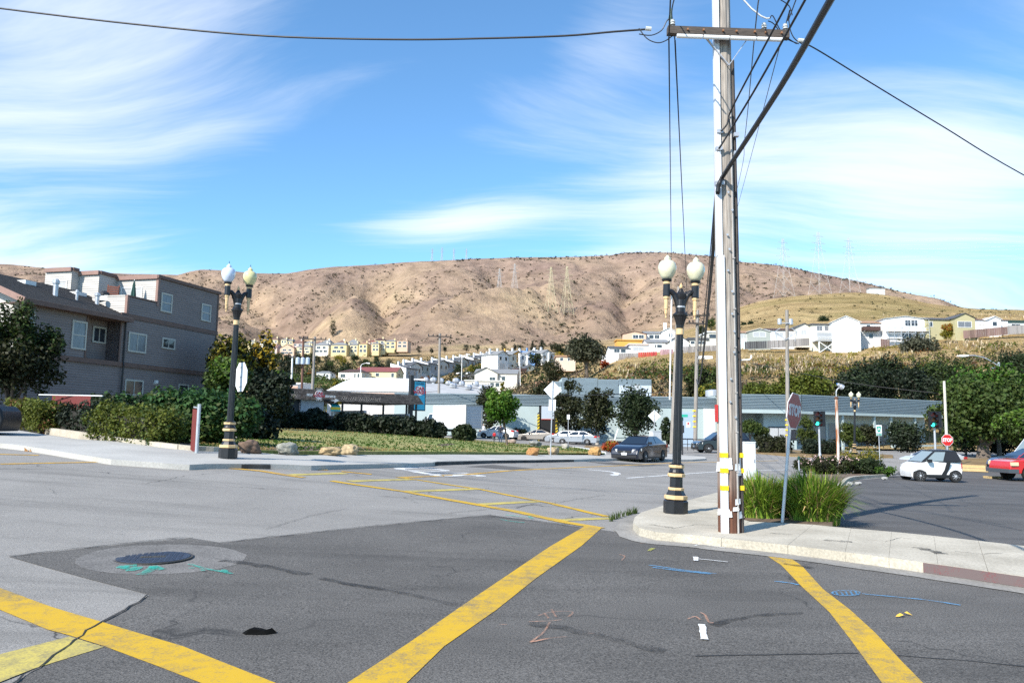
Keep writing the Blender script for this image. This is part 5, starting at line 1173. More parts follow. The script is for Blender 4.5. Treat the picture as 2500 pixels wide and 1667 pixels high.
scatter('knoll_scrub', 'brown scrub on the knoll around the dark oak', 'brown', 200, lambda r: (r.uniform(1240, 1480), r.uniform(150, 330)), (.8, 2.0), 35, leafs=.4)
scatter('brown_scrub', 'grey brown scrub in the dry grass below the hillside houses', 'brown', 200, lambda r: (r.uniform(1445, 2600), r.uniform(156, 186)), (.6, 1.6), 36, leafs=.3, mask=(.04, -.2))
scatter('rust_scrub', 'rust coloured scrub in the dry grass below the hillside houses', 'rust', 150, lambda r: (r.uniform(1445, 2600), r.uniform(160, 186)), (.5, 1.2), 39, leafs=.28, mask=(.06, 0))
scatter('olive_scrub', 'olive scrub in the dry grass below the hillside houses', 'juniper', 420, lambda r: (r.uniform(1445, 2600), r.uniform(155, 188)), (.5, 1.4), 37, leafs=.3, mask=(.05, 0))
scatter('belt_scrub', 'green undergrowth behind the car wash trees', 'mid', 420, lambda r: (r.uniform(560, 1010), r.uniform(150, 300)), (1.0, 2.6), 38, leafs=.5)
hillr = lambda r: (r.uniform(-100, 2450), r.uniform(600, 1110))
scatter('hill_scrub', 'dark scrub dotted over the dry hills', 'brown', 1100, hillr, (1.0, 3.2), 27, hz=.5, per=10, leafs=1.2, mask=(.012, .02))
scatter('hill_scrub', 'dark green bushes dotted over the dry hills', 'olive', 900, hillr, (1.0, 3.8), 28, hz=.55, per=10, leafs=1.2, mask=(.012, .08))
def draw_r(r):
    pts, dep, wid = r.choice([q for q in RAV if q[1] > 0]); k = r.randrange(len(pts) - 1); a, b = on_hill(*pts[k]), on_hill(*pts[k + 1]); p = a.lerp(b, r.random()) + V((r.gauss(0, 11), r.gauss(0, 11))); y = max(p.y, 580); return (1250 + 1875 * p.x / y * .9936, y)
scatter('draw_scrub', 'dark brush gathered in the gullies of the hills', 'brown', 420, draw_r, (1.2, 3.6), 44, hz=.5, per=10, leafs=1.1)
scatter('draw_scrub', 'green brush gathered in the gullies of the hills', 'olive', 300, draw_r, (1.2, 3.6), 45, hz=.5, per=10, leafs=1.1)
scatter('ridge_scrub', 'dark bushes along the ridge line', 'olive', 170, lambda r: (r.uniform(1100, 2200), r.uniform(1095, 1119)), (1.2, 3.2), 29, hz=.5, per=12, leafs=1.2)
scatter('belt_scrub', 'green undergrowth below the yellow houses', 'olive', 800, lambda r: (r.uniform(560, 1420), r.uniform(270, 500)), (1.2, 3.2), 30, leafs=.7, per=14, mask=(.02, -.2))
scatter('belt_scrub', 'mid green undergrowth below the yellow houses', 'mid', 350, lambda r: (r.uniform(560, 1420), r.uniform(270, 500)), (1.2, 3.0), 31, leafs=.7, per=14, mask=(.02, .0))
scatter('belt_scrub', 'grey brown undergrowth behind the townhouses', 'brown', 300, lambda r: (r.uniform(620, 1420), r.uniform(330, 480)), (1.2, 2.6), 32, leafs=.6, per=14, mask=(.02, .0))
scatter('golden_scrub', 'small shrubs on the golden slope above the houses', 'olive', 110, lambda r: (r.uniform(1780, 2500), r.uniform(265, 440)), (.4, 1.3), 33, leafs=.35, per=14)
def blades(name, label, kind, pts, h, w, lean, seed, cat, segs=3, plume=None, n_each=10):
    r = np.random.RandomState(seed); vs = []; fs = []
    for p in pts:
        for _ in range(n_each):
            a = r.uniform(0, 6.283); H = h * r.uniform(.55, 1.1); l = lean * r.uniform(.2, 1.1); b = V(p) + V((r.normal() * .12 * h, r.normal() * .12 * h, 0)); d = V((math.cos(a), math.sin(a), 0)); s = V((-d.y, d.x, 0)) * w
            o = len(vs)
            for k in range(segs + 1):
                f = k / segs; c = b + d * (l * f * f * H) + V((0, 0, H * (f - .25 * l * f * f))); ww = (1 - f ** 2 * .92) if plume is None else plume[k]
                vs += [tuple(c - s * ww), tuple(c + s * ww)]
            for k in range(segs): fs.append((o + 2 * k, o + 2 * k + 1, o + 2 * k + 3, o + 2 * k + 2))
    me = bpy.data.meshes.new(name); me.from_pydata(vs, [], fs); me.materials.append(LM[kind] if isinstance(kind, str) else kind); return me
pr = random.Random(4); pam = []
for x0, x1, y0, y1, n in ((1800, 1990, 160, 190, 150), (1990, 2230, 158, 182, 130), (2310, 2480, 176, 190, 80), (2330, 2560, 225, 262, 70), (2110, 2200, 250, 275, 30), (1500, 1560, 160, 180, 20)):
    for _ in range(n):
        p = T(pr.uniform(x0, x1), pr.uniform(y0, y1))
        if noise.noise(V((p.x * .07, p.y * .07, 5))) > -.15: pam.append(tuple(p))
o = link('pampas_grass', blades('pampas_grass', '', 'tan', pam, 1.6, .035, .8, 41, '', 3)); tag(o, 'tufts of golden pampas grass below the hillside houses', 'grass', kind='stuff')
o = link('pampas_plumes', blades('pampas_plumes', '', 'plume', pam, 2.0, .11, .5, 42, '', 4, (.05, .05, .35, 1, .1), 2)); tag(o, 'pale feathery pampas plumes below the hillside houses', 'grass', kind='stuff')
dry = [tuple(T(pr.uniform(1460, 2560), pr.uniform(182, 215))) for _ in range(1000)]
o = link('dry_grass', blades('dry_grass', '', 'tan', dry, .7, .03, .9, 43, '', 2, None, 8)); tag(o, 'tufts of tall dry grass around the hillside houses', 'grass', kind='stuff')

# near planting -----------------------------------------------------------------------------------------------------
def bladegreen():
    m = leafmat('strap leaf green', (.20, .30, .035), .4, .3); t = m.node_tree; b = t.nodes['Principled BSDF']; L = t.links.new
    return m
def strap_clump(label, px, py, half, top, n, seed):
    b = G(px, py, .03); m = b.y / 1875; w = half * m; h = P(px, top, b.y).z - b.z; r = np.random.RandomState(seed); vs, fs = [], []
    t = thing('grass_clump', label, 'plant', b, 0, 'strap leaved grass clumps')
    for part, (cnt, kd) in enumerate(((n, bladegreen()), (n // 3, LM['bright']), (n // 5, LM['tan']))):
        vs, fs = [], []
        for _ in range(cnt):
            q = math.sqrt(r.uniform()); a = r.uniform(0, 6.283); c = V((q * w * .72 * math.cos(a), q * w * .45 * math.sin(a), 0)); az_ = a + r.normal() * .5; H = h * r.uniform(.62, 1.14) * (1 - .18 * q * q) * (.97 + .22 * noise.noise(V((c.x * 6, c.y * 6, seed)))); ln = r.uniform(.05, .75) * (.35 + q); d = V((math.cos(az_), math.sin(az_), 0)); ww = r.uniform(.009, .019); s = V((-d.y, d.x, 0)).lerp(V((1, 0, 0)), .3).normalized() * ww
            o = len(vs); droop = r.uniform() < .4
            for k in range(6):
                f = k / 5; z = H * (f - (.35 if droop else .12) * ln * 2 * f ** 3); p = c + d * (ln * H * f ** 2 * .8) + V((0, 0, z)); vs += [tuple(p - s * (1 - f ** 3 * .9)), tuple(p + s * (1 - f ** 3 * .9))]
            for k in range(5): fs.append((o + 2 * k, o + 2 * k + 1, o + 2 * k + 3, o + 2 * k + 2))
        me = bpy.data.meshes.new('blades'); me.from_pydata(vs, [], fs); me.materials.append(kd); link('blades', me, t)
    return t
strap_clump('tall green strap leaved clump right beside the wooden pole', 1858, 1273, 62, 1150, 1500, 51)
strap_clump('tall green strap leaved clump right of the leaning stop sign', 1990, 1280, 80, 1148, 2200, 52)
strap_clump('small strap leaved clump behind the leaning stop sign', 1925, 1268, 44, 1160, 800, 53)
def shrub(name, label, base, w, d, h, kind, seed, clumps=60, per=60, leaf=.07, cat='shrub', kind2=None, rotz=0, group=None, box=False, core=True, frac2=.3):
    t = thing(name, label, cat, base, rotz, group); r = np.random.RandomState(seed); pts = []
    for _ in range(clumps):
        if box: p = [r.uniform(-.5, .5) * w, r.uniform(-.5, .5) * d, r.uniform(.12, .92) * h]
        else:
            v = r.normal(size=3); v /= np.linalg.norm(v); q = r.uniform(.3, 1) ** .5; p = [v[0] * q * w * .45, v[1] * q * d * .45, h * .5 + v[2] * q * h * .42]
        pts.append(p)
    pts = np.array(pts); cr = min(w, d, h) * (.3 if box else .26)
    me = leaf_cloud('foliage', pts, r.uniform(.6, 1.2, clumps) * cr, per, leaf, seed); me.materials.append(LM[kind]); link('foliage', me, t)
    if kind2:
        q = pts[: int(clumps * frac2)]; me = leaf_cloud('foliage', q, np.full(len(q), cr * 1.05), per, leaf, seed + 3); me.materials.append(LM[kind2]); link('foliage', me, t)
    if core:
        mb = MB()
        if box: mb.box(-w * .40, w * .40, -d * .34, d * .34, 0, h * .74)
        else: mb.lathe([(w * .10, 0), (w * .24, h * .2), (w * .27, h * .45), (w * .18, h * .62), (w * .04, h * .7)], 9, mat=M.Diagonal((1, d / w, 1, 1)))
        mb.build('dark_core', mat('dark foliage core', (.018, .016, .011), .95, var=.4, scale=9), t)  # added solid dark core, blocks the view through the leaves
    return t
def hedge(label, a, b, d, h, kind, seed, kind2=None, leaf=.05, dens=30, per=60, group='hedges along the garden kerb', cat='hedge', frac2=.3):
    c = (a + b) / 2; w = (b - a).length; ang = math.atan2(b.y - a.y, b.x - a.x)
    o = shrub('hedge', label, V((c.x, c.y, min(a.z, b.z))), w, d, h, kind, seed, int(w * dens), per, leaf, cat, kind2, ang, group, True, frac2=frac2)
    slope_ = math.atan2(b.z - a.z, w); o.rotation_euler = (0, -slope_, ang); o.location.z = (a.z + b.z) / 2; return o
off = V((-.1, .75, .05))
hedge('clipped olive hedge behind the garden kerb, nearest to the red fence', G(222, 1079) + off, G(398, 1103) + off, .95, 1.14, 'juniper', 61, 'mid', leaf=.06, dens=44, per=70, frac2=.25)
hedge('clipped olive hedge beside the dark car at the left edge', G(20, 1050) + off, G(100, 1062) + off, .95, 1.15, 'juniper', 62, 'rust', leaf=.07, dens=40, frac2=.1)
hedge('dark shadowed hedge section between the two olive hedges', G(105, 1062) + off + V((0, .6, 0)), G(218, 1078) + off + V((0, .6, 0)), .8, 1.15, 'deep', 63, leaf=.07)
bb = G(400, 1093); shrub('shrub', 'big glossy green shrub in front of the apartment wall, right', bb + V((0, 2.2, 0)), 4.2, 2.6, 1.85, 'ivy', 64, 110, 130, .10, kind2='mid')
bb = G(150, 1066); shrub('shrub', 'dark glossy green shrub in front of the apartment wall, left', bb + V((.2, 3.2, 0)), 5.0, 2.6, 1.6, 'dark', 65, 110, 110, .11, kind2='ivy')
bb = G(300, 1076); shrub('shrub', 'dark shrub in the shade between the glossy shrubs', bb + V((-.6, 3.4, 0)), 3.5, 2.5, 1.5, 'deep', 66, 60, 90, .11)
bb = G(500, 1085); shrub('shrub', 'dark shrub standing for the shadow behind the galvanised fence post', bb + V((-.3, 5, 0)), 3.0, 2.4, 1.7, 'deep', 67, 80, 90, .12)  # very dark leaves put here in place of plain shadow
# dark bushes along the car wash
CG = 'dark bushes along the car wash'
LY = 59
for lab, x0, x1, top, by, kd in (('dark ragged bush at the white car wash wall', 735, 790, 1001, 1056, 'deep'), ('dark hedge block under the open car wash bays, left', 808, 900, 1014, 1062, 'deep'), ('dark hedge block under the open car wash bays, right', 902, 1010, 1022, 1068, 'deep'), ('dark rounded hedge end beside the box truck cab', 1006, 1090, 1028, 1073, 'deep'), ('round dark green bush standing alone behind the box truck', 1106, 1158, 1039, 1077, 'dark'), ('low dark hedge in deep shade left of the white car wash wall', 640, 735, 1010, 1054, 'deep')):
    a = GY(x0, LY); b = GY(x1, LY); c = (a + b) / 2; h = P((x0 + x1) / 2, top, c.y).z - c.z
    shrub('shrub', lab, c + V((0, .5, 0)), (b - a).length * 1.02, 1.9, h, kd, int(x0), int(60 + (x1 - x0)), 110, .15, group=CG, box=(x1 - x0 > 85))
hedge('dark clipped hedge between the white coupe and the tan coupe', GY(1250, 94), GY(1282, 94), 1.2, 1.3, 'deep', 71, group='hedges before the teal building', leaf=.12)
hedge('low clipped hedge under the white blinds window', G(1868, 1108) + V((0, 1.5, 0)), G(1948, 1110) + V((0, 1.5, 0)), 1.6, 1.3, 'olive', 72, group='hedges before the teal building', leaf=.12)
hedge('low clipped hedge left of the rusty lamp column', G(1985, 1113) + V((0, 1.5, 0)), G(2060, 1114) + V((0, 1.5, 0)), 1.4, 1.2, 'deep', 73, group='hedges before the teal building', leaf=.12)
bb = G(1498, 1104); shrub('shrub', 'red orange low shrub left of the dark sedan', bb, 1.9, 1.4, .85, 'red', 74, 60, 70, .07, kind2='yellow', frac2=.2)
bb = G(2000, 1158); shrub('shrub', 'flowering dark hedge with pale pink blossoms behind the grass', bb + V((.6, .6, 0)), 4.2, 1.8, .95, 'olive', 75, 110, 80, .06, kind2='mid')
bp_ = leaf_cloud('blossoms', np.array([[rnd.uniform(-1.6, 1.6), rnd.uniform(-.8, .3), rnd.uniform(.55, .98)] for _ in range(70)]), [.07] * 70, 4, .05, 77); bp_.materials.append(mat('pale pink petals', (.62, .42, .40), .7)); link('blossoms', bp_, bpy.data.objects[[o.name for o in bpy.data.objects if o.get('label', '').startswith('flowering dark hedge')][0]])
bb = G(2075, 1160); shrub('shrub', 'dark rounded shrub at the planter end', bb + V((.9, .2, 0)), 2.4, 1.5, .9, 'dark', 78, 70, 70, .06)
bb = G(2118, 1160); shrub('shrub', 'tall loose yellow green shrub behind the bicycle sign', bb + V((0, 1.0, 0)), 2.6, 1.8, 1.55, 'yellow', 79, 60, 46, .065, kind2='mid', core=False)
bb = G(2150, 1163); shrub('shrub', 'small fresh green plant at the foot of the bicycle sign', bb + V((.1, -.2, 0)), 1.3, .9, .6, 'fresh', 80, 40, 50, .06)
# weeds at the corner kerb
wd = [tuple(G(x, y)) for x, y in ((1492, 1272), (1500, 1268), (1510, 1264), (1522, 1261), (1532, 1258), (1538, 1256), (1546, 1254), (1553, 1252), (1505, 1266), (1550, 1253))]
o = link('weeds', blades('weeds', '', 'mid', wd, .17, .006, .8, 81, '', 3, None, 16)); tag(o, 'weeds growing in the gutter at the near corner', 'weeds', kind='stuff')
# lawn grass
lr = random.Random(8); lp = []; lq = []
LF = [(x, G(x, 1110.5).y) for x in range(480, 1476, 83)]
while len(lp) + len(lq) < 6000:
    px = lr.uniform(490, 1465); ya = np.interp(px, *zip(*LF)); yb = np.interp(px, *zip(*LAWNB)); p = GY(px, ya + (yb - ya) * lr.random() ** 1.3, .15)
    g_ = noise.noise(V((p.x * .12, p.y * .35, 2)))
    (lp if g_ + lr.uniform(-.2, .2) > -.1 else lq).append(tuple(p))
o = link('lawn_grass', blades('lawn_grass', '', LM['fresh'], lp, .07, .012, 1.0, 82, '', 2, None, 12)); tag(o, 'green grass of the lawn behind the boulders', 'grass', kind='stuff')
o = link('lawn_dry_grass', blades('lawn_dry_grass', '', LM['tan'], lq, .06, .012, 1.0, 83, '', 2, None, 10)); tag(o, 'dry yellow grass in patches on the lawn', 'grass', kind='stuff')
# ------------------------------------------------------------------ near buildings
class Frame:
    """local frame of a building: x along the front, -y outwards, z up"""
    def __init__(s, o, rz): s.o = V(o); s.rz = rz; s.u = V((math.cos(rz), math.sin(rz), 0)); s.n = V((math.sin(rz), -math.cos(rz), 0))
    def loc(s, p): q = p - s.o; return V((q.dot(s.u), -q.dot(s.n), q.z))
    def front(s, px, py, y=0.0):          # sight line meets the plane local y = y -> (x, z)
        d = ray(px, py); den = d.dot(s.n); o = s.o - s.n * y; t = (o - CAM).dot(s.n) / den; p = s.loc(CAM + d * t); return p.x, p.z
    def side(s, px, py, x=0.0):           # meets the plane local x = x -> (y, z)
        d = ray(px, py); o = s.o + s.u * x; t = (o - CAM).dot(s.u) / d.dot(s.u); p = s.loc(CAM + d * t); return p.y, p.z
WFR = mat('cream window frame', (.50, .47, .41), .6); WFRW = mat('white window frame', (.72, .72, .70), .5)
PANE = mat('dark window glass', (.035, .04, .05), .08, spec=.8, var=.4, scale=1.2)
PANEB = mat('window with pale blinds', (.42, .43, .44), .25, var=.15, scale=2, stretch=(8, 1, 1))
PANEM = mat('window with grey curtain', (.16, .17, .19), .2, var=.3, scale=2, stretch=(6, 6, 1))
def window(parent, x0, x1, z0, z1, y=0.0, fr=WFR, pane=PANE, mull=1, rail=False, fw=.07, side=None, name='window'):
    """framed window on the plane local y (or on plane local x when side is given: x0..x1 run along y)"""
    m = None if side is None else M(((0, side[1], 0, side[0]), (1, 0, 0, 0), (0, 0, 1, 0), (0, 0, 0, 1)))
    yo = y; mb = MB()
    mb.box(x0 - fw, x1 + fw, yo - .05, yo - .002, z1, z1 + fw); mb.box(x0 - fw, x1 + fw, yo - .06, yo - .002, z0 - fw, z0); mb.box(x0 - fw, x0, yo - .05, yo - .002, z0, z1); mb.box(x1, x1 + fw, yo - .05, yo - .002, z0, z1)
    for k in range(1, mull + 1):
        xm = x0 + (x1 - x0) * k / (mull + 1); mb.box(xm - .025, xm + .025, yo - .04, yo - .004, z0, z1)
    if rail: zm = (z0 + z1) / 2; mb.box(x0, x1, yo - .04, yo - .004, zm - .03, zm + .03)
    if m is not None: mb.xf(m)
    w = mb.build(name, fr, parent)
    mb = MB(); mb.box(x0, x1, yo - .016, yo - .003, z0, z1)
    if m is not None: mb.xf(m)
    mb.build('pane', pane, w); return w
def siding(mb, poly, y, step=.14, lip=.022, xdir=None):
    """lap boards filling a polygon (x, z) on plane y; each board leans out at its lower edge"""
    zs = [p[1] for p in poly]; z = min(zs); top = max(zs)
    def span(zz):
        xs = []
        for (xa, za), (xb, zb) in zip(poly, poly[1:] + poly[:1]):
            if (za - zz) * (zb - zz) < 0 or za == zz: xs.append(xa + (xb - xa) * ((zz - za) / (zb - za) if zb != za else 0))
        return (min(xs), max(xs)) if len(xs) > 1 else None
    while z < top - .01:
        z1 = min(z + step, top); a = span(z + .004); b = span(z1 - .004)
        if a and b:
            if xdir is None: mb.add([(a[0], y - lip, z), (a[1], y - lip, z), (b[1], y, z1), (b[0], y, z1)], [(0, 1, 2, 3)]); mb.add([(a[0], y, z), (a[1], y, z), (a[1], y - lip, z), (a[0], y - lip, z)], [(0, 1, 2, 3)])
            else: mb.add([(y - lip * xdir * -1, a[0], z), (y - lip * xdir * -1, a[1], z), (y, b[1], z1), (y, b[0], z1)], [(0, 1, 2, 3)]); mb.add([(y, a[0], z), (y, a[1], z), (y + lip * xdir, a[1], z), (y + lip * xdir, a[0], z)], [(0, 1, 2, 3)])
        z = z1
# --- apartment block at the left
SIDE = mat('lap siding in shade tone', (.225, .18, .17), .75, var=.10, scale=.6, stretch=(1, 1, 6))  # darker copy of the siding, its shade put into the colour
BRN = mat('brown trim board', (.16, .095, .075), .75, var=.15, scale=2)
ROOF = mat('dark asphalt shingle', (.055, .05, .048), .95, var=.45, scale=7, bump=.02)
PINK = mat('pinkish trim board', (.27, .165, .135), .75, var=.1, scale=2)
Yc = 53.0; fc = V((ray(521, 950).x * Yc, Yc, 0)); AF = Frame((fc.x, fc.y, gz(fc.x, fc.y)), R(75))
apt = thing('apartment_block', 'three storey apartment block with lap siding and brown bands', 'building', AF.o, AF.rz)
z1p = lambda zx, zy: (zx / 2.958, 600 + zy / 2.958)
F = lambda zx, zy, y=0.0: AF.front(*z1p(zx, zy), y)
S = lambda zx, zy, x: AF.side(*z1p(zx, zy), x)
zroof = F(1553, 345)[1]; zmid = F(1525, 640)[1]; zlow = F(1495, 940)[1]; xl = F(187, 600)[0]; xa = F(632, 600)[0]; xb = F(858, 700)[0]; xd = F(915, 440)[0]; xp = F(1140, 320)[0]
zdeck = F(1130, 412)[1]; zeave = F(870, 520)[1]
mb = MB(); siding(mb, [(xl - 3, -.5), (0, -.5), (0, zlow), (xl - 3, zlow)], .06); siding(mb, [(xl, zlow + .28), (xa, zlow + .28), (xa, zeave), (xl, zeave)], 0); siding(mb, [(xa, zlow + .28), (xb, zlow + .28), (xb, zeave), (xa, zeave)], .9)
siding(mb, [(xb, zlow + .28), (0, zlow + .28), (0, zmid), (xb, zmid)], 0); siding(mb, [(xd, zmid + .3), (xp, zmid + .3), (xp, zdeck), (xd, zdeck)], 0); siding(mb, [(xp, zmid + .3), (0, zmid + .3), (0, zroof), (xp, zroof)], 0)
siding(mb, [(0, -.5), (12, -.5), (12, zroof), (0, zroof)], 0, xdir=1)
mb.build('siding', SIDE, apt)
D1 = S(842, 300, xp)[0]; D1 = max(3.0, min(D1, 9)); xp2 = F(714, 280, D1)[0]; D2 = D1 + max(1.5, S(628, 280, xp2)[0] - D1); xp1 = F(517, 240, D2)[0]; D3 = D2 + max(2, S(392, 240, xp1)[0] - D2)
zp2 = F(714, 202, D1)[1]; zp1 = F(517, 178, D2)[1]
SIDEL = mat('lap siding in sunlit tone', (.50, .47, .43), .75, var=.06, scale=.6, stretch=(1, 1, 6))  # lighter copy of the same siding, coloured as sunlit
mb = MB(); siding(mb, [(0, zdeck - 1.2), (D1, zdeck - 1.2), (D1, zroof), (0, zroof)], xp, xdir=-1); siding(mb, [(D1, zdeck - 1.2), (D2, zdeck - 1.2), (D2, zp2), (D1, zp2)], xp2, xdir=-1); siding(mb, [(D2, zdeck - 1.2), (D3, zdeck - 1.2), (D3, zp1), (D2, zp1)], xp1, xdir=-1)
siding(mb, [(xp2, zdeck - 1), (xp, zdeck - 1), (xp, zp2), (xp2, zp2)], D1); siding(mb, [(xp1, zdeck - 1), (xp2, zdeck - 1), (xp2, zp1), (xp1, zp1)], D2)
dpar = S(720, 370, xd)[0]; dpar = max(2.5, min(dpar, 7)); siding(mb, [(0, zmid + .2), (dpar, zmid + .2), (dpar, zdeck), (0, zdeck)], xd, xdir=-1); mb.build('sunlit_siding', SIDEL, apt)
mb = MB(); mb.box(xl, xb - .02, .92, 12, -.5, zlow); mb.box(xl, xb - .02, .95, 10, zlow, zeave - .1); mb.box(xb, -.02, .06, 12, -.5, zmid); mb.box(xd + .05, -.02, .06, 12, zmid, zdeck - 1.0); mb.box(xp + .03, -.02, .06, D1 + .1, zdeck - 1.0, zroof - .02); mb.box(xp2 + .03, -.02, D1 + .04, D2 + .1, zdeck - 1.0, zp2 - .02); mb.box(xp1 + .03, -.02, D2 + .04, D3, zdeck - 1.0, zp1 - .02)
mb.box(xl, xa, .05, .94, zlow, zeave); mb.box(xb, xb + .12, .06, .95, zlow, zeave); mb.box(xd + .05, xp, .06, .1, zdeck - 1.0, zdeck - .02); mb.box(xd + .03, xd + .06, .06, dpar, zmid, zdeck - .02)
mb.build('wall', SIDE, apt)
mb = MB(); mb.box(xl - 3, xb, -.09, .0, zlow + .01, zlow + .27); mb.build('trim_band', BRN, apt)
MB().box(xb + .003, .05, -.06, -.03, zlow + .01, zlow + .27).build('trim_band', BRN, apt); MB().box(xb, .05, -.06, -.025, zmid + .01, zmid + .29).build('trim_band', BRN, apt)
for x, z0, z1 in ((-.06, -.4, zmid), (-.06, zmid + .3, zroof), (xb + .06, zlow + .28, zmid), (xa - .06, zlow + .28, zeave)): MB().box(x - .06, x + .06, -.05, -.024, z0, z1).build('corner_board', BRN, apt)
MB().box(xd - .03, xd + .13, -.05, .12, zmid + .3, zdeck + .06).build('corner_board', PINK, apt); MB().box(xp - .05, xp + .12, -.05, .12, zdeck - .2, zroof).build('corner_board', PINK, apt)
MB().box(xp - .12, .12, -.12, .06, zroof, zroof + .2).build('roof_edge', BRN, apt); MB().box(.06, .18, .06, 12, zroof, zroof + .2).build('roof_edge', BRN, apt)
for (x, d0, d1, zt2) in ((xp, 0, D1, zroof), (xp2, D1, D2, zp2), (xp1, D2, D3, zp1)): MB().box(x - .14, x, d0 - .02, d1 - .03, zt2 - .05, zt2 + .2).build('roof_edge', PINK, apt)
MB().box(xp2, xp - .15, D1 - .12, D1 - .003, zp2, zp2 + .2).build('roof_edge', BRN, apt); MB().box(xp1, xp2 - .15, D2 - .12, D2 - .003, zp1, zp1 + .2).build('roof_edge', BRN, apt)
MB().box(xp, 0, 0, 12, zroof - .01, zroof + .05).build('flat_roof', ROOF, apt)
MB().box(xd, xp, -.05, .05, zdeck, zdeck + .08).build('parapet_cap', BRN, apt); MB().box(xd - .04, xd + .1, .13, dpar, zdeck, zdeck + .08).build('parapet_cap', SIDEL, apt)
# sloping shingle roof over the left part
rz0 = zeave - .02; ry1 = 4.6; rzr = F(400, 292, 4.6)[1]; ov = .55
mb = MB(); rx0 = xl - .7
for k in range(24):                                      # courses of shingles, each lapping the one below
    f0, f1 = k / 24, (k + 1) / 24; ya, yb_ = -ov + (ry1 + ov) * f0, -ov + (ry1 + ov) * f1; za, zb = rz0 + (rzr - rz0) * f0, rz0 + (rzr - rz0) * f1
    x1_ = xd + .02 if ya < dpar else xp2
    mb.add([(rx0, ya, za + .035), (x1_, ya, za + .035), (x1_, yb_, zb + .01), (rx0, yb_, zb + .01), (rx0, ya, za), (x1_, ya, za)], [(0, 1, 2, 3), (4, 5, 1, 0)])
mb.add([(rx0, ry1, rzr), (xd, ry1, rzr), (xd, ry1 * 2 + ov, rz0), (rx0, ry1 * 2 + ov, rz0)], [(0, 1, 2, 3)]); mb.build('shingle_roof', ROOF, apt)
MB().box(rx0, xd, -ov - .03, -ov, rz0 - .22, rz0 + .03).build('fascia', BRN, apt); MB().box(rx0, xd, -ov, .9, rz0 - .2, rz0 - .17).build('soffit', BRN, apt)
mb = MB(); mb.add([(xl - .05, 0, zlow), (xl - .05, ry1 * 2, zlow), (xl - .05, ry1 * 2, rz0), (xl - .05, ry1, rzr - .1), (xl - .05, 0, rz0)], [(0, 1, 2, 3, 4)]); mb.build('gable_wall', SIDEL, apt)
mb = MB(); mb.bar((rx0 - .03, -ov, rz0 - .1), (rx0 - .03, ry1, rzr - .1), .06, .3); mb.build('barge_board', PINK, apt); mb = MB(); mb.bar((rx0 - .03, ry1, rzr - .1), (rx0 - .03, ry1 * 2 + ov, rz0 - .1), .06, .3); mb.build('barge_board', PINK, apt)
for (a, b, c, d, y, mull, rail, pn) in ((530, 603, 548, 742, 0, 0, True, PANEM), (676, 748, 590, 697, .9, 1, False, PANE), (934, 1040, 632, 768, 0, 1, False, PANEM), (1176, 1251, 672, 742, 0, 1, False, PANE), (1170, 1228, 350, 478, 0, 0, True, PANEM), (1460, 1509, 428, 543, 0, 0, True, PANEM), (908, 1018, 968, 1075, .06, 1, False, PANE), (1293, 1350, 1004, 1075, .06, 0, False, PANE), (197, 232, 485, 570, 0, 0, True, PANEM)):
    x0, zt0 = F(a, c, y); x1, zb0 = F(b, d, y); zt1 = F(b, c + (b - a) * .17, y)[1]; window(apt, x0, x1, min(zb0, zt0 - .4), (zt0 + zt1) / 2, y - .022, WFR, pn, mull, rail, .09)
y0, z0 = S(1020, 380, xp); y1, z1 = S(885, 310, xp); window(apt, min(y0, y1), max(y0, y1), zdeck - .9, max(z0, z1), 0.0, WFRW, PANEB, 1, side=(xp - .0, 1.0))
y0, z0 = S(478, 298, xp1); y1, z1 = S(418, 262, xp1); window(apt, min(y0, y1), max(y0, y1), min(z0, z1) - .3, max(z0, z1), 0.0, WFRW, PANEB, 0, side=(xp1, 1.0))
mb = MB(); x, z = F(905, 515); x2, z2 = F(868, 1040); mb.tube([(x, -.08, z), (x, -.08, zlow + .3), (x, -.13, zlow + .1), (x, -.1, zlow - .1), (x, -.06, 0)], .05, 8); mb.build('downpipe', DARK, apt)
x, z = F(1125, 982); mb = MB(); mb.box(x - .12, x + .12, -.08, .03, z - .1, z + .1); mb.lathe([(.05, 0), (.09, -.2)], 8, mat=M.Translation((x - .05, -.08, z)) @ M.Rotation(R(60), 4, 'X')); mb.lathe([(.05, 0), (.09, -.2)], 8, mat=M.Translation((x + .08, -.08, z)) @ M.Rotation(R(60), 4, 'X')); mb.build('security_lamp', WFRW, apt)
for px_, py_, h, r in ((398, 365, .95, .13), (553, 388, .6, .07), (702, 398, .7, .12)):
    yv = 1.6; x, z = F(px_, py_, yv); zr_ = rz0 + (rzr - rz0) * (yv + ov) / (ry1 + ov); mb = MB(); mb.lathe([(r, -.2), (r, h * .7), (r * 1.4, h * .72), (r * 1.4, h * .9), (r * .6, h)], 10, c=(x, yv, zr_)); mb.build('roof_vent', GALV, apt)
for px_, py_ in ((215, 250), (585, 335)):
    yv = 3.2; x, z = F(px_, py_, yv); zr_ = rz0 + (rzr - rz0) * (yv + ov) / (ry1 + ov); MB().box(x - .35, x + .35, yv - .1, yv + .5, zr_ - .1, zr_ + .22).build('roof_cowl', WFRW, apt)
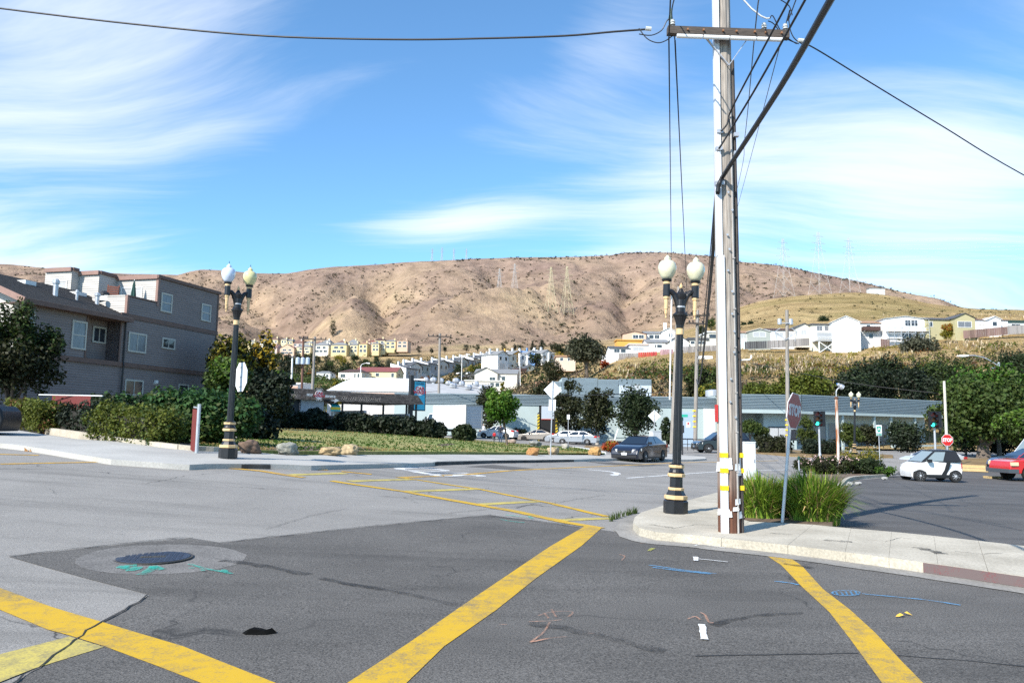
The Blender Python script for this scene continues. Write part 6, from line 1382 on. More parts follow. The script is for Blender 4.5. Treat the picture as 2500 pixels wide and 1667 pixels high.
# things on the roof terrace
tp = lambda px_, py_, y: (AF.o + AF.u * F(px_, py_, y)[0] - AF.n * y)
p0 = tp(962, 380, 1.2); zt0 = AF.o.z + zdeck - .9; um = thing('patio_umbrella', 'closed dark green patio umbrella on the roof terrace', 'umbrella', (p0.x, p0.y, zt0)); UMB = mat('dark green canvas', (.008, .055, .045), .8)
MB().tube([(0, 0, 0), (0, 0, 2.3)], .025, 8).build('pole', WFRW, um); MB().lathe([(.26, .55), (.22, .8), (.13, 1.6), (.07, 2.05), (.02, 2.25)], 14, flute=.25).build('canopy', UMB, um)
p0 = tp(815, 360, 1.6); ch = thing('garden_chair', 'folded red wood garden chair on the roof terrace', 'chair', (p0.x, p0.y, zt0), R(20)); RW = mat('red brown wood', (.22, .075, .045), .7)
for k in range(5): MB().box(-.3, .3, -.02, .02, 1.0 + k * .14, 1.1 + k * .14).build('back_slat', RW, ch)
MB().box(-.33, .33, -.35, .1, .92, .98).build('seat', RW, ch)
for x in (-.3, .3):
    for y in (-.3, .05): MB().box(x - .03, x + .03, y - .03, y + .03, 0, .95 if y < 0 else 1.75).build('leg', RW, ch)
p0 = tp(752, 360, 1.8); bq = thing('barbecue', 'white and grey barbecue on the roof terrace', 'barbecue', (p0.x, p0.y, zt0)); MB().box(-.35, .35, -.25, .25, .7, 1.0).build('grill_box', WFRW, bq); MB().lathe([(.3, 1.0), (.3, 1.15), (.1, 1.3)], 10).build('hood', DARK, bq)
for x in (-.3, .3): MB().box(x - .03, x + .03, -.2, .2, 0, .7).build('leg', GALV, bq)
# chain link fence with red slats at the garden corner
fa, fb = G(456, 1103, .1) + V((0, .3, 0)), G(474, 1107, .1); fe = thing('slat_fence', 'chain link fence with red slats and galvanised end post', 'fence', fa); d = fb - fa; RS = mat('red fence slat', (.17, .022, .018), .6, var=.1, scale=3)
for k in range(7): p = d * (k / 7); MB().box(p.x - .03, p.x + .03, p.y - .01, p.y + .01, p.z + .05, p.z + 1.15).build('slat', RS, fe)
MB().tube([d + V((.06, 0, -.1)), d + V((.06, 0, 1.3))], .045, 10).build('post', GALV, fe); MB().tube([V((0, 0, 1.2)), d + V((0, 0, 1.2))], .025, 6).build('top_rail', GALV, fe)
mb = MB()
for k in range(10): mb.tube([d * (k / 10) + V((0, -.03, .05 + .11 * j + (.055 if j % 2 else 0))) for j in range(2)], .004, 3)
fa, fb = G(60, 1050, .1) + V((0, 1.6, 0)), G(150, 1063, .1) + V((0, 1.6, 0)); fe2 = thing('slat_fence', 'red slat fence glimpsed above the left olive hedge', 'fence', fa); d = fb - fa
for k in range(34): p = d * (k / 34); MB().box(p.x - .035, p.x + .035, p.y - .01, p.y + .01, p.z + .05, p.z + 1.35).build('slat', RS, fe2)
MB().tube([V((-.5, -.1, 1.36)), d + V((.4, 0, 1.36))], .022, 6).build('top_rail', WFRW, fe2)

# --- car wash
z3p = lambda zx, zy: (600 + zx / 4.48, 780 + zy / 4.48)
c0 = V((ray(650, 1000).x * 62, 62, 0)); CF = Frame((c0.x, c0.y, gz(c0.x, c0.y)), R(40.5)); cw = thing('car_wash', 'low car wash with dark shingled mansard roof and open bays', 'car wash', CF.o, CF.rz)
K = lambda zx, zy, y=0.0: CF.front(*z3p(zx, zy), y)
SHG = mat('dark brown roof shingle', (.05, .045, .042), .95, island=.45)
xe = K(1945, 880)[0]; xk = K(890, 830)[0]; zt1 = K(1600, 815)[1]; zb1 = K(1600, 915)[1]; x0 = K(215, 800)[0]; zt0 = K(500, 755)[1]; zb0 = K(500, 868)[1]
def shingles(x0, x1, zb, zt, y, rows, slant, run):
    mb = MB(); rr = random.Random(3); n = int((x1 - x0) / .22)
    for j in range(rows):
        f0, f1 = j / rows, (j + 1) / rows
        for k in range(n + 1):
            xa_, xb_ = x0 + (k - (.5 if j % 2 else 0)) * .22, x0 + (k + 1 - (.5 if j % 2 else 0)) * .22 - .012; xa_ = max(xa_, x0); xb_ = min(xb_, x1 - slant * f0)
            if xb_ <= xa_: continue
            za, zb_ = zb + (zt - zb) * f0 - rr.uniform(0, .03), zb + (zt - zb) * f1 + .02; ya, yb_ = y + run * f0 - .035 - rr.uniform(0, .012), y + run * f1
            mb.add([(xa_, ya, za), (xb_, ya, za), (xb_, yb_, zb_), (xa_, yb_, zb_), (xa_, ya + .03, za), (xb_, ya + .03, za)], [(0, 1, 2, 3), (4, 5, 1, 0)])
    return mb
o = shingles(xk, xe, zb1, zt1, 0, 6, .35, .5).build('roof_shingles', SHG, cw); o['kind'] = 'stuff'
o = shingles(x0, xk - .05, zb0, zt0, -.9, 7, .55, .5).build('roof_shingles', SHG, cw); o['kind'] = 'stuff'
RB = mat('dark roof board', (.035, .032, .03), .9)
mb = MB(); mb.box(xk, xe - .4, .5, 7.5, zt1 - .04, zt1); mb.box(xk, xe, .05, 7.5, zb1, zb1 + .1); mb.box(x0, xk - .6, -.4, 7.5, zt0 - .04, zt0); mb.box(x0, xk - .1, -.85, 7.5, zb0, zb0 + .1); mb.build('roof_deck', RB, cw)
MB().prism([(xe, .02, zb1), (xe - .35, .5, zt1), (xe - .35, 7, zt1), (xe, 7.4, zb1)], (-.05, 0, 0)).build('roof_end', SHG, cw)
BLK = mat('pale grey block wall', (.40, .41, .43), .8, var=.08, scale=2); DW = mat('dark block wall', (.05, .05, .055), .85, var=.2, scale=2)  # block walls in two plain tones, pale and dark
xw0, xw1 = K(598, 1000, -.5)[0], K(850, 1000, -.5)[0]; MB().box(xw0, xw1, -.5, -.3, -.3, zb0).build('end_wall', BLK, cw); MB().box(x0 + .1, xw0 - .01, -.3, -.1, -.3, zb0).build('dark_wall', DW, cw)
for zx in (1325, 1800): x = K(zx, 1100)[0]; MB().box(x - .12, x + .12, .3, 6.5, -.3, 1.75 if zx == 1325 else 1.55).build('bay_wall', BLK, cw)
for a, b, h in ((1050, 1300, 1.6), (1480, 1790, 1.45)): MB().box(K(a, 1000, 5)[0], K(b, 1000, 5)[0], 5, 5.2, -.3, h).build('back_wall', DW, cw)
for zx in (1090, 1300, 1540, 1795, 1900): x = K(zx, 1000)[0]; MB().box(x - .07, x + .07, .5, .64, -.2, zb1 + .02).build('post', DARK, cw)
# roof sign, wall sign
SWH = mat('white sign paint', (.75, .75, .74), .6); SRED = mat('red sign paint', (.45, .03, .05), .6)
xc, zc = K(785, 822, -.75); t = thing('roof_sign', 'round white and red wash sign with white lettering on the shingled roof', 'sign', CF.o, CF.rz); rr = .37
mb = MB(); ngon(mb, 24, rr, -1.06, -1.02, (xc, zc)); dsc = mb.build('disc', SWH, t, fix=True)
for body, dz, sz in (('CAR', .11, .28), ('WASH', -.12, .28)): flat_text('lettering', body, sz, SRED, dsc, (xc, -1.07, zc + dz), 1.25, .012)
flat_text('lettering', 'CLEAN', .18, SWH, t, (xc, -1.05, zc + rr + .08)); flat_text('lettering', 'WATER', .17, SWH, t, (xc, -1.07, zc - rr - .06)); flat_text('lettering', 'SELF', .24, SWH, t, (xc - .85, -1.07, zc - .05), 1.2, .01); flat_text('lettering', 'SERVICE', .24, SWH, t, (xc + 1.0, -1.07, zc - .12), 1.1, .01)
mb = MB(); mb.prism([(xc + 1.0, -1.07, zc - .45), (xc + 1.5, -1.07, zc - .38), (xc + 1.5, -1.07, zc - .28), (xc + 1.85, -1.07, zc - .42), (xc + 1.4, -1.07, zc - .62), (xc + 1.45, -1.07, zc - .5)], (0, -.02, 0)); mb.build('arrow', SWH, t, fix=True)
xs0, zs0 = K(1832, 850, 3.5); xs1, zs1 = K(1950, 685, 3.5); t = thing('pole_sign', 'tall blue car wash sign with red lettering above the roof end', 'sign', CF.o + CF.u * (xs0 + xs1) * .5 - CF.n * 3.5, CF.rz); w = (xs1 - xs0) / 2; t.location.z = CF.o.z
SBL = mat('sky blue sign face', (.03, .33, .52), .5); MB().box(-w - .1, w + .1, -.2, .2, zs0 - 1.3, zs1 + .12).build('cabinet', DARK, t); f = MB().box(-w, w, -.215, -.205, zs0 - 1.2, zs1).build('face', SBL, t); zc2 = (zs0 + zs1) / 2
mb = MB(); ngon(mb, 24, w * .80, -.225, -.217, (0, zc2 - .1)); mb.build('disc', SWH, f, fix=True); flat_text('lettering', 'CAR', .44, SRED, f, (0, -.235, zc2 + .08), 1.2, .02); flat_text('lettering', 'WASH', .44, SRED, f, (0, -.235, zc2 - .28), 1.15, .02); flat_text('lettering', 'CLEAN', .3, DARK, f, (0, -.235, zc2 + w * .98))
MB().box(-w - .45, -w - .12, -.2, .2, -.5, zs1 + .6).build('post', DARK, t)
# turquoise awning between the bays
xq0, zq0 = K(857, 1000, 1.5); xq1, zq1 = K(968, 918, 1.5); t = thing('awning', 'turquoise domed awning with yellow stripe in the car wash', 'awning', CF.o + CF.u * (xq0 + xq1) / 2 - CF.n * 1.5, CF.rz); t.location.z = CF.o.z; w = (xq1 - xq0) / 2; TQ = mat('turquoise fabric', (.02, .42, .46), .7); YF = mat('yellow fabric', (.75, .55, .05), .7)
mb = MB(); N_ = 10
for k in range(N_):
    a0, a1 = math.pi / 2 * k / N_, math.pi / 2 * (k + 1) / N_; zz0, zz1 = zq0 + .35 + (zq1 - zq0 - .35) * math.sin(a0), zq0 + .35 + (zq1 - zq0 - .35) * math.sin(a1); mb.add([(-w, -1.2 * math.cos(a0), zz0), (w, -1.2 * math.cos(a0), zz0), (w * .85, -1.2 * math.cos(a1), zz1), (-w * .85, -1.2 * math.cos(a1), zz1)], [(0, 1, 2, 3)])
mb.box(-w, w, -1.2, -1.15, zq0, zq0 + .12); mb.build('hood', TQ, t); MB().box(-w, w, -1.22, -1.16, zq0 + .12, zq0 + .35).build('stripe', YF, t); MB().box(w * .86, w + .25, -.8, -.5, zq0 + .6, zq0 + 1.3).build('side_sign', YF, t); MB().box(-w * .5, w * .5, -.9, -.2, -.2, zq0 - .4).build('vending_unit', DW, t)
for x in (-w + .05, w - .05): MB().box(x - .04, x + .04, -.1, 0, -.2, zq0 + .4).build('post', GALV, t)
# --- long teal commercial building
TEAL = mat('pale teal wall paint', (.37, .44, .435), .75, var=.05, scale=.5); TRIB = mat('grey teal metal fascia', (.20, .25, .275), .55, var=.06, scale=.5, metal=.1); TBL = mat('pale blue door paint', (.33, .42, .53), .6)
tb0 = V((ray(1000, 1050).x * 96, 96, 0)); TF = Frame((tb0.x, 96, -.4), 0.0); tl = thing('teal_building', 'long low teal commercial building with ribbed metal fascia', 'building', TF.o, 0)
Q = lambda px, py, y=0.0: TF.front(px, py, y)
def ribs(mb, x0, x1, z0, z1, y, n, d=.09, ax='x'):
    for k in range(n):
        a, b = z0 + (z1 - z0) * k / n, z0 + (z1 - z0) * (k + 1) / n; m1, m2 = a + (b - a) * .55, a + (b - a) * .7
        pr_ = [(y, a), (y - d, a + .03), (y - d, m1), (y, m2), (y, b)]
        for (ya, za), (yb_, zb) in zip(pr_, pr_[1:]): mb.add([(x0, ya, za), (x1, ya, za), (x1, yb_, zb), (x0, yb_, zb)], [(0, 1, 2, 3)])
xr = Q(1748, 1000)[0]; zT = Q(1400, 965)[1]; zF = Q(1400, 988)[1]; xc_ = Q(1956, 1000, -4.0)[0]; zT2 = Q(1900, 963, -4.0)[1]; zR2 = Q(1900, 1000, -4.0)[1]; zF2 = Q(1900, 1009, -4.0)[1]
MB().box(-2, xr, 0, 16, -.3, zT - .02).build('wall', TEAL, tl); mb = MB(); ribs(mb, -2, xr, zF, zT, -.05, 7); mb.build('ribbed_fascia', TRIB, tl); MB().box(-2, xr, -.14, -.02, zF - .12, zF - .003).build('fascia_trim', TRIB, tl)
xe0 = Q(1790, 1050, 0)[0]
MB().box(xr + .003, xc_ - .05, .4, 16, -.3, zT2 - .02).build('wall', TEAL, tl); MB().box(xr + .003, xr + 1.2, -3.6, .39, -.3, zF2).build('wall', TEAL, tl); MB().box(xe0 + 3.0, xc_ - .05, -2.4, .39, -.3, zF2).build('wall', TEAL, tl)
mb = MB(); ribs(mb, xr + .003, xc_, zR2, zT2, -4.0, 10); mb.build('ribbed_fascia', TRIB, tl); MB().box(xr + .003, xc_, -4.1, -3.9, zF2, zR2 - .003).build('fascia_trim', TEAL, tl); MB().box(xr + .003, xc_, -3.9, .4, zF2 + .02, zF2 + .12).build('soffit', TEAL, tl); MB().box(xr + .003, xc_, -3.9, 15, zT2 - .06, zT2 - .02).build('roof', mat('grey flat roof felt', (.35, .36, .36), .9, var=.1, scale=.4), tl)
MB().box(-2, xr, .1, 15.9, zT - .02, zT + .03).build('roof', MATS['grey flat roof felt'], tl); 
mb = MB()
for a, b in ((-1.9, xr - .1),): mb.box(a, b, -.06, -.02, 1.05, 1.12)
mb.build('wall_groove', TRIB, tl)
def tw(a, b, c, d, y, pane=PANE, mull=1, fr=DARK): x0, z1 = Q(a, c, y); x1, z0 = Q(b, d, y); window(tl, x0, x1, z0, z1, y - .01, fr, pane, mull, fw=.1)
tw(1878, 1922, 1043, 1070, -2.4, PANEB, 1); tw(1927, 1943, 1050, 1072, -2.4, PANE, 0); tw(1600, 1612, 1060, 1080, 0, PANEB, 0, TRIB)
# blue entrance panels, roller door with striped jambs
x0, z1 = Q(1665, 1006); x1, z0 = Q(1694, 1098); MB().box(x0, x1, -.06, -.003, z0, z1).build('blue_panel', TBL, tl); x0, z1 = Q(1746, 1010); MB().box(xr - 1.6, xr - .1, -.05, -.004, -.3, zF - .15).build('grey_panel', mat('pale corrugated panel', (.55, .56, .57), .6, var=.05, scale=1), tl)
x0, z1 = Q(1317, 991); x1, z0 = Q(1356, 1080); zm = Q(1340, 1024)[1]
MB().box(x0 - .05, x1 + .05, -.03, -.003, z0, z1 + .1).build('dark_door_panel', mat('painted doorway shade', (.012, .012, .013), .9), tl); rd = MB().box(x0 + .25, x1 - .2, -.1, -.035, zm + .08, z1).build('roller_shutter', mat('pale blue roller shutter', (.42, .47, .53), .5, var=.03, scale=1), tl); MB().box(x0 + .25, x1 - .2, -.11, -.04, zm, zm + .077).build('red_edge', mat('red rubber edge', (.5, .06, .03), .6), rd)  # black panel paints the unlit doorway onto the closed wall
HAZ = mat('yellow jamb paint', (.62, .45, .02), .6)
for x in (x0 - .12, x1 + .12):
    j = MB().box(x - .13, x + .13, -.2, -.035, z0, zm + .6).build('door_jamb', HAZ, tl)
    for k in range(9): zz = z0 + .2 + k * .4; MB().add([(x - .131, -.203, zz), (x + .131, -.203, zz + .2), (x + .131, -.203, zz + .36), (x - .131, -.203, zz + .16)], [(0, 1, 2, 3)]).build('black_stripe', DARK, j)
mb = MB(); xm, zm2 = Q(1680, 1030); MB().box(xm - .25, xm + .25, -.09, -.062, zm2 - .7, zm2).build('notice', SWHITE, tl); MB().box(xm - .12, xm + .12, -.1, -.092, zm2 - .3, zm2 - .06).build('notice_mark', SRED, tl)
# ramp rail in front of the blue panel
rl = thing('handrail', 'black pipe handrail in front of the pale blue panel', 'railing', G(1664, 1099), 0)
for k in range(5): MB().tube([(k * .55, 0, 0), (k * .55, 0, 1.0)], .03, 6).build('post', DARK, rl)
for z in (1.0, .55): MB().tube([(0, 0, z), (2.2, 0, z)], .03, 6).build('rail', DARK, rl)
# right wing
w0 = V((ray(1956, 1000).x * 92, 92, 0)); w1 = V((ray(2300, 1000).x * 104, 104, 0)); ang = math.atan2(w1.y - w0.y, w1.x - w0.x); WF = Frame((w0.x, w0.y, -.4), ang); LW = (w1 - w0).length
wg = thing('teal_wing', 'right wing of the teal building with deep shaded eaves', 'building', WF.o, ang); za = WF.front(1960, 963)[1]; zb = WF.front(1960, 1003)[1]; zc = WF.front(1960, 1010)[1]
mb = MB(); ribs(mb, 0.05, LW, zb, za, 0, 10); mb.build('ribbed_fascia', TRIB, wg); MB().box(.05, LW, -.06, .1, zc, zb - .003).build('fascia_trim', TEAL, wg); MB().box(.05, LW, .1, 14, zc + .02, zc + .12).build('soffit', TEAL, wg); MB().box(.05, LW, .1, 14, za - .06, za - .02).build('roof', MATS['grey flat roof felt'], wg)
MB().box(.6, LW, 2.6, 12, -.3, zc + .02).build('wall', TEAL, wg)
for f in (.28, .5, .62, .8): x = LW * f; MB().box(x - .14, x + .14, .2, .48, -.3, zc + .02).build('column', TEAL, wg)
for a, b in ((2.2, 4.4), (4.8, 7.0), (7.6, 9.6), (10, 12.2), (12.6, 14.8), (16.5, 18.5), (19, 21)): window(wg, a, b, .6, 3.2, 2.6, TRIB, PANEM, 1)
rp = MB()
MB().box(LW * .55, LW * .95, -1.2, -1.0, -.3, .7).build('ramp_wall', TEAL, wg)
for k in range(8): x = LW * .5 + k * 1.3; MB().box(x - .03, x + .03, -.9, -.84, .2, 1.9).build('rail_post', DARK, wg)
for z in (1.9, 1.3): MB().box(LW * .5, LW * .5 + 9.1, -.9, -.85, z, z + .05).build('rail', DARK, wg)
mb = MB(); mb.bar((LW * .55, -1.3, 1.7), (LW * .7, -1.3, .1), .06, .12); mb.build('stair_rail', DARK, wg)
# upper storey blocks and roof plant
UPF = Frame((0, 112, 0), 0.0); ub = thing('teal_upper_storey', 'teal upper storey with ribbed parapets rising behind the roof', 'building', (0, 112, 5.2), 0)
def ublk(a, b, top, d, nr, plain):
    xa_, zt_ = UPF.front(a, top); xb_, _ = UPF.front(b, top); zt_ -= 5.2; zr_ = zt_ - (nr * .17)
    MB().box(xa_, xb_, 0, d, -1, zt_ - .03).build('wall', TEAL if not plain else mat('pale blue-grey wall', (.46, .52, .58), .7, var=.04, scale=.4), ub); mb = MB(); ribs(mb, xa_, xb_, zr_, zt_, -.02, nr, .05); s0 = len(mb.v); ribs(mb, 0, d, zr_, zt_, -.02, nr, .05); mb.xf(M.Translation((xb_, 0, 0)) @ M.Rotation(R(90), 4, 'Z'), s0); mb.build('ribbed_parapet', TRIB, ub)
ublk(1352, 1371, 931, 9, 4, False); ublk(1372, 1459, 922, 10, 16, False); ublk(1511, 1590, 925, 12, 5, True); ublk(1460, 1510.6, 926, 6, 14, False)
x0, z1 = UPF.front(1549, 937); x1, z0 = UPF.front(1562, 952); window(ub, x0, x1, z0 - 5.2, z1 - 5.2, -.01, TEAL, PANEB, 0)
x, z = Q(1740, 963, 6); v = thing('roof_vent', 'round silver roof vent on the teal roof', 'vent', (TF.o.x + x, 96 + 6, TF.o.z + zT)); MB().lathe([(.7, 0), (.7, .3), (.95, .35), (.95, 1.15), (.9, 1.2)], 18).build('drum', GALV, v); MB().lathe([(.85, 1.2), (.4, 1.3), (.1, 1.33)], 18).build('cap', GALV, v)
# white and grey industrial roofs behind the car wash
def shed(name, label, px0, px1, ybase, yeave, yridge, Y, depth, wall, roofm, stripe=None, cat='building'):
    a = P(px0, yeave, Y); b = P(px1, yeave, Y); w = b.x - a.x; g = min(tz(a.x, Y), tz(b.x, Y)) - 1; zr = P(px0, yridge, Y + depth).z; t = thing(name, label, cat, ((a.x + b.x) / 2, Y, g)); he = (a.z + b.z) / 2 - g; hr = zr - g
    MB().box(-w / 2, w / 2, 0, depth, 0, he).build('wall', wall, t); mb = MB(); n = 8
    for k in range(n):
        f0, f1 = k / n, (k + 1) / n; mb.add([(-w / 2 - .2, -.2 + depth * f0, he + (hr - he) * math.sin(f0 * 1.57) + .02), (w / 2 + .2, -.2 + depth * f0, he + (hr - he) * math.sin(f0 * 1.57) + .02), (w / 2 + .2, -.2 + depth * f1, he + (hr - he) * math.sin(f1 * 1.57) + .02), (-w / 2 - .2, -.2 + depth * f1, he + (hr - he) * math.sin(f1 * 1.57) + .02)], [(0, 1, 2, 3)])
    mb.build('roof', roofm, t, smooth=True); mb = MB(); mb.poly([(w / 2, 0, he)] + [(w / 2, depth * k / n, he + (hr - he) * math.sin(k / n * 1.57)) for k in range(1, n + 1)] + [(w / 2, depth, he)]); mb.poly([(-w / 2, 0, he)] + [(-w / 2, depth * k / n, he + (hr - he) * math.sin(k / n * 1.57)) for k in range(1, n + 1)] + [(-w / 2, depth, he)]); mb.build('gable_wall', wall, t)
    if stripe: MB().box(-w / 2 - .05, w / 2 + .05, -.08, -.003, he - .95, he - .25).build('fascia_stripe', stripe, t)
    return t, w, he, hr
WR = mat('white roof coating', (.74, .74, .73), .7, var=.05, scale=.3); GRF = mat('grey rolled roofing', (.36, .36, .36), .85, var=.22, scale=.35, stretch=(1, 3, 1)); PNK = mat('salmon fascia paint', (.50, .32, .24), .7)
shed('white_roof_building', 'white roofed industrial building behind the car wash', 800, 1000, 1000, 955, 924, 128, 36, mat('off white industrial wall', (.62, .60, .58), .7, var=.05, scale=.4), WR, PNK)
t, w, he, hr = shed('grey_roof_building', 'grey roofed industrial building studded with turbine vents', 1002, 1192, 1000, 962, 938, 120, 26, mat('off white industrial wall', (.62, .60, .58), .7), GRF, PNK)
for k, (px, py, s) in enumerate(((1040, 934, .8), (1058, 934, 1.0), (1077, 936, .8), (1095, 944, .9), (1106, 950, 1.0), (1113, 936, 1.0), (1127, 944, .8), (1143, 954, 1.0), (1162, 945, .8), (1177, 957, 1.0))):
    f = (962 - py) / 26; f = min(max(f, .05), .95); yy = 120 + 26 * math.asin(min(1, f)) / 1.57; x = ray(px, py).x * yy; z = P(px, py + 5, yy).z; v = thing('turbine_vent', f'{ordinal(k)} from the left of the silver turbine vents on the grey roof', 'vent', (x, yy, z), 0, 'turbine vents on the grey roof')
    MB().lathe([(.3 * s, -.4), (.3 * s, .35), (.22 * s, .4)], 10).build('stem', GALV, v); MB().lathe([(.3 * s, .4), (.62 * s, .7), (.66 * s, .95), (.5 * s, 1.25), (.2 * s, 1.4)], 14, flute=.12).build('turbine', GALV, v)
shed('small_building', 'small salmon topped building behind the left trees', 692, 727, 960, 938, 935, 120, 8, mat('off white industrial wall', (.62, .60, .58), .7), WR, PNK)
# ------------------------------------------------------------------ vehicles
def paintm(name, c, rough=.25, metal=.0): return mat(name, c, rough, metal=metal, coat=.8, var=.04, scale=1.5)
GLS = mat('dark car glass', (.012, .016, .022), .04, spec=.9, coat=.3); GLSL = mat('car glass with painted pale reflection', (.22, .27, .28), .08, spec=.8)  # GLSL: pale base colour paints the reflection into the glass
TYRE = mat('tyre rubber', (.012, .012, .012), .85); RIM = mat('silver alloy rim', (.55, .56, .58), .3, metal=.25); RIMD = mat('dark rim', (.05, .05, .05), .4, metal=.5); TRIMB = mat('black car trim', (.012, .012, .013), .5); HLT = mat('clear headlight', (.7, .7, .68), .1, coat=.6); TLT = mat('red tail light', (.40, .012, .01), .15, coat=.6); PLATE = mat('white number plate', (.7, .7, .7), .4); CHROME = mat('chrome', (.6, .6, .62), .15, metal=.9)
def arc(cx, cz, r, a0, a1, n): return [(cx + r * math.cos(a0 + (a1 - a0) * k / n), cz + r * math.sin(a0 + (a1 - a0) * k / n)) for k in range(n + 1)]
def wheel(parent, x, y, r, w, rim, spokes=7):
    wh = thing_part('wheel', parent); s = 1 if y > 0 else -1; mt_ = M.Translation((x, y, r)) @ M.Rotation(R(-90) * s, 4, 'X')
    MB().lathe([(r * .62, -w / 2), (r * .93, -w / 2), (r, -w * .3), (r, w * .3), (r * .93, w / 2), (r * .66, w / 2)], 22, mat=mt_).build('tyre', TYRE, wh, smooth=False)
    mb = MB(); mb.lathe([(r * .1, w * .1), (r * .6, w * .08), (r * .66, w * .3), (r * .68, w * .5), (r * .63, w * .52), (r * .60, w * .3)], 22, mat=mt_)
    mb.build('rim_barrel', rim if rim is RIMD else mat('grey rim barrel', (.10, .10, .105), .4, metal=.6), wh)
    mb = MB()
    for k in range(spokes):
        a = 2 * math.pi * k / spokes; c, sn = math.cos(a), math.sin(a); q = lambda rr_, t_, z_: mt_ @ V((rr_ * c - t_ * sn, rr_ * sn + t_ * c, z_))
        mb.hexa([q(.1 * r, -.06 * r, w * .3), q(.64 * r, -.045 * r, w * .34), q(.1 * r, .06 * r, w * .3), q(.64 * r, .045 * r, w * .34), q(.1 * r, -.06 * r, w * .5), q(.64 * r, -.045 * r, w * .5), q(.1 * r, .06 * r, w * .5), q(.64 * r, .045 * r, w * .5)])
    mb.lathe([(r * .16, w * .3), (r * .16, w * .5), (r * .1, w * .54)], 10, mat=mt_); mb.build('rim', rim, wh); return wh
def thing_part(name, parent):
    o = bpy.data.objects.new(name, None); C.objects.link(o); o.parent = parent; o.empty_display_size = .1; return o
def quadpane(corners, u0, u1, v0, v1, off):
    """patch of a quad (corners: a b c d, a->b along u, a->d along v) lifted along its normal"""
    a, b, c, d = [V(p) for p in corners]; n = (b - a).cross(d - a).normalized()
    f = lambda u, v: a * (1 - u) * (1 - v) + b * u * (1 - v) + c * u * v + d * (1 - u) * v + n * off
    return [f(u0, v0), f(u1, v0), f(u1, v1), f(u0, v1)]
def bev(o, w=.05):
    m = o.modifiers.new('bevel', 'BEVEL'); m.width = w; m.segments = 3; m.limit_method = 'ANGLE'; m.angle_limit = R(28); m.harden_normals = True; return o
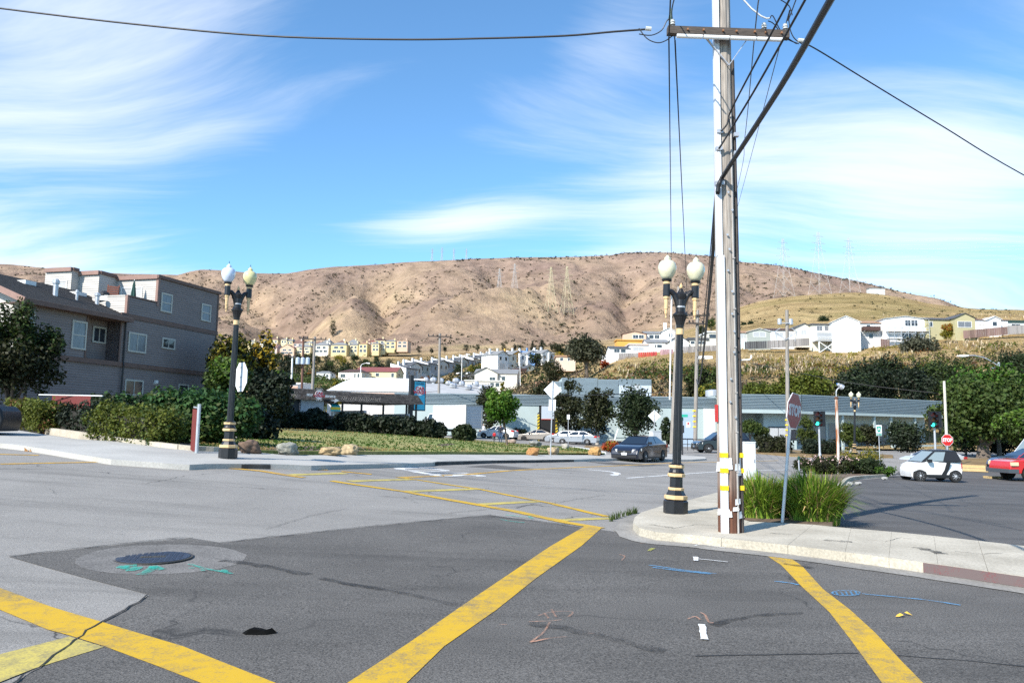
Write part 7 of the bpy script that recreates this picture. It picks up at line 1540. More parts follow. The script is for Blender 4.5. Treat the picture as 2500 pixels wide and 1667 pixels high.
def vehicle(name, label, cat, loc, heading, W, top, zb, wheels, wr, paint, cab=None, glass=GLS, rim=RIM, lights=True, group=None, taper=.10, sill=TRIMB, split=(.5,), plate=True, cabpaint=None, ww=.21, spokes=7, glass2=None):
    """top: side profile from tail to nose [(x, z)]; cab: (xb0, xb1, xr0, xr1, zbelt0, zbelt1, zroof, half base, half roof)"""
    t = thing(name, label, cat, loc, math.atan2(heading[1], heading[0]), group); hw = W / 2; L0, L1 = top[0][0], top[-1][0]; cx = (L0 + L1) / 2; hl = (L1 - L0) / 2
    prof = [(L0 + .04, zb)] + list(top) + [(L1 - .05, zb)]
    for xw in sorted(wheels, reverse=True): prof += arc(xw, wr * .98, wr * 1.14, math.asin(max(-1, min(1, (zb - wr * .98) / (wr * 1.14)))), math.pi - math.asin(max(-1, min(1, (zb - wr * .98) / (wr * 1.14)))), 9)
    def wy(x): return hw * (1 - taper * abs((x - cx) / hl) ** 3.2)
    n = len(prof); zc = sum(p[1] for p in prof) / n; vs = []
    for sy, ins in ((-1, .045), (-.93, 0), (.93, 0), (1, .045)):
        for x, z in prof:
            zz = z - ins * (1 if z > zc else 0); xx = x - ins * .8 * (1 if x > cx else -1) * (abs(x - cx) > hl * .93); vs.append((xx, sy * wy(x), zz))
    fs = [tuple(range(n))[::-1], tuple(range(3 * n, 4 * n))] + [(k * n + j, k * n + (j + 1) % n, (k + 1) * n + (j + 1) % n, (k + 1) * n + j) for k in range(3) for j in range(n)]
    bev(MB().add(vs, fs).build('body', paint, t, True, fix=True))
    MB().box(min(wheels), max(wheels), -hw * .86, hw * .86, zb + .06, zb + .3).build('underside', TYRE, t)
    mb = MB()
    for s in (-1, 1): mb.box(min(wheels) + wr * 1.2, max(wheels) - wr * 1.2, s * (hw - .01) - .012, s * (hw - .01) + .012, zb - .02, zb + .1)
    mb.build('sill', sill, t)
    if cab:
        xb0, xb1, xr0, xr1, zb0, zb1, zr, hb, hr = cab
        B = [V((xb0, -hb, zb0)), V((xb1, -hb, zb1)), V((xb1, hb, zb1)), V((xb0, hb, zb0))]; Rf = [V((xr0, -hr, zr)), V((xr1, -hr, zr - .01)), V((xr1, hr, zr - .01)), V((xr0, hr, zr))]
        mid = [V((xr0 + (xr1 - xr0) * f, 0, zr + .035)) for f in (0, 1)]; mm_ = V(((xr0 + xr1) / 2, 0, zr + .05))
        mb = MB(); mb.add(B + Rf, [(0, 1, 5, 4), (2, 3, 7, 6), (1, 2, 6, 5), (3, 0, 4, 7)]); mb.build('cabin', cabpaint or paint, t)
        e = .025; ro = [V((xr0 - .03, -hr - .02, zr - .01)), V((xr1 + .03, -hr - .02, zr - .02)), V((xr1 + .03, hr + .02, zr - .02)), V((xr0 - .03, hr + .02, zr - .01))]
        q1 = [ro[0].lerp(ro[1], .5) + V((0, 0, .02)), ro[3].lerp(ro[2], .5) + V((0, 0, .02))]
        mb = MB(); mb.add(ro + [ro[0].lerp(ro[3], .5) + V((0, 0, .045)), ro[1].lerp(ro[2], .5) + V((0, 0, .045)), mm_ + V((0, 0, .02))] + q1, [(0, 7, 6, 4), (7, 1, 5, 6), (4, 6, 8, 3), (6, 5, 2, 8)]); mb.build('roof', cabpaint or paint, t, smooth=True)
        MB().poly(quadpane([B[1], B[2], Rf[2], Rf[1]], .05, .95, .06, .94, .012)).build('windscreen', glass, t); MB().poly(quadpane([B[3], B[0], Rf[0], Rf[3]], .06, .94, .10, .92, .012)).build('rear_window', glass, t)
        ed = [.05] + list(split) + [.95]
        for fc_ in ([B[0], B[1], Rf[1], Rf[0]], [B[2], B[3], Rf[3], Rf[2]]):
            flip = fc_[0].x > fc_[1].x
            for a, b in zip(ed, ed[1:]):
                u0, u1 = (1 - b, 1 - a) if flip else (a, b); MB().poly(quadpane(fc_, u0 + .02, u1 - .02, .10, .90, .012)).build('side_window', glass2 if glass2 and a < .3 else glass, t)
        for s in (-1, 1): MB().box(xb1 - .42, xb1 - .26, s * hb + (s * .02 if s > 0 else s * .2), s * hb + (s * .2 if s > 0 else s * .02), zb1 + .02, zb1 + .16).build('mirror', cabpaint or paint, t)
    for xw in wheels:
        for s in (-1, 1): wheel(t, xw, s * (hw - ww / 2 + .012), wr, ww, rim, spokes)
    xf, xrr = L1, L0; yn = wy(L1); yr = wy(L0)
    if lights:
        zh = next((z for x, z in reversed(top) if z > .55), .6)
        for s in (-1, 1):
            MB().hexa([V((L1 - .42, s * (hw * .97), zh - .02)), V((L1 - .03, s * hw * .55, zh - .08)), V((L1 - .40, s * hw * .5, zh + .0)), V((L1 - .03, s * hw * .5, zh - .08)), V((L1 - .42, s * (hw * .97), zh + .11)), V((L1 - .06, s * hw * .60, zh + .04)), V((L1 - .4, s * hw * .5, zh + .12)), V((L1 - .06, s * hw * .5, zh + .04))]).build('headlight', HLT, t, fix=True)
            MB().box(L0 - .012, L0 + .3, s * hw * .95 - (.3 if s > 0 else 0) + (0 if s > 0 else 0), s * hw * .95 + (0 if s > 0 else .3), .78, .95).build('tail_light', TLT, t)
        MB().box(L1 - .06, L1 + .012, -hw * .42, hw * .42, zh - .14, zh - .02).build('grille', TRIMB, t); MB().box(L1 - .05, L1 + .016, -hw * .06, hw * .06, zh - .12, zh - .04).build('badge', CHROME, t)
        MB().box(L1 - .10, L1 + .004, -hw * .78, hw * .78, zb + .08, zb + .2).build('lower_grille', TRIMB, t)
        if plate: MB().box(L1 - .05, L1 + .025, -.16, .16, zb + .21, zb + .34).build('number_plate', PLATE, t); MB().box(L0 - .02, L0 + .05, -.16, .16, .72, .85).build('number_plate', PLATE, t)
        mb = MB()
        for s in (-1, 1):
            for f in (-.35, .45): mb.box(f - .1, f + .06, s * hw * .985 - .02, s * hw * .985 + .02, .83, .865)
        mb.build('door_handles', paint, t)['kind'] = 'stuff'
    return t
SED = [(-2.38, .38), (-2.42, .62), (-2.36, .86), (-2.22, 1.00), (-1.7, 1.04), (1.05, .985), (1.65, .93), (2.12, .80), (2.33, .66), (2.40, .45)]
SEDC = (-1.95, 1.2, -1.0, .22, 1.03, .97, 1.44, .83, .62)
def gv(px, py): return G(px, py)
NAVY = paintm('very dark navy car paint', (.007, .009, .02))
cs_ = gv(1563, 1125); vehicle('parked_car', 'dark navy sedan driving towards the camera behind the near lamp', 'car', cs_, (-.52, -.86), 1.82, SED, .19, (-1.38, 1.42), .33, NAVY, SEDC, group='cars on the streets').name = 'sedan'
SUVT = [(-2.25, .42), (-2.3, .7), (-2.26, 1.0), (-2.2, 1.08), (1.0, 1.08), (1.6, 1.03), (2.05, .92), (2.25, .75), (2.3, .5)]; SUVC = (-2.2, 1.2, -1.75, .35, 1.07, 1.06, 1.68, .86, .68)
sv = G(1760, 1105); BLKP = paintm('black car paint', (.008, .009, .014)); o = vehicle('sport_utility_car', 'dark suv half hidden behind the wooden utility pole', 'car', sv, (-1, -.12), 1.86, SUVT, .24, (-1.35, 1.4), .37, BLKP, SUVC, group='cars on the streets', split=(.36, .66))
SILV = paintm('silver car paint', (.40, .42, .45), .3, .5); TANP = paintm('champagne car paint', (.36, .32, .28), .3, .4); WHT = paintm('white car paint', (.72, .72, .72))
CPT = [(-2.2, .4), (-2.24, .62), (-2.18, .86), (-2.0, .95), (-1.5, .98), (.9, .90), (1.6, .84), (2.05, .70), (2.2, .5)]; CPC = (-1.75, 1.1, -.75, .15, .96, .90, 1.33, .82, .60)
o = vehicle('sedan', 'silver sedan parked before the dark street trees, seen from behind', 'car', GY(1408, 85), (-.95, .30), 1.75, SED, .2, (-1.35, 1.4), .31, SILV, SEDC, group='cars on the streets')
o = vehicle('sedan', 'silver car half hidden in front of the parked silver sedan', 'car', GY(1383, 88), (-.95, .30), 1.75, SED, .2, (-1.35, 1.4), .31, SILV, SEDC, group='cars on the streets')
o = vehicle('coupe', 'champagne two door coupe parked before the roller door', 'car', GY(1311, 91), (-.96, .26), 1.72, CPT, .17, (-1.3, 1.38), .31, TANP, CPC, rim=RIMD, group='cars on the streets', split=(.62,))
o = vehicle('coupe', 'white two door coupe behind the walking pair', 'car', GY(1215, 87), (-.93, .34), 1.78, CPT, .18, (-1.32, 1.38), .32, WHT, (-1.8, 1.15, -.8, .15, .97, .9, 1.40, .83, .6), group='cars on the streets', split=(.62,))
# small two seater
SM = [(-1.22, .40), (-1.27, .6), (-1.25, .82), (-1.18, .98), (.35, .99), (.74, .94), (1.04, .82), (1.18, .63), (1.22, .42)]
sp_ = G(2272, 1174); smc = vehicle('two_seater_car', 'tiny white two seater car with black roof in the car park', 'car', sp_, (-1, .03), 1.56, SM, .22, (-.84, .85), .295, WHT, (-1.19, .76, -.98, .05, .97, .93, 1.5, .73, .58), glass=GLSL, glass2=TRIMB, group='cars on the streets', split=(.46,), cabpaint=TRIMB, taper=.2, spokes=9, lights=False)
for s in (-1, 1):
    mb = MB(); y = s * .782; mb.add([(-.62, y, .97), (-.42, y, .97), (-.30, y, .60), (-.12, y, .32), (-.36, y, .32), (-.52, y, .62)], [(0, 1, 2, 5), (5, 2, 3, 4)]); mb.box(-.56, .58, y - .012, y + .012, .24, .36); mb.build('black_frame', TRIMB, smc, fix=True)
    MB().box(.9, 1.13, s * .52 - .1, s * .52 + .1, .70, .80).build('headlight', HLT, smc)
for s in (-1, 1):
    for z in (.86, .74): MB().lathe([(.075, 0), (.06, .035)], 12, mat=M.Translation((-1.18, s * .62, z)) @ M.Rotation(R(-90 - s * 0), 4, 'Y')).build('round_tail_light', TLT, smc)
# red pickup
RED = paintm('bright red car paint', (.50, .012, .014)); PK = [(-2.75, .55), (-2.78, .8), (-2.75, 1.08), (-.9, 1.1), (-.85, 1.12), (.75, 1.14), (.95, 1.12), (1.6, 1.15), (2.25, 1.08), (2.5, 1.0), (2.6, .8), (2.62, .6)]
pk = vehicle('pickup_truck', 'bright red pickup truck cut by the right edge', 'truck', G(2458, 1172) + V((2.2, 0, 0)), (-1, -.02), 1.95, PK, .40, (-1.75, 1.58), .39, RED, (-.8, 1.05, -.65, .25, 1.11, 1.12, 1.80, .86, .70), glass=GLS, rim=CHROME, group='cars on the streets', split=(.25,), lights=False, spokes=7, ww=.26)
for s in (-1, 1): MB().box(2.2, 2.56, s * .9 - .07, s * .9 + .07, .80, .98).build('headlight', mat('amber and clear headlight', (.75, .58, .35), .15, coat=.5), pk)
MB().box(2.2, 2.72, -.95, .95, .42, .62).build('front_bumper', mat('grey bumper steel', (.10, .115, .13), .4, metal=.4), pk)
mb = MB(); mb.box(1.15, 1.5, .972, .98, .90, .96); mb.build('wing_badge', CHROME, pk)
# white van and blue car behind the pickup
vn = P(2478, 1100, 50); vb = V((vn.x + 2.2, 50, gz(vn.x, 50))); VT = [(-2.6, .5), (-2.62, 1.0), (-2.6, 1.15), (.9, 1.15), (1.7, 1.08), (2.1, .95), (2.2, .55)]
vehicle('van', 'white van behind the red pickup at the right edge', 'van', vb, (-1, .0), 2.0, VT, .32, (-1.6, 1.4), .36, WHT, (-2.55, 1.65, -2.5, .75, 1.14, 1.1, 2.25, .95, .85), group='cars on the streets', split=(.5, .75), glass=GLSL)
bl = P(2445, 1110, 47.5); vehicle('sedan', 'dark blue car showing its bonnet behind the red pickup', 'car', V((bl.x + 1.9, 47.5, gz(bl.x, 47.5))), (-1, .02), 1.8, SED, .25, (-1.38, 1.42), .33, paintm('blue car paint', (.03, .06, .13)), SEDC, group='cars on the streets')
sl = P(2245, 1110, 58); vehicle('sedan', 'pale silver car behind the tiny white car', 'car', V((sl.x + .9, 58, P(2245, 1096, 58).z - 1.46)), (-1, -.25), 1.8, SED, .24, (-1.35, 1.4), .33, paintm('pale silver car paint', (.50, .52, .54)), SEDC, group='cars on the streets')
lf = G(-30, 1073); vehicle('sport_utility_car', 'dark car cut by the left edge beside the olive hedge', 'car', lf + V((-2.3, .4, 0)), (-.96, -.26), 1.86, SED, .24, (-1.35, 1.4), .35, mat('shade-darkened car paint', (.006, .006, .008), .5), SEDC, group='cars on the streets', lights=False)  # paint made darker and duller to stand for the car's shade
# box truck
bt_ = GY(1116, 84); h = V((-.72, .69, 0)); TRK = mat('white truck box panel', (.70, .70, .70), .45, var=.05, scale=.8); tk = thing('box_truck', 'white box truck parked behind the lawn, seen from behind', 'truck', bt_, math.atan2(h.y, h.x))
zt_ = P(1140, 990, bt_.y).z - bt_.z; MB().box(-2.6, 2.7, -1.2, 1.2, .95, zt_).build('cargo_box', TRK, tk); FRM = mat('grey box frame', (.38, .37, .34), .5, var=.1, scale=3)
for a in ((-2.66, -2.56, -1.23, -1.1, .85, zt_ + .03), (-2.66, -2.56, 1.1, 1.23, .85, zt_ + .03), (-2.66, -2.56, -1.095, 1.095, zt_ - .12, zt_ + .03), (-2.66, -2.56, -1.095, 1.095, .85, .98)): MB().box(*a).build('rear_frame', FRM, tk)
dr = MB().box(-2.63, -2.605, -1.09, 1.09, .99, zt_ - .13).build('rear_door', mat('pale grey shutter', (.46, .47, .49), .5), tk)
for k in range(6): z = 1.25 + k * (zt_ - 1.5) / 6; MB().box(-2.642, -2.632, -1.08, 1.08, z, z + .025).build('door_rib', FRM, dr)
MB().box(2.9, 4.3, -1.0, 1.0, .75, 1.75).build('cab', WHT, tk); mb = MB(); mb.add([(2.9, -1, 1.75), (4.1, -1, 1.75), (4.1, 1, 1.75), (2.9, 1, 1.75), (2.95, -.92, 2.5), (3.6, -.92, 2.5), (3.6, .92, 2.5), (2.95, .92, 2.5)], [(0, 1, 5, 4), (1, 2, 6, 5), (2, 3, 7, 6), (4, 5, 6, 7), (3, 0, 4, 7)]); mb.build('cab_roof', WHT, tk)
for s in (-1, 1): MB().poly(quadpane([(2.95, s * 1.0, 1.75), (4.05, s * 1.0, 1.75), (3.6, s * .92, 2.48), (3.0, s * .92, 2.48)], .1, .9, .08, .92, .015 * -s)).build('side_window', GLS, tk); MB().box(3.9, 4.0, s * 1.15 - .08, s * 1.15 + .08, 1.7, 2.15).build('mirror', TRIMB, tk)
MB().box(-2.5, 4.2, -.5, .5, .55, .8).build('chassis', TYRE, tk); MB().box(-2.7, -2.55, -1.0, 1.0, .5, .62).build('rear_bumper', FRM, tk)
for x in (-1.5, 3.4):
    for s in (-1, 1): wheel(tk, x, s * .95, .42, .25, CHROME if x > 0 else RIMD)
for s in (-1, 1): MB().box(-2.68, -2.6, s * .9 - .1, s * .9 + .1, .64, .76).build('tail_light', TLT, tk)
# cars on the townhouse street
for lab, px, Y, pnt, hd in (('pale blue sedan parked on the townhouse street', 1104, 310, paintm('pale blue car paint', (.35, .45, .55)), (-.5, -.86)), ('dark car parked behind the pale blue sedan', 1118, 325, NAVY, (-.5, -.86)), ('dark grey car parked further up the townhouse street', 1131, 345, BLKP, (-.5, -.86)), ('white pickup parked uppermost on the townhouse street', 1145, 365, WHT, (-.5, -.86)), ('white car parked across from the dark grey car', 1124, 370, WHT, (-.5, -.86))):
    b = T(px, Y, .15); vehicle('sedan', lab, 'car', b, hd, 1.8, SED, .2, (-1.38, 1.42), .33, pnt, SEDC, group='cars on the townhouse street', lights=False)
rr_ = [V(T(a, Y)) for a, Y in ((1120, 250), (1118, 280), (1122, 310), (1140, 350), (1165, 400))]; mb = MB()
for a, b in zip(rr_, rr_[1:]):
    for k in range(6):
        p, q = a.lerp(b, k / 6), a.lerp(b, (k + 1) / 6); f = lambda v_, dx: (v_.x + dx, v_.y, tz(v_.x + dx, v_.y) + .25); mb.add([f(p, -5), f(p, 5), f(q, 5), f(q, -5)], [(0, 1, 2, 3)])
mb.build('hill_road', A_LOT)['kind'] = 'structure'

# ------------------------------------------------------------------ people
SKIN = mat('skin', (.42, .26, .19), .6); HAIR = mat('dark hair', (.015, .012, .01), .7)
def person(label, base, h, yaw, top, legs, pose, hair=HAIR, bulk=1.0):
    t = thing('person', label, 'person', base, yaw); s = h / 1.75
    J = dict(pel=(0, 0, .95), wst=(0, 0, 1.08), chs=(0, .01, 1.30), nck=(0, .01, 1.47), hd0=(0, .0, 1.56), hd1=(0, -.015, 1.65), hd2=(0, 0, 1.73), **pose)
    E = [('pel', 'wst', .14, .135), ('wst', 'chs', .135, .165), ('chs', 'nck', .165, .065), ('nck', 'hd0', .06, .08), ('hd0', 'hd1', .085, .10), ('hd1', 'hd2', .10, .055)]
    for q in 'lr': E += [('chs', 'sh' + q, .1, .075), ('sh' + q, 'el' + q, .065, .05), ('el' + q, 'wr' + q, .048, .035), ('wr' + q, 'ha' + q, .038, .03), ('pel', 'hp' + q, .12, .105), ('hp' + q, 'kn' + q, .1, .068), ('kn' + q, 'an' + q, .065, .048), ('an' + q, 'to' + q, .05, .042)]
    names = list(dict.fromkeys([a for e in E for a in e[:2]])); rad = {}
    for a, b, r0, r1 in E: rad.setdefault(a, r0); rad[b] = r1
    me = bpy.data.meshes.new('body'); me.from_pydata([V(J[k]) * s for k in names], [(names.index(e[0]), names.index(e[1])) for e in E], [])
    o = bpy.data.objects.new('body', me); C.objects.link(o); m = o.modifiers.new('s', 'SKIN'); m.use_smooth_shade = True
    for k, nm in enumerate(names): v = me.skin_vertices[0].data[k]; rr = rad[nm] * s * bulk; v.radius = (rr, rr); v.use_root = nm == 'pel'
    sub = o.modifiers.new('d', 'SUBSURF'); sub.levels = 2; dg = bpy.context.evaluated_depsgraph_get(); m2 = bpy.data.meshes.new_from_object(o.evaluated_get(dg)); bpy.data.objects.remove(o)
    m2.materials.clear(); [m2.materials.append(x) for x in (SKIN, top, legs, mat('dark shoes', (.02, .02, .022), .6))]
    hl, hr2 = V(J['wrl']) * s, V(J['wrr']) * s
    for p in m2.polygons:
        c = p.center; p.use_smooth = True
        p.material_index = 0 if c.z > 1.49 * s or min((c - V(J['hal']) * s).length, (c - V(J['har']) * s).length) < .085 * s else (3 if c.z < .09 * s else (2 if c.z < .97 * s and abs(c.x) < .24 * s else 1))
    link('body', m2, t)
    hh = MB(); hh.lathe([(.02, 1.775), (.07, 1.765), (.105, 1.71), (.11, 1.65), (.095, 1.59)], 12, c=(0, .02, 0)); hh.xf(M.Diagonal((s, s, s, 1))); hh.build('hair', hair, t, smooth=True)
    f = MB(); f.lathe([(.013, 0), (.02, .02), (.008, .05)], 6, mat=M.Translation((0, -.115, 1.62)) @ M.Rotation(R(0), 4, 'X')); f.xf(M.Diagonal((s, s, s, 1))); f.build('nose', SKIN, t)
    for q in (-1, 1): e = MB(); e.lathe([(.004, -.012), (.013, 0), (.004, .012)], 6, c=(q * .036, -.103, 1.668)); e.xf(M.Diagonal((s, s, s, 1))); e.build('eye', DARK, t)
    return t
WALK = dict(shl=(.19, .0, 1.42), ell=(.25, .05, 1.15), wrl=(.24, -.02, .92), hal=(.23, -.05, .83), shr=(-.19, .0, 1.42), elr=(-.25, .02, 1.16), wrr=(-.24, -.08, .94), har=(-.23, -.12, .86), hpl=(.09, 0, .9), knl=(.1, -.09, .5), anl=(.1, -.02, .09), tol=(.1, -.17, .04), hpr=(-.09, 0, .9), knr=(-.1, -.02, .5), anr=(-.1, .14, .1), tor=(-.1, .02, .04))
pb = GY(1222, 73, .15); person('adult in dark top and blue jeans walking beside a child', pb, P(1222, 1038, pb.y).z - pb.z, R(8), mat('dark navy shirt', (.012, .014, .025), .8), mat('blue jeans', (.04, .07, .14), .8), WALK)
pb = GY(1207, 72, .15); person('child in red jacket and black trousers on the lawn edge', pb, P(1207, 1053, pb.y).z - pb.z, R(175), mat('red jacket', (.45, .012, .018), .8), mat('black trousers', (.01, .01, .012), .8), WALK, bulk=1.12, hair=mat('brown hair', (.10, .06, .035), .7))
pb = GY(1180, 90); person('person in white top standing at the front of the white coupe', pb, P(1181, 1035, pb.y).z - pb.z, R(-40), mat('white shirt', (.6, .6, .6), .8), mat('grey trousers', (.2, .2, .21), .8), WALK, hair=mat('pale hair', (.4, .34, .28), .7))

# ------------------------------------------------------------------ boulders, litter
def boulder(label, px, py, w, h, col, col2, seed, sq=.75, Y=None):
    b = GY(px, Y, .14) if Y else G(px, py, .14); m = b.y / 1875; me = bpy.data.meshes.new('boulder'); bm = bmesh.new(); bmesh.ops.create_icosphere(bm, subdivisions=4, radius=1)
    for v in bm.verts:
        d = v.co.normalized(); f = 1 + .30 * noise.noise(d * 1.3 + V((seed * 3.3, 0, 0))) + .16 * noise.noise(d * 2.9 + V((0, seed * 2, 0))) + .06 * noise.noise(d * 7 + V((seed, 0, 5)))
        c = V((d.x, d.y, d.z)); k = max(abs(c.x + .3 * c.z), abs(c.y), abs(c.z)); c = c / k ** .35; v.co = c * f
    bm.to_mesh(me); bm.free(); me.polygons.foreach_set('use_smooth', [True] * len(me.polygons))
    me.materials.append(mat(f'boulder stone {seed}', col, .95, col2=col2, scale=2.2, bump=.03, bscale=9, detail=8)); o = link('boulder', me, None, b + V((0, 0, h * m * .36))); o.scale = (w * m * .5, w * m * .5 * sq, h * m * .52); o.rotation_euler.z = seed * .7
    return tag(o, label, 'boulder', 'boulders along the lawn')
boulder('dark brown boulder beside the left street lamp', 610, 1104, 48, 33, (.07, .045, .03), (.20, .13, .09), 1)
boulder('rounded grey boulder spotted with lichen', 702, 1107, 56, 30, (.14, .14, .11), (.38, .37, .32), 2)
boulder('long low tan boulder', 806, 1109, 60, 21, (.20, .14, .07), (.48, .36, .20), 3)
boulder('pointed tan boulder leaning on the long tan one', 854, 1108, 40, 27, (.22, .16, .09), (.50, .40, .24), 4)
boulder('round orange brown boulder at the pavement edge', 1302, 1110, 29, 20, (.20, .08, .03), (.48, .27, .10), 5)
boulder('tan boulder behind the tall diamond sign post', 1350, 1108, 32, 19, (.22, .16, .09), (.48, .38, .24), 6)
boulder('wedge shaped orange boulder left of the dark sedan', 1452, 1110, 34, 21, (.28, .13, .04), (.55, .36, .14), 7)
boulder('small pale grey boulder at the back of the lawn', 1380, 1095, 18, 14, (.25, .23, .20), (.42, .40, .36), 8, Y=57)
boulder('dark grey boulder at the back of the lawn', 1307, 1089, 29, 15, (.10, .10, .095), (.30, .30, .28), 9, Y=60)
boulder('low pinkish boulder behind the leaning stake tree', 1247, 1084, 26, 11, (.28, .19, .14), (.44, .33, .26), 10, Y=66)
mb = MB(); kerb_line(mb, [V(p) for p in [tuple(GY(a, b)[:2]) for a, b in ((1402, 66), (1440, 59), (1474, 51))]], .3, .2); tag(mb.build('parking_block', WHITE), 'white painted kerb block behind the orange boulder', 'kerb block')
# rubber scrap
sp2 = G(632, 1547); mb = MB(); pts = [(-.13, .02), (-.10, -.03), (-.02, -.045), (.06, -.05), (.14, -.01), (.1, .03), (.03, .055), (-.06, .05)]
top_ = [(x * .7, y * .7, .03 + .015 * math.sin(k * 2.1)) for k, (x, y) in enumerate(pts)]; mb.add([(x, y, .004) for x, y in pts] + top_, [tuple(range(8, 16))] + [(k, (k + 1) % 8, 8 + (k + 1) % 8, 8 + k) for k in range(8)]); tag(mb.build('rubber_scrap', mat('black rubber scrap', (.004, .004, .004), .95, spec=.1), loc=sp2 + V((0, 0, .004)), rotz=.2), 'small flat scrap of black rubber lying on the dark asphalt', 'litter')
# fallen leaves
LFM = mat('dry brown leaf', (.30, .15, .05), .8); LFY = mat('yellow fallen leaf', (.60, .38, .05), .7)
def leaf(label, px, py, s, m, dz=.012):
    p = G(px, py); me = MB().add([(-s, 0, 0), (-.3 * s, .45 * s, .012), (.5 * s, .35 * s, .02), (s, 0, .006), (.4 * s, -.4 * s, .016), (-.4 * s, -.35 * s, .004), (0, 0, .03)], [(0, 6, 1), (1, 6, 2), (2, 6, 3), (3, 6, 4), (4, 6, 5), (5, 6, 0)]); tag(me.build('fallen_leaf', m, loc=p + V((0, 0, dz)), rotz=rnd.uniform(0, 6)), label, 'leaf', 'fallen leaves')
leaf('left one of two yellow leaves lying on the road at the lower right', 2198, 1507, .05, LFY); leaf('right one of two yellow leaves lying on the road at the lower right', 2215, 1503, .045, LFY); leaf('curled brown leaf in the gutter below the pavement joint', 2018, 1363, .075, LFM, .03)
lv = [tuple(G(80 + rnd.uniform(-9, 9), 1099 + rnd.uniform(-3, 3)) + V((0, 0, .03))) for _ in range(26)]; me = leaf_cloud('leaf_litter', lv, [.1] * 26, 3, .1, 91, squash=.3); me.materials.append(LFM); tag(link('leaf_litter', me), 'small heap of brown leaves against the left kerb', 'leaves', kind='stuff')
lv = [tuple(G(x_, 1086 + (x_ - 300) * .13) + V((0, .25, .1))) for x_ in [rnd.uniform(230, 440) for _ in range(60)]]; me = leaf_cloud('leaf_litter', lv, [.15] * 60, 3, .07, 92, squash=.3); me.materials.append(LFM); tag(link('leaf_litter', me), 'brown leaves under the clipped olive hedge', 'leaves', kind='stuff')
# timber parking stops and pallet by the pickup
TMB = mat('pale yellow timber', (.50, .36, .17), .8, var=.15, scale=3)
ta, tb_ = G(2338, 1150), G(2412, 1153); t = thing('timber_stack', 'pale yellow timber beams laid along the car park edge', 'timber', ta)
d = tb_ - ta
for k in range(2): MB().bar(V((0, k * .25, .12 + k * .2)), V((d.x, d.y + k * .25, d.z + .12 + k * .2)), .22, .18).build('beam', TMB, t)
pl = G(2432, 1168); t = thing('pallet', 'small timber pallet under the front of the red pickup', 'pallet', pl)
for k in range(4): MB().box(-.5, .5, -.3 + k * .18, -.18 + k * .18, .1, .125).build('board', TMB, t)
for x in (-.45, 0, .45): MB().box(x - .04, x + .04, -.3, .36, .01, .098).build('bearer', TMB, t)
# loose rocks at the planter end
for k, (px, py, w) in enumerate(((2075, 1185, 20), (2095, 1183, 16), (2160, 1170, 14))): boulder(('left', 'middle', 'right')[k] + ' grey rock at the end of the planter kerb', px, py, w, w * .5, (.2, .2, .19), (.42, .41, .39), 20 + k)
# ------------------------------------------------------------------ houses on the slopes
def wmat(c, n): return mat(n, c, .8, var=.05, scale=.3)
WW = wmat((.74, .74, .73), 'white house paint'); WC = wmat((.70, .66, .56), 'cream house paint'); WY = wmat((.60, .49, .26), 'yellow house paint'); WYP = wmat((.66, .56, .34), 'pale yellow house paint'); WPE = wmat((.58, .40, .29), 'peach house paint'); WPK = wmat((.62, .48, .42), 'pale pink house paint'); WGR = wmat((.36, .38, .40), 'grey house paint'); WBG = wmat((.58, .55, .49), 'beige house paint'); WOL = wmat((.42, .38, .22), 'olive house paint'); WOR = wmat((.66, .34, .07), 'orange house paint'); WGG = wmat((.35, .38, .35), 'grey green house paint'); WBL = wmat((.12, .24, .48), 'blue house paint'); WTQ = wmat((.62, .70, .70), 'pale aqua house paint')
RBR = mat('brown roof tile', (.17, .10, .08), .9, var=.2, scale=.8); RGY = mat('grey roof shingle', (.20, .205, .21), .9, var=.15, scale=.8); RDK = mat('dark grey roof shingle', (.075, .08, .09), .9, var=.15, scale=.8); RRD = mat('maroon roof', (.20, .06, .055), .85, var=.12, scale=.8); RTN = mat('tan brown roof', (.34, .20, .12), .9, var=.12, scale=.8); RDB = mat('dark brown roof', (.075, .04, .035), .9, var=.12, scale=.8); RGN = mat('grey green roof', (.14, .18, .16), .9, var=.1, scale=.8); RLT = mat('pale roof', (.55, .55, .54), .8, var=.1, scale=.8)
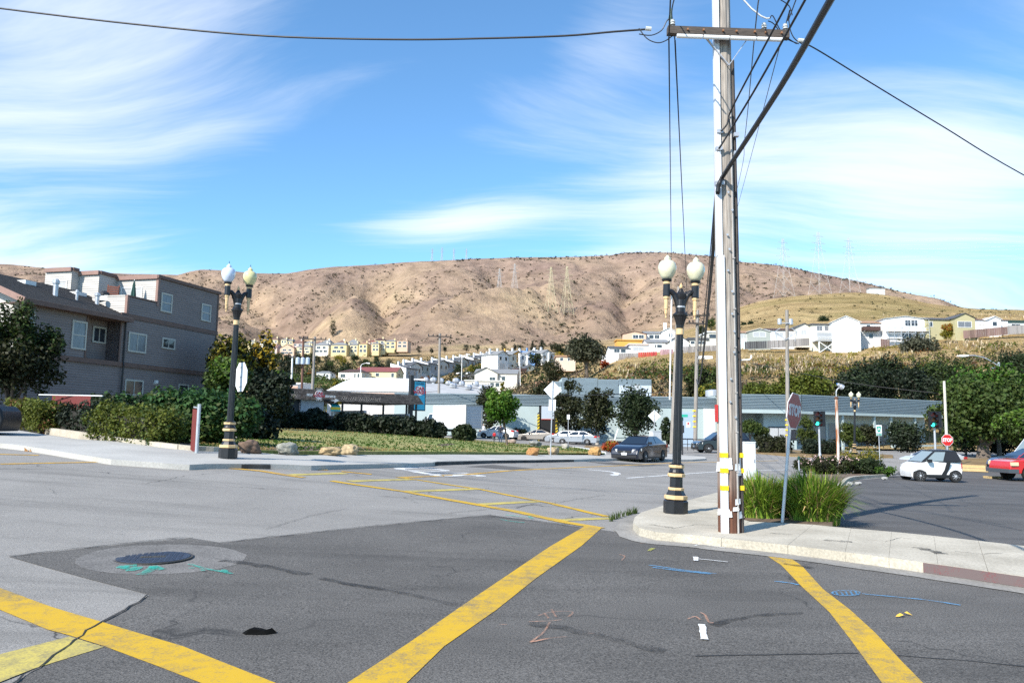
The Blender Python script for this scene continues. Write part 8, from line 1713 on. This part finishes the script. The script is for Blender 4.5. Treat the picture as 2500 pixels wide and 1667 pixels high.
def house(label, x0, x1, yb, ye, yr, Y, depth, roof, wall, roofm, wins=(), chim=(), yaw=0.0, group=None, pane=PANE, fr=WFRW, name='house', cat='house', ov=.3, skirt=2.5, side_wins=True, sidewall=None):
    """photo pixels x0..x1, base, eave and ridge rows at distance Y; roof: x (ridge along front), y (gable to front), flat, hip"""
    m = Y / 1875; w = (x1 - x0) * m / max(.3, math.cos(yaw)); he = (yb - ye) * m; hr = (ye - yr) * m; b = P((x0 + x1) / 2, yb, Y); t = thing(name, label, cat, b, yaw, group); hw = w / 2
    mb = MB(); mb.box(-hw, hw, 0, depth, -skirt, he)
    if roof == 'y': mb.prism([(-hw, .002, he), (hw, .002, he), (0, .002, he + hr)], (0, depth - .004, 0))
    if roof == 'x': mb.prism([(-hw + .002, 0, he), (-hw + .002, depth / 2, he + hr), (-hw + .002, depth, he)], (w - .004, 0, 0))
    mb.build('wall', wall, t, fix=True); th = .12; mb = MB()
    if roof == 'x':
        for s in (0, 1):
            y0, y1 = (-ov, depth / 2) if s == 0 else (depth + ov, depth / 2); z0 = he - hr * ov / (depth / 2); mb.hexa([(-hw - ov, y0, z0 + .02), (hw + ov, y0, z0 + .02), (-hw - ov, y1, he + hr + .02), (hw + ov, y1, he + hr + .02), (-hw - ov, y0, z0 + th), (hw + ov, y0, z0 + th), (-hw - ov, y1, he + hr + th), (hw + ov, y1, he + hr + th)])
    elif roof == 'y':
        for s in (-1, 1):
            x_ = s * (hw + ov); z0 = he - hr * ov / hw; mb.hexa([(x_, -ov, z0 + .02), (0, -ov, he + hr + .02), (x_, depth + ov, z0 + .02), (0, depth + ov, he + hr + .02), (x_, -ov, z0 + th), (0, -ov, he + hr + th), (x_, depth + ov, z0 + th), (0, depth + ov, he + hr + th)])
    elif roof == 'hip':
        i = min(hw * .55, depth * .4); mb.add([(-hw - ov, -ov, he), (hw + ov, -ov, he), (hw + ov, depth + ov, he), (-hw - ov, depth + ov, he), (-hw + i, depth * .45, he + hr), (hw - i, depth * .45, he + hr), (hw - i, depth * .55, he + hr), (-hw + i, depth * .55, he + hr)], [(0, 1, 5, 4), (1, 2, 6, 5), (2, 3, 7, 6), (3, 0, 4, 7), (4, 5, 6, 7), (3, 2, 1, 0)])
    else: mb.box(-hw - ov, hw + ov, -ov, depth + ov, he, he + max(.25, hr))
    rf = mb.build('roof', roofm, t, fix=True)
    for a, b2, c, d in wins:
        window(t, -hw + w * a, -hw + w * b2, he * c, he * d, 0, fr, pane, 1 if (b2 - a) * w > 1.4 else 0, fw=.12)
    if side_wins and depth > 6: window(t, depth * .3, depth * .45, he * .55, he * .8, 0, fr, pane, 0, fw=.1, side=(hw, -1.0))
    for f, hgt in chim: MB().box(-hw + w * f - .45, -hw + w * f + .45, depth * .3, depth * .3 + .8, 0, he + hr + hgt).build('chimney', wall, t)
    return t
YH = 'yellow and peach houses below the dry hill'
W2 = ((.12, .42, .15, .42), (.58, .88, .15, .42), (.15, .4, .6, .85), (.6, .85, .6, .85)); W3 = ((.1, .35, .12, .4), (.4, .6, .12, .4), (.68, .9, .12, .4), (.2, .45, .58, .85), (.6, .8, .58, .85))
rows = [(608, 634, 872, 852, 843, 520, WPK, RBR, 'hip'), (641, 676, 869, 848, 838, 520, WPK, RBR, 'x'), (682, 718, 865, 850, 840, 518, WPE, RBR, 'y'), (723, 758, 863, 847, 838, 520, WYP, RGY, 'hip'), (765, 802, 862, 843, 834, 520, WC, RGY, 'hip'), (807, 846, 863, 842, 834, 515, WY, RGY, 'hip'), (853, 873, 862, 842, 834, 520, WYP, RGY, 'hip'), (875, 896, 863, 839, 834, 516, WY, RTN, 'hip'), (908, 925, 859, 839, 834, 515, WY, RGY, 'hip'), (926, 940, 857, 841, 835, 520, WYP, RGY, 'hip'), (939, 966, 852, 833, 828, 520, WY, RGY, 'hip'), (968, 995, 850, 831, 829, 518, WPE, RBR, 'hip')]
col_ = {WPK.name: 'pale pink', WPE.name: 'peach', WYP.name: 'pale yellow', WC.name: 'cream', WY.name: 'strong yellow'}
for k, (a, b, yb, ye, yr, Y, wl, rf, rt) in enumerate(rows): house(f'{col_[wl.name]} house, {ordinal(k)} from the left in the front row below the dry hill', a, b, yb, ye, yr, Y, 9.5, rt, wl, rf, W3 if b - a > 30 else W2, ((.8, 1.0),), R(-6), YH)
rows2 = [(604, 622, 846, 834, 829, WYP, RGY), (634, 656, 845, 830, 824, WC, RGY), (659, 678, 842, 829, 823, WYP, RBR), (685, 700, 842, 829, 825, WYP, RGY), (700, 714, 844, 832, 826, WY, RGY), (712, 740, 848, 838, 828, WPK, RBR), (742, 762, 848, 838, 831, WYP, RGY), (770, 785, 845, 838, 831, WPE, RBR), (786, 806, 846, 835, 828, WC, RGY), (824, 842, 846, 836, 829, WC, RBR), (850, 872, 845, 836, 827, WYP, RGY), (884, 904, 848, 835, 829, WPE, RBR), (900, 918, 845, 834, 829, WPE, RRD), (914, 940, 842, 831, 824, WYP, RDB)]
for k, (a, b, yb, ye, yr, wl, rf) in enumerate(rows2): house(f'{col_[wl.name]} house, {ordinal(k)} from the left in the back row below the dry hill', a, b, yb, ye, yr, 560, 9, 'hip', wl, rf, ((.15, .4, .4, .8), (.6, .85, .4, .8)), ((.7, .9),), R(-6), YH, skirt=6)
# red roofed pair and neighbours
house('white house with dark brown mansard roof behind the white industrial roof', 824, 884, 927, 908, 899, 300, 10, 'hip', WC, RDB, ((.1, .3, .3, .75), (.68, .74, .3, .8), (.82, .9, .3, .8)), yaw=R(-12)); house('yellow house with long maroon roof', 866, 968, 926, 907, 894, 310, 12, 'x', WYP, RRD, ((.5, .58, .4, .8), (.88, .94, .3, .8)), yaw=R(-6)); house('small pale grey roofed house left of the brown roofed house', 772, 806, 925, 909, 904, 300, 9, 'hip', WW, RGY, ((.7, .85, .3, .7),))
# townhouses stepping up the hill street
TH = 'white townhouses stepping up the hill'
def town(label, px, yb, Y, w, depth, hh, roofm, wall, yaw, front, gab):
    b = P(px, yb, Y); t = thing('townhouse', label, 'townhouse', b, yaw, TH); hw = w / 2
    mb = MB(); mb.box(-hw, hw, 0, depth, -4, hh); mb.build('party_wall', wall, t); MB().box(-hw + .25, hw - .25, -.12, -.003, -4, hh - .2).build('front_wall', front, t)
    mb = MB()
    if gab:
        mb.prism([(-hw, 0, hh), (hw, 0, hh), (0, 0, hh + 1.7)], (0, depth, 0)); mb.build('gable', front, t, fix=True); mb = MB()
        for s in (-1, 1): mb.hexa([(s * (hw + .4), -.5, hh - .25), (0, -.5, hh + 1.72), (s * (hw + .4), depth, hh - .25), (0, depth, hh + 1.72), (s * (hw + .4), -.5, hh - .05), (0, -.5, hh + 1.95), (s * (hw + .4), depth, hh - .05), (0, depth, hh + 1.95)])
    else: mb.hexa([(-hw - .1, -.5, hh - .2), (hw + .1, -.5, hh - .2), (-hw - .1, depth, hh + 1.9), (hw + .1, depth, hh + 1.9), (-hw - .1, -.5, hh + .05), (hw + .1, -.5, hh + .05), (-hw - .1, depth, hh + 2.1), (hw + .1, depth, hh + 2.1)])
    mb.build('roof', roofm, t, fix=True)
    if not gab:
        for s in (-1, 1): MB().prism([(s * hw, -.3, hh - .1), (s * hw, depth, hh + 2.2), (s * hw, depth, 0), (s * hw, -.3, 0)], (.2 * s, 0, 0)).build('parapet_wall', wall, t, fix=True)
    for a in (-.5, .5): window(t, a * hw - .6, a * hw + .6, hh * .56, hh * .82, -.12, WFR, PANE, 1, fw=.1)
    MB().box(-hw * .7, hw * .3, -.16, -.125, -1, hh * .32).build('garage_door', RLT, t); MB().box(-hw + .3, -hw + 1.1, depth * .5, depth * .5 + .8, hh, hh + 2.9).build('chimney', wall, t)
    return t
tb_ = [(1000, 934, 190, 6.8), (1012, 927, 200, 6.6), (1032, 922, 212, 6.4), (1052, 919, 224, 6.4), (1078, 917, 232, 7), (1096, 914, 244, 6.4), (1112, 911, 254, 6.4), (1128, 908, 264, 6.4), (1143, 905, 274, 6.4), (1160, 902, 284, 6.4), (1176, 899, 294, 6.4), (1192, 896, 304, 6.4), (1206, 894, 316, 6.4)]
for k, (px, yb, Y, hh) in enumerate(tb_): town(f'townhouse with shaded front, {ordinal(k)} from the left in the row along the hill street', px + 4, yb + 1, 330 + (Y - 190) * 1.1, 8.5, 8, 6.2, RDK, WW, R(62), (WGR, WBG, WGG, WGR, WBG)[k % 5], k % 3 == 1)  # darker front colours hold the shade beside the white party walls
tc = [(1228, 895, 318, WW), (1246, 894, 322, WC), (1264, 894, 326, WOR), (1282, 893, 328, WW), (1300, 893, 330, WW), (1318, 892, 330, WBL), (1336, 891, 332, WW), (1352, 890, 334, WW)]
for k, (px, yb, Y, wl) in enumerate(tc): town(f'pale roofed townhouse, {ordinal(k)} from the left in the row behind the green roof', px, yb + 1, Y + 30, 7.5, 10, 5.6, RLT if k % 2 else RGY, wl, R(48), wl, k % 2 == 0)
house('long grey green roofed house above the beige house', 1212, 1314, 905, 897, 886, 360, 11, 'x', WW, RGN, ((.1, .2, .2, .8),), chim=((.5, 1.4), (.85, 1.2)), yaw=R(-8)); house('dark sided house right of the beige house', 1276, 1316, 930, 904, 890, 330, 10, 'y', WGG, RDK, W2, yaw=R(28)); house('brown brick terrace house between the beige house and the oak', 1262, 1284, 938, 905, 899, 320, 9, 'flat', wmat((.34, .20, .15), 'brown brick'), RDB, ((.3, .7, .3, .7),), yaw=R(20))
house('beige two storey house with broad gable below the townhouses', 1158, 1262, 946, 912, 898, 262, 14, 'x', WBG, RGY, ((.36, .49, .46, .78), (.64, .72, .5, .8)), yaw=R(-4)); house('beige gable front of the two storey house', 1158, 1214, 946, 910.5, 896, 261.2, 6, 'y', WBG, RGY, ((.66, .9, .46, .72),), yaw=R(-4), ov=.5, side_wins=False); house('low cream annex with dark windows before the beige house', 1135, 1228, 949, 930, 928, 240, 9, 'flat', WBG, WW, ((.18, .3, .3, .75), (.66, .76, .3, .8), (.8, .9, .3, .8)))
house('cream house behind the dark oak', 1358, 1405, 888, 871, 867, 260, 9, 'flat', wmat((.62, .50, .40), 'cream pink house paint'), RTN, ((.2, .35, .45, .85), (.6, .68, .45, .85)))
bk = T(1348, 205); tag(MB().box(-4.5, 4.5, 0, .4, -1, 2.2).build('garden_wall', wmat((.42, .24, .16), 'brick garden wall'), loc=bk), 'brick garden wall left of the scrub slope', 'wall')
# houses along the right-hand hill
RH = 'houses on the right hillside'
def hh_(label, *a, **k): k.setdefault('group', RH); return house(label, *a, **k)
hh_('peach gabled house with brown roof edge, leftmost on the upper row', 1520, 1577, 832, 815, 808, 236, 9, 'y', WPE, RBR, ((.45, .67, .35, .85), (.7, .9, .35, .85)), yaw=R(-8)); hh_('orange garden wall house under the peach gabled house', 1506, 1586, 845, 831, 829, 226, 5, 'flat', WOR, WOR, (), side_wins=False)
hh_('white house with pale grey roof right of the peach house', 1576, 1617, 832, 814, 805, 238, 9, 'x', WW, RGY, ((.22, .48, .3, .8), (.55, .82, .3, .8))); hh_('white house with tall white chimney', 1617, 1650, 832, 808, 800, 236, 9, 'y', WW, WW, ((.5, .75, .4, .75),), chim=((.35, 2.0),))
hh_('white house with dark roof in the lower row, leftmost', 1490, 1537, 866, 850, 842, 216, 9, 'x', WW, RDK, ((.2, .48, .35, .85), (.55, .8, .35, .85))); hh_('white flat fronted house in the lower row', 1537, 1580, 864, 842, 838, 216, 9, 'flat', WW, WPK, ((.2, .82, .35, .75),), pane=PANEB); hh_('white house with dark grey roof in the lower row, rightmost', 1580, 1633, 857, 836, 825, 216, 9, 'x', WW, RGY, ((.36, .42, .4, .75), (.46, .68, .4, .75)))
hh_('white steep gabled house behind the near lamp', 1634, 1682, 848, 834, 818, 212, 9, 'y', WW, RDK, ((.4, .6, .2, .6),)); hh_('pale cream low house right of the near lamp', 1682, 1728, 846, 830, 824, 214, 8, 'flat', WC, RDK, ((.1, .3, .4, .8), (.5, .9, .4, .8))); hh_('cream house with long band of blue windows', 1728, 1796, 840, 812, 808, 214, 9, 'flat', WC, RLT, ((.05, .95, .5, .85), (.3, .9, .05, .3)), fr=WC)
hh_('pale aqua house with brown roof right of the wooden pole', 1800, 1829, 834, 812, 804, 206, 8, 'x', WTQ, RTN, ((.3, .8, .35, .8),), pane=PANEB); hh_('grey green house with white gable edge', 1829, 1881, 832, 809, 802, 204, 8, 'y', WGG, WW, ((.2, .78, .45, .9),), pane=PANEB); hh_('white house with dark brown roof behind the transformer pole', 1881, 1945, 829, 806, 797, 204, 9, 'x', WW, RDB, ((.2, .5, .35, .75), (.6, .85, .35, .75)), pane=PANEB); hh_('beige gabled house left of the cream house on stilts', 1944, 1985, 825, 799, 789, 202, 9, 'y', WBG, RDK, ((.3, .62, .3, .75), (.7, .95, .3, .75)), pane=PANEB)
hc = hh_('cream house with timber deck on white stilts', 1983, 2035, 812, 793, 790, 200, 9, 'flat', WC, RDK, ((.22, .48, .25, .85), (.58, .95, .25, .85)), pane=PANEM, skirt=8)
m_ = 200 / 1875; mb = MB(); mb.box(-2.9, 2.6, -3.2, 0, -2.6, -2.35); mb.build('deck', WGR, hc); MB().box(-2.8, 2.5, -3.22, -3.12, -2.3, -.4).build('deck_wall', WGR, hc)
for z in (-2.2, -1.9, -1.6): MB().box(-2.9, 2.6, -3.35, -3.27, z, z + .14).build('deck_rail', WW, hc)
for x in (-2.3, 1.9): MB().box(x - .12, x + .12, -3.1, -2.86, -6.6, -2.6).build('stilt', WW, hc)
mb = MB(); mb.bar((-2.3, -3.0, -5.6), (1.9, -3.0, -2.7), .18); mb.build('brace', WW, hc); mb = MB(); mb.bar((1.9, -2.9, -5.6), (-2.3, -2.9, -2.7), .18); mb.build('brace', WW, hc)
hh_('big white boxy house with blank front and steep gable', 2035, 2100, 859, 785, 770, 196, 11, 'y', WW, WW, ((.12, .42, .72, .88), (.55, .8, .72, .88), (.12, .36, .52, .555), (.62, .86, .52, .555)), pane=WW, yaw=R(-10), skirt=4)
hg = hh_('grey white house with brown balcony right of the boxy house', 2102, 2152, 832, 788, 777, 200, 10, 'x', wmat((.55, .55, .55), 'pale grey house paint'), RTN, ((.3, .48, .62, .9), (.4, .6, .15, .4)), yaw=R(-4), skirt=4); MB().box(-2.4, 1.9, -1.6, -.01, 2.6, 3.6).build('balcony', RDB, hg)
for x in (-2.1, 1.6): mb = MB(); mb.bar((x, -1.4, 2.6), (x, -.05, 1.4), .12); mb.build('bracket', WW, hg)
hs = hh_('white house wrapped in grey scaffolding', 2160, 2264, 838, 778, 771, 198, 10, 'y', WW, RLT, ((.5, .62, .72, .95), (.64, .78, .72, .95), (.42, .62, .2, .42), (.72, .78, .15, .45)), yaw=R(-4), skirt=4)
for k in range(7): MB().tube([(-5.2 + k * 1.75, -1.5, -3), (-5.2 + k * 1.75, -1.5, 6.0)], .06, 5).build('scaffold_pole', GALV, hs)
for z in (-.4, 1.0, 2.4, 3.8, 5.2): MB().box(-5.3, 5.4, -1.6, -1.5, z, z + .1).build('scaffold_rail', GALV, hs)
for z in (.9, 3.0): MB().box(-5.3, 5.4, -1.45, -.6, z, z + .08).build('scaffold_deck', WW if z > 2 else WGR, hs)
for k in range(3): mb = MB(); mb.bar((-5.2 + k * 1.75, -1.55, -1 + k), (-3.4 + k * 1.75, -1.55, 1.4 + k), .09); mb.build('scaffold_brace', GALV, hs)
MB().box(-5.2, 5.3, -.5, -.4, 3.0, 4.0).build('balcony_front', WW, hs)
hh_('olive house with dark roof, long side wall', 2262, 2335, 818, 780, 770, 197, 9, 'x', WOL, RDK, ((.12, .2, .55, .85),), skirt=4, yaw=R(4)); hh_('olive house gable front with white window band', 2332, 2382, 806, 776, 764, 195, 8, 'y', WOL, RDK, ((.15, .8, .25, .7),), pane=PANEM, skirt=4)
hh_('white long house with small windows right of the olive house', 2382, 2462, 806, 781, 773, 200, 9, 'x', WW, RBR, ((.12, .15, .45, .6), (.24, .27, .45, .6), (.36, .39, .45, .6)), skirt=3); hh_('white gable front at the right end of the row', 2415, 2445, 804, 779, 772, 198, 5, 'y', WW, WW, ((.3, .65, .35, .75),), skirt=3, side_wins=False); hh_('low dark roofed house at the right edge of the hill', 2448, 2520, 800, 787, 782, 205, 8, 'flat', WTQ, mat('dark green roof', (.02, .05, .045), .8), ((.3, .6, .3, .7),), skirt=3)
# fences along the gardens
def fence(label, x0, y0, x1, y1, Y, hpx, m, posts=True, group='garden fences on the right hillside'):
    a, b = P(x0, y0, Y), P(x1, y1, Y); t = thing('garden_fence', label, 'fence', a, 0, group); d = b - a; n = max(4, int(d.length / .55)); h = hpx * Y / 1875
    for k in range(n):
        p, q = d * ((k + .04) / n), d * ((k + .96) / n); MB().hexa([p + V((0, 0, -1)), q + V((0, 0, -1)), p + V((0, .05, -1)), q + V((0, .05, -1)), p + V((0, 0, h)), q + V((0, 0, h)), p + V((0, .05, h)), q + V((0, .05, h))]).build('board', m, t)
    return t
FG = mat('weathered grey fence board', (.26, .24, .23), .9, obj_rand=.25); FR = mat('red fence board', (.40, .06, .04), .8, obj_rand=.2); FWH = mat('white fence board', (.62, .62, .62), .8, obj_rand=.1); FPK = mat('pinkish shed board', (.40, .24, .26), .8, obj_rand=.2); FDK = mat('dark fence board', (.07, .07, .075), .9, obj_rand=.25); FBR = mat('brown fence board', (.20, .13, .11), .9, obj_rand=.25)
fence('white board fence at the left end of the hillside gardens', 1468, 880, 1510, 878, 208, 14, FWH); fence('grey board fence below the white flat fronted house', 1511, 874, 1558, 872, 208, 11, FG); fence('bright red board fence in the hillside gardens', 1558, 869, 1604, 867, 207, 9, FR); fence('pinkish shed wall right of the red fence', 1612, 862, 1644, 861, 207, 9, FPK); fence('long grey fence behind the near lamp', 1668, 857, 1800, 852, 205, 11, FG); fence('dark garden fence below the grey green house', 1818, 843, 1872, 841, 199, 9, FDK); fence('grey wire fence right of the transformer pole', 1873, 841, 1976, 834, 198, 9, FG); fence('brown fence along the top right gardens', 2352, 817, 2460, 807, 194, 10, FBR); fence('grey fence at the far right of the gardens', 2460, 807, 2540, 803, 194, 12, FG); fence('short brown fence by the scaffolded house', 2150, 836, 2172, 838, 196, 9, FBR)
# solar panels, white retaining wall
b = P(1555, 890, 203); t = thing('solar_panel', 'pair of blue solar panels on the scrub slope', 'solar panel', b); SOL = mat('blue solar cells', (.012, .03, .12), .15, coat=.5)
for k in range(2): MB().add([(k * 1.42, 0, .2), (k * 1.42 + 1.36, 0, .2), (k * 1.42 + 1.8, 1.2, 1.35), (k * 1.42 + .45, 1.2, 1.35)], [(0, 1, 2, 3)]).build('panel', SOL, t)
for x in (.5, 2.7): MB().box(x - .05, x + .05, .7, .8, -.5, .9).build('leg', GALV, t)
tag(MB().box(-1.8, 1.8, 0, .3, -.6, .25).build('retaining_wall', WW, loc=P(1722, 871, 190)), 'short white retaining wall on the slope right of the lamp', 'wall')
# pylons
PYL = mat('pale pylon steel', (.42, .41, .40), .6); PYY = mat('yellowish pylon steel', (.52, .47, .30), .6)
def pylon(label, px, yb, yt, Y, m=PYL, wd=.22, th=.11):
    x3 = ray(px, 700).x * Y; b = V((x3, Y, P(px, yb, Y).z)); b.z = min(b.z, tz(x3, Y)); h = P(px, yt, Y).z - b.z; t = thing('pylon', label, 'pylon', b, R(20), 'power pylons on the hills'); mb = MB(); hb = h * wd * .5; w = lambda z: hb * (1 - z) ** 1.3 + .012 * h
    lv = [0, .2, .38, .54, .66, .76, .85, .93, 1.0]
    for i in (-1, 1):
        for j in (-1, 1):
            for a, c in zip(lv, lv[1:]): mb.bar((i * w(a), j * w(a), a * h), (i * w(c), j * w(c), c * h), th)
    mb.build('legs', m, t); mb = MB()
    for a, c in zip(lv, lv[1:]):
        for s in (-1, 1):
            mb.bar((-w(a), s * w(a), a * h), (w(c), s * w(c), c * h), th * .6); mb.bar((w(a), s * w(a), a * h), (-w(c), s * w(c), c * h), th * .6); mb.bar((s * w(a), -w(a), a * h), (s * w(c), w(c), c * h), th * .6); mb.bar((-w(c), s * w(c), c * h), (w(c), s * w(c), c * h), th * .6)
    mb.build('bracing', m, t)
    for z, l in ((.70, .15), (.82, .13), (.93, .10)): mb = MB(); mb.bar((-l * h, 0, z * h), (l * h, 0, z * h), th); mb.bar((-l * h, 0, z * h), (0, 0, (z + .045) * h), th * .6); mb.bar((l * h, 0, z * h), (0, 0, (z + .045) * h), th * .6); mb.build('crossarm', m, t)
    return t
pylon('left one of the three tall pylons on the golden spur', 1914, 722, 583, 440); pylon('middle and tallest of the three pylons on the golden spur', 2001, 714, 567, 440); pylon('right one of the three tall pylons on the golden spur', 2075, 713, 580, 440)
for k, (px, yb, yt, Y, m) in enumerate(((1219, 704, 656, 860, PYL), (1256, 692, 644, 880, PYL), (1345, 722, 652, 800, PYY), (1384, 714, 650, 810, PYY))): pylon(f'{ordinal(k)} from the left of the four pylons on the middle hillside', px, yb, yt, Y, m, .2, .2)
for k, (px, yb, yt) in enumerate(((1053, 640, 607), (1077, 642, 604), (1106, 640, 607), (1137, 638, 607))): pylon(f'{ordinal(k)} from the left of the four faint pylons on the ridge', px, yb, yt, 1115, PYL, .12, .16)
for k, (y0, y1) in enumerate(((592, 575), (600, 588), (610, 598), (618, 606), (626, 622), (634, 632))): tag(MB().tube([P(2079, y0, 440), P(2300, (y0 + y1) / 2 + 3, 400), P(2560, y1, 350)], .055, 4).build('power_line', PYL), f'{ordinal(k)} from the top of the thin power lines running right from the pylons', 'power line', 'power lines')
# water tank like white boxes on the golden crest
b = P(2140, 717, 445); b.z = tz(b.x, 445) - .5; tg_ = thing('hill_shed', 'pale low sheds on the golden crest right of the pylons', 'shed', b); MB().box(-4, 5, 0, 4, 0, 4.2).build('wall', RLT, tg_); MB().box(-4.3, 5.3, -.3, 4.3, 4.2, 4.5).build('roof', RGY, tg_)
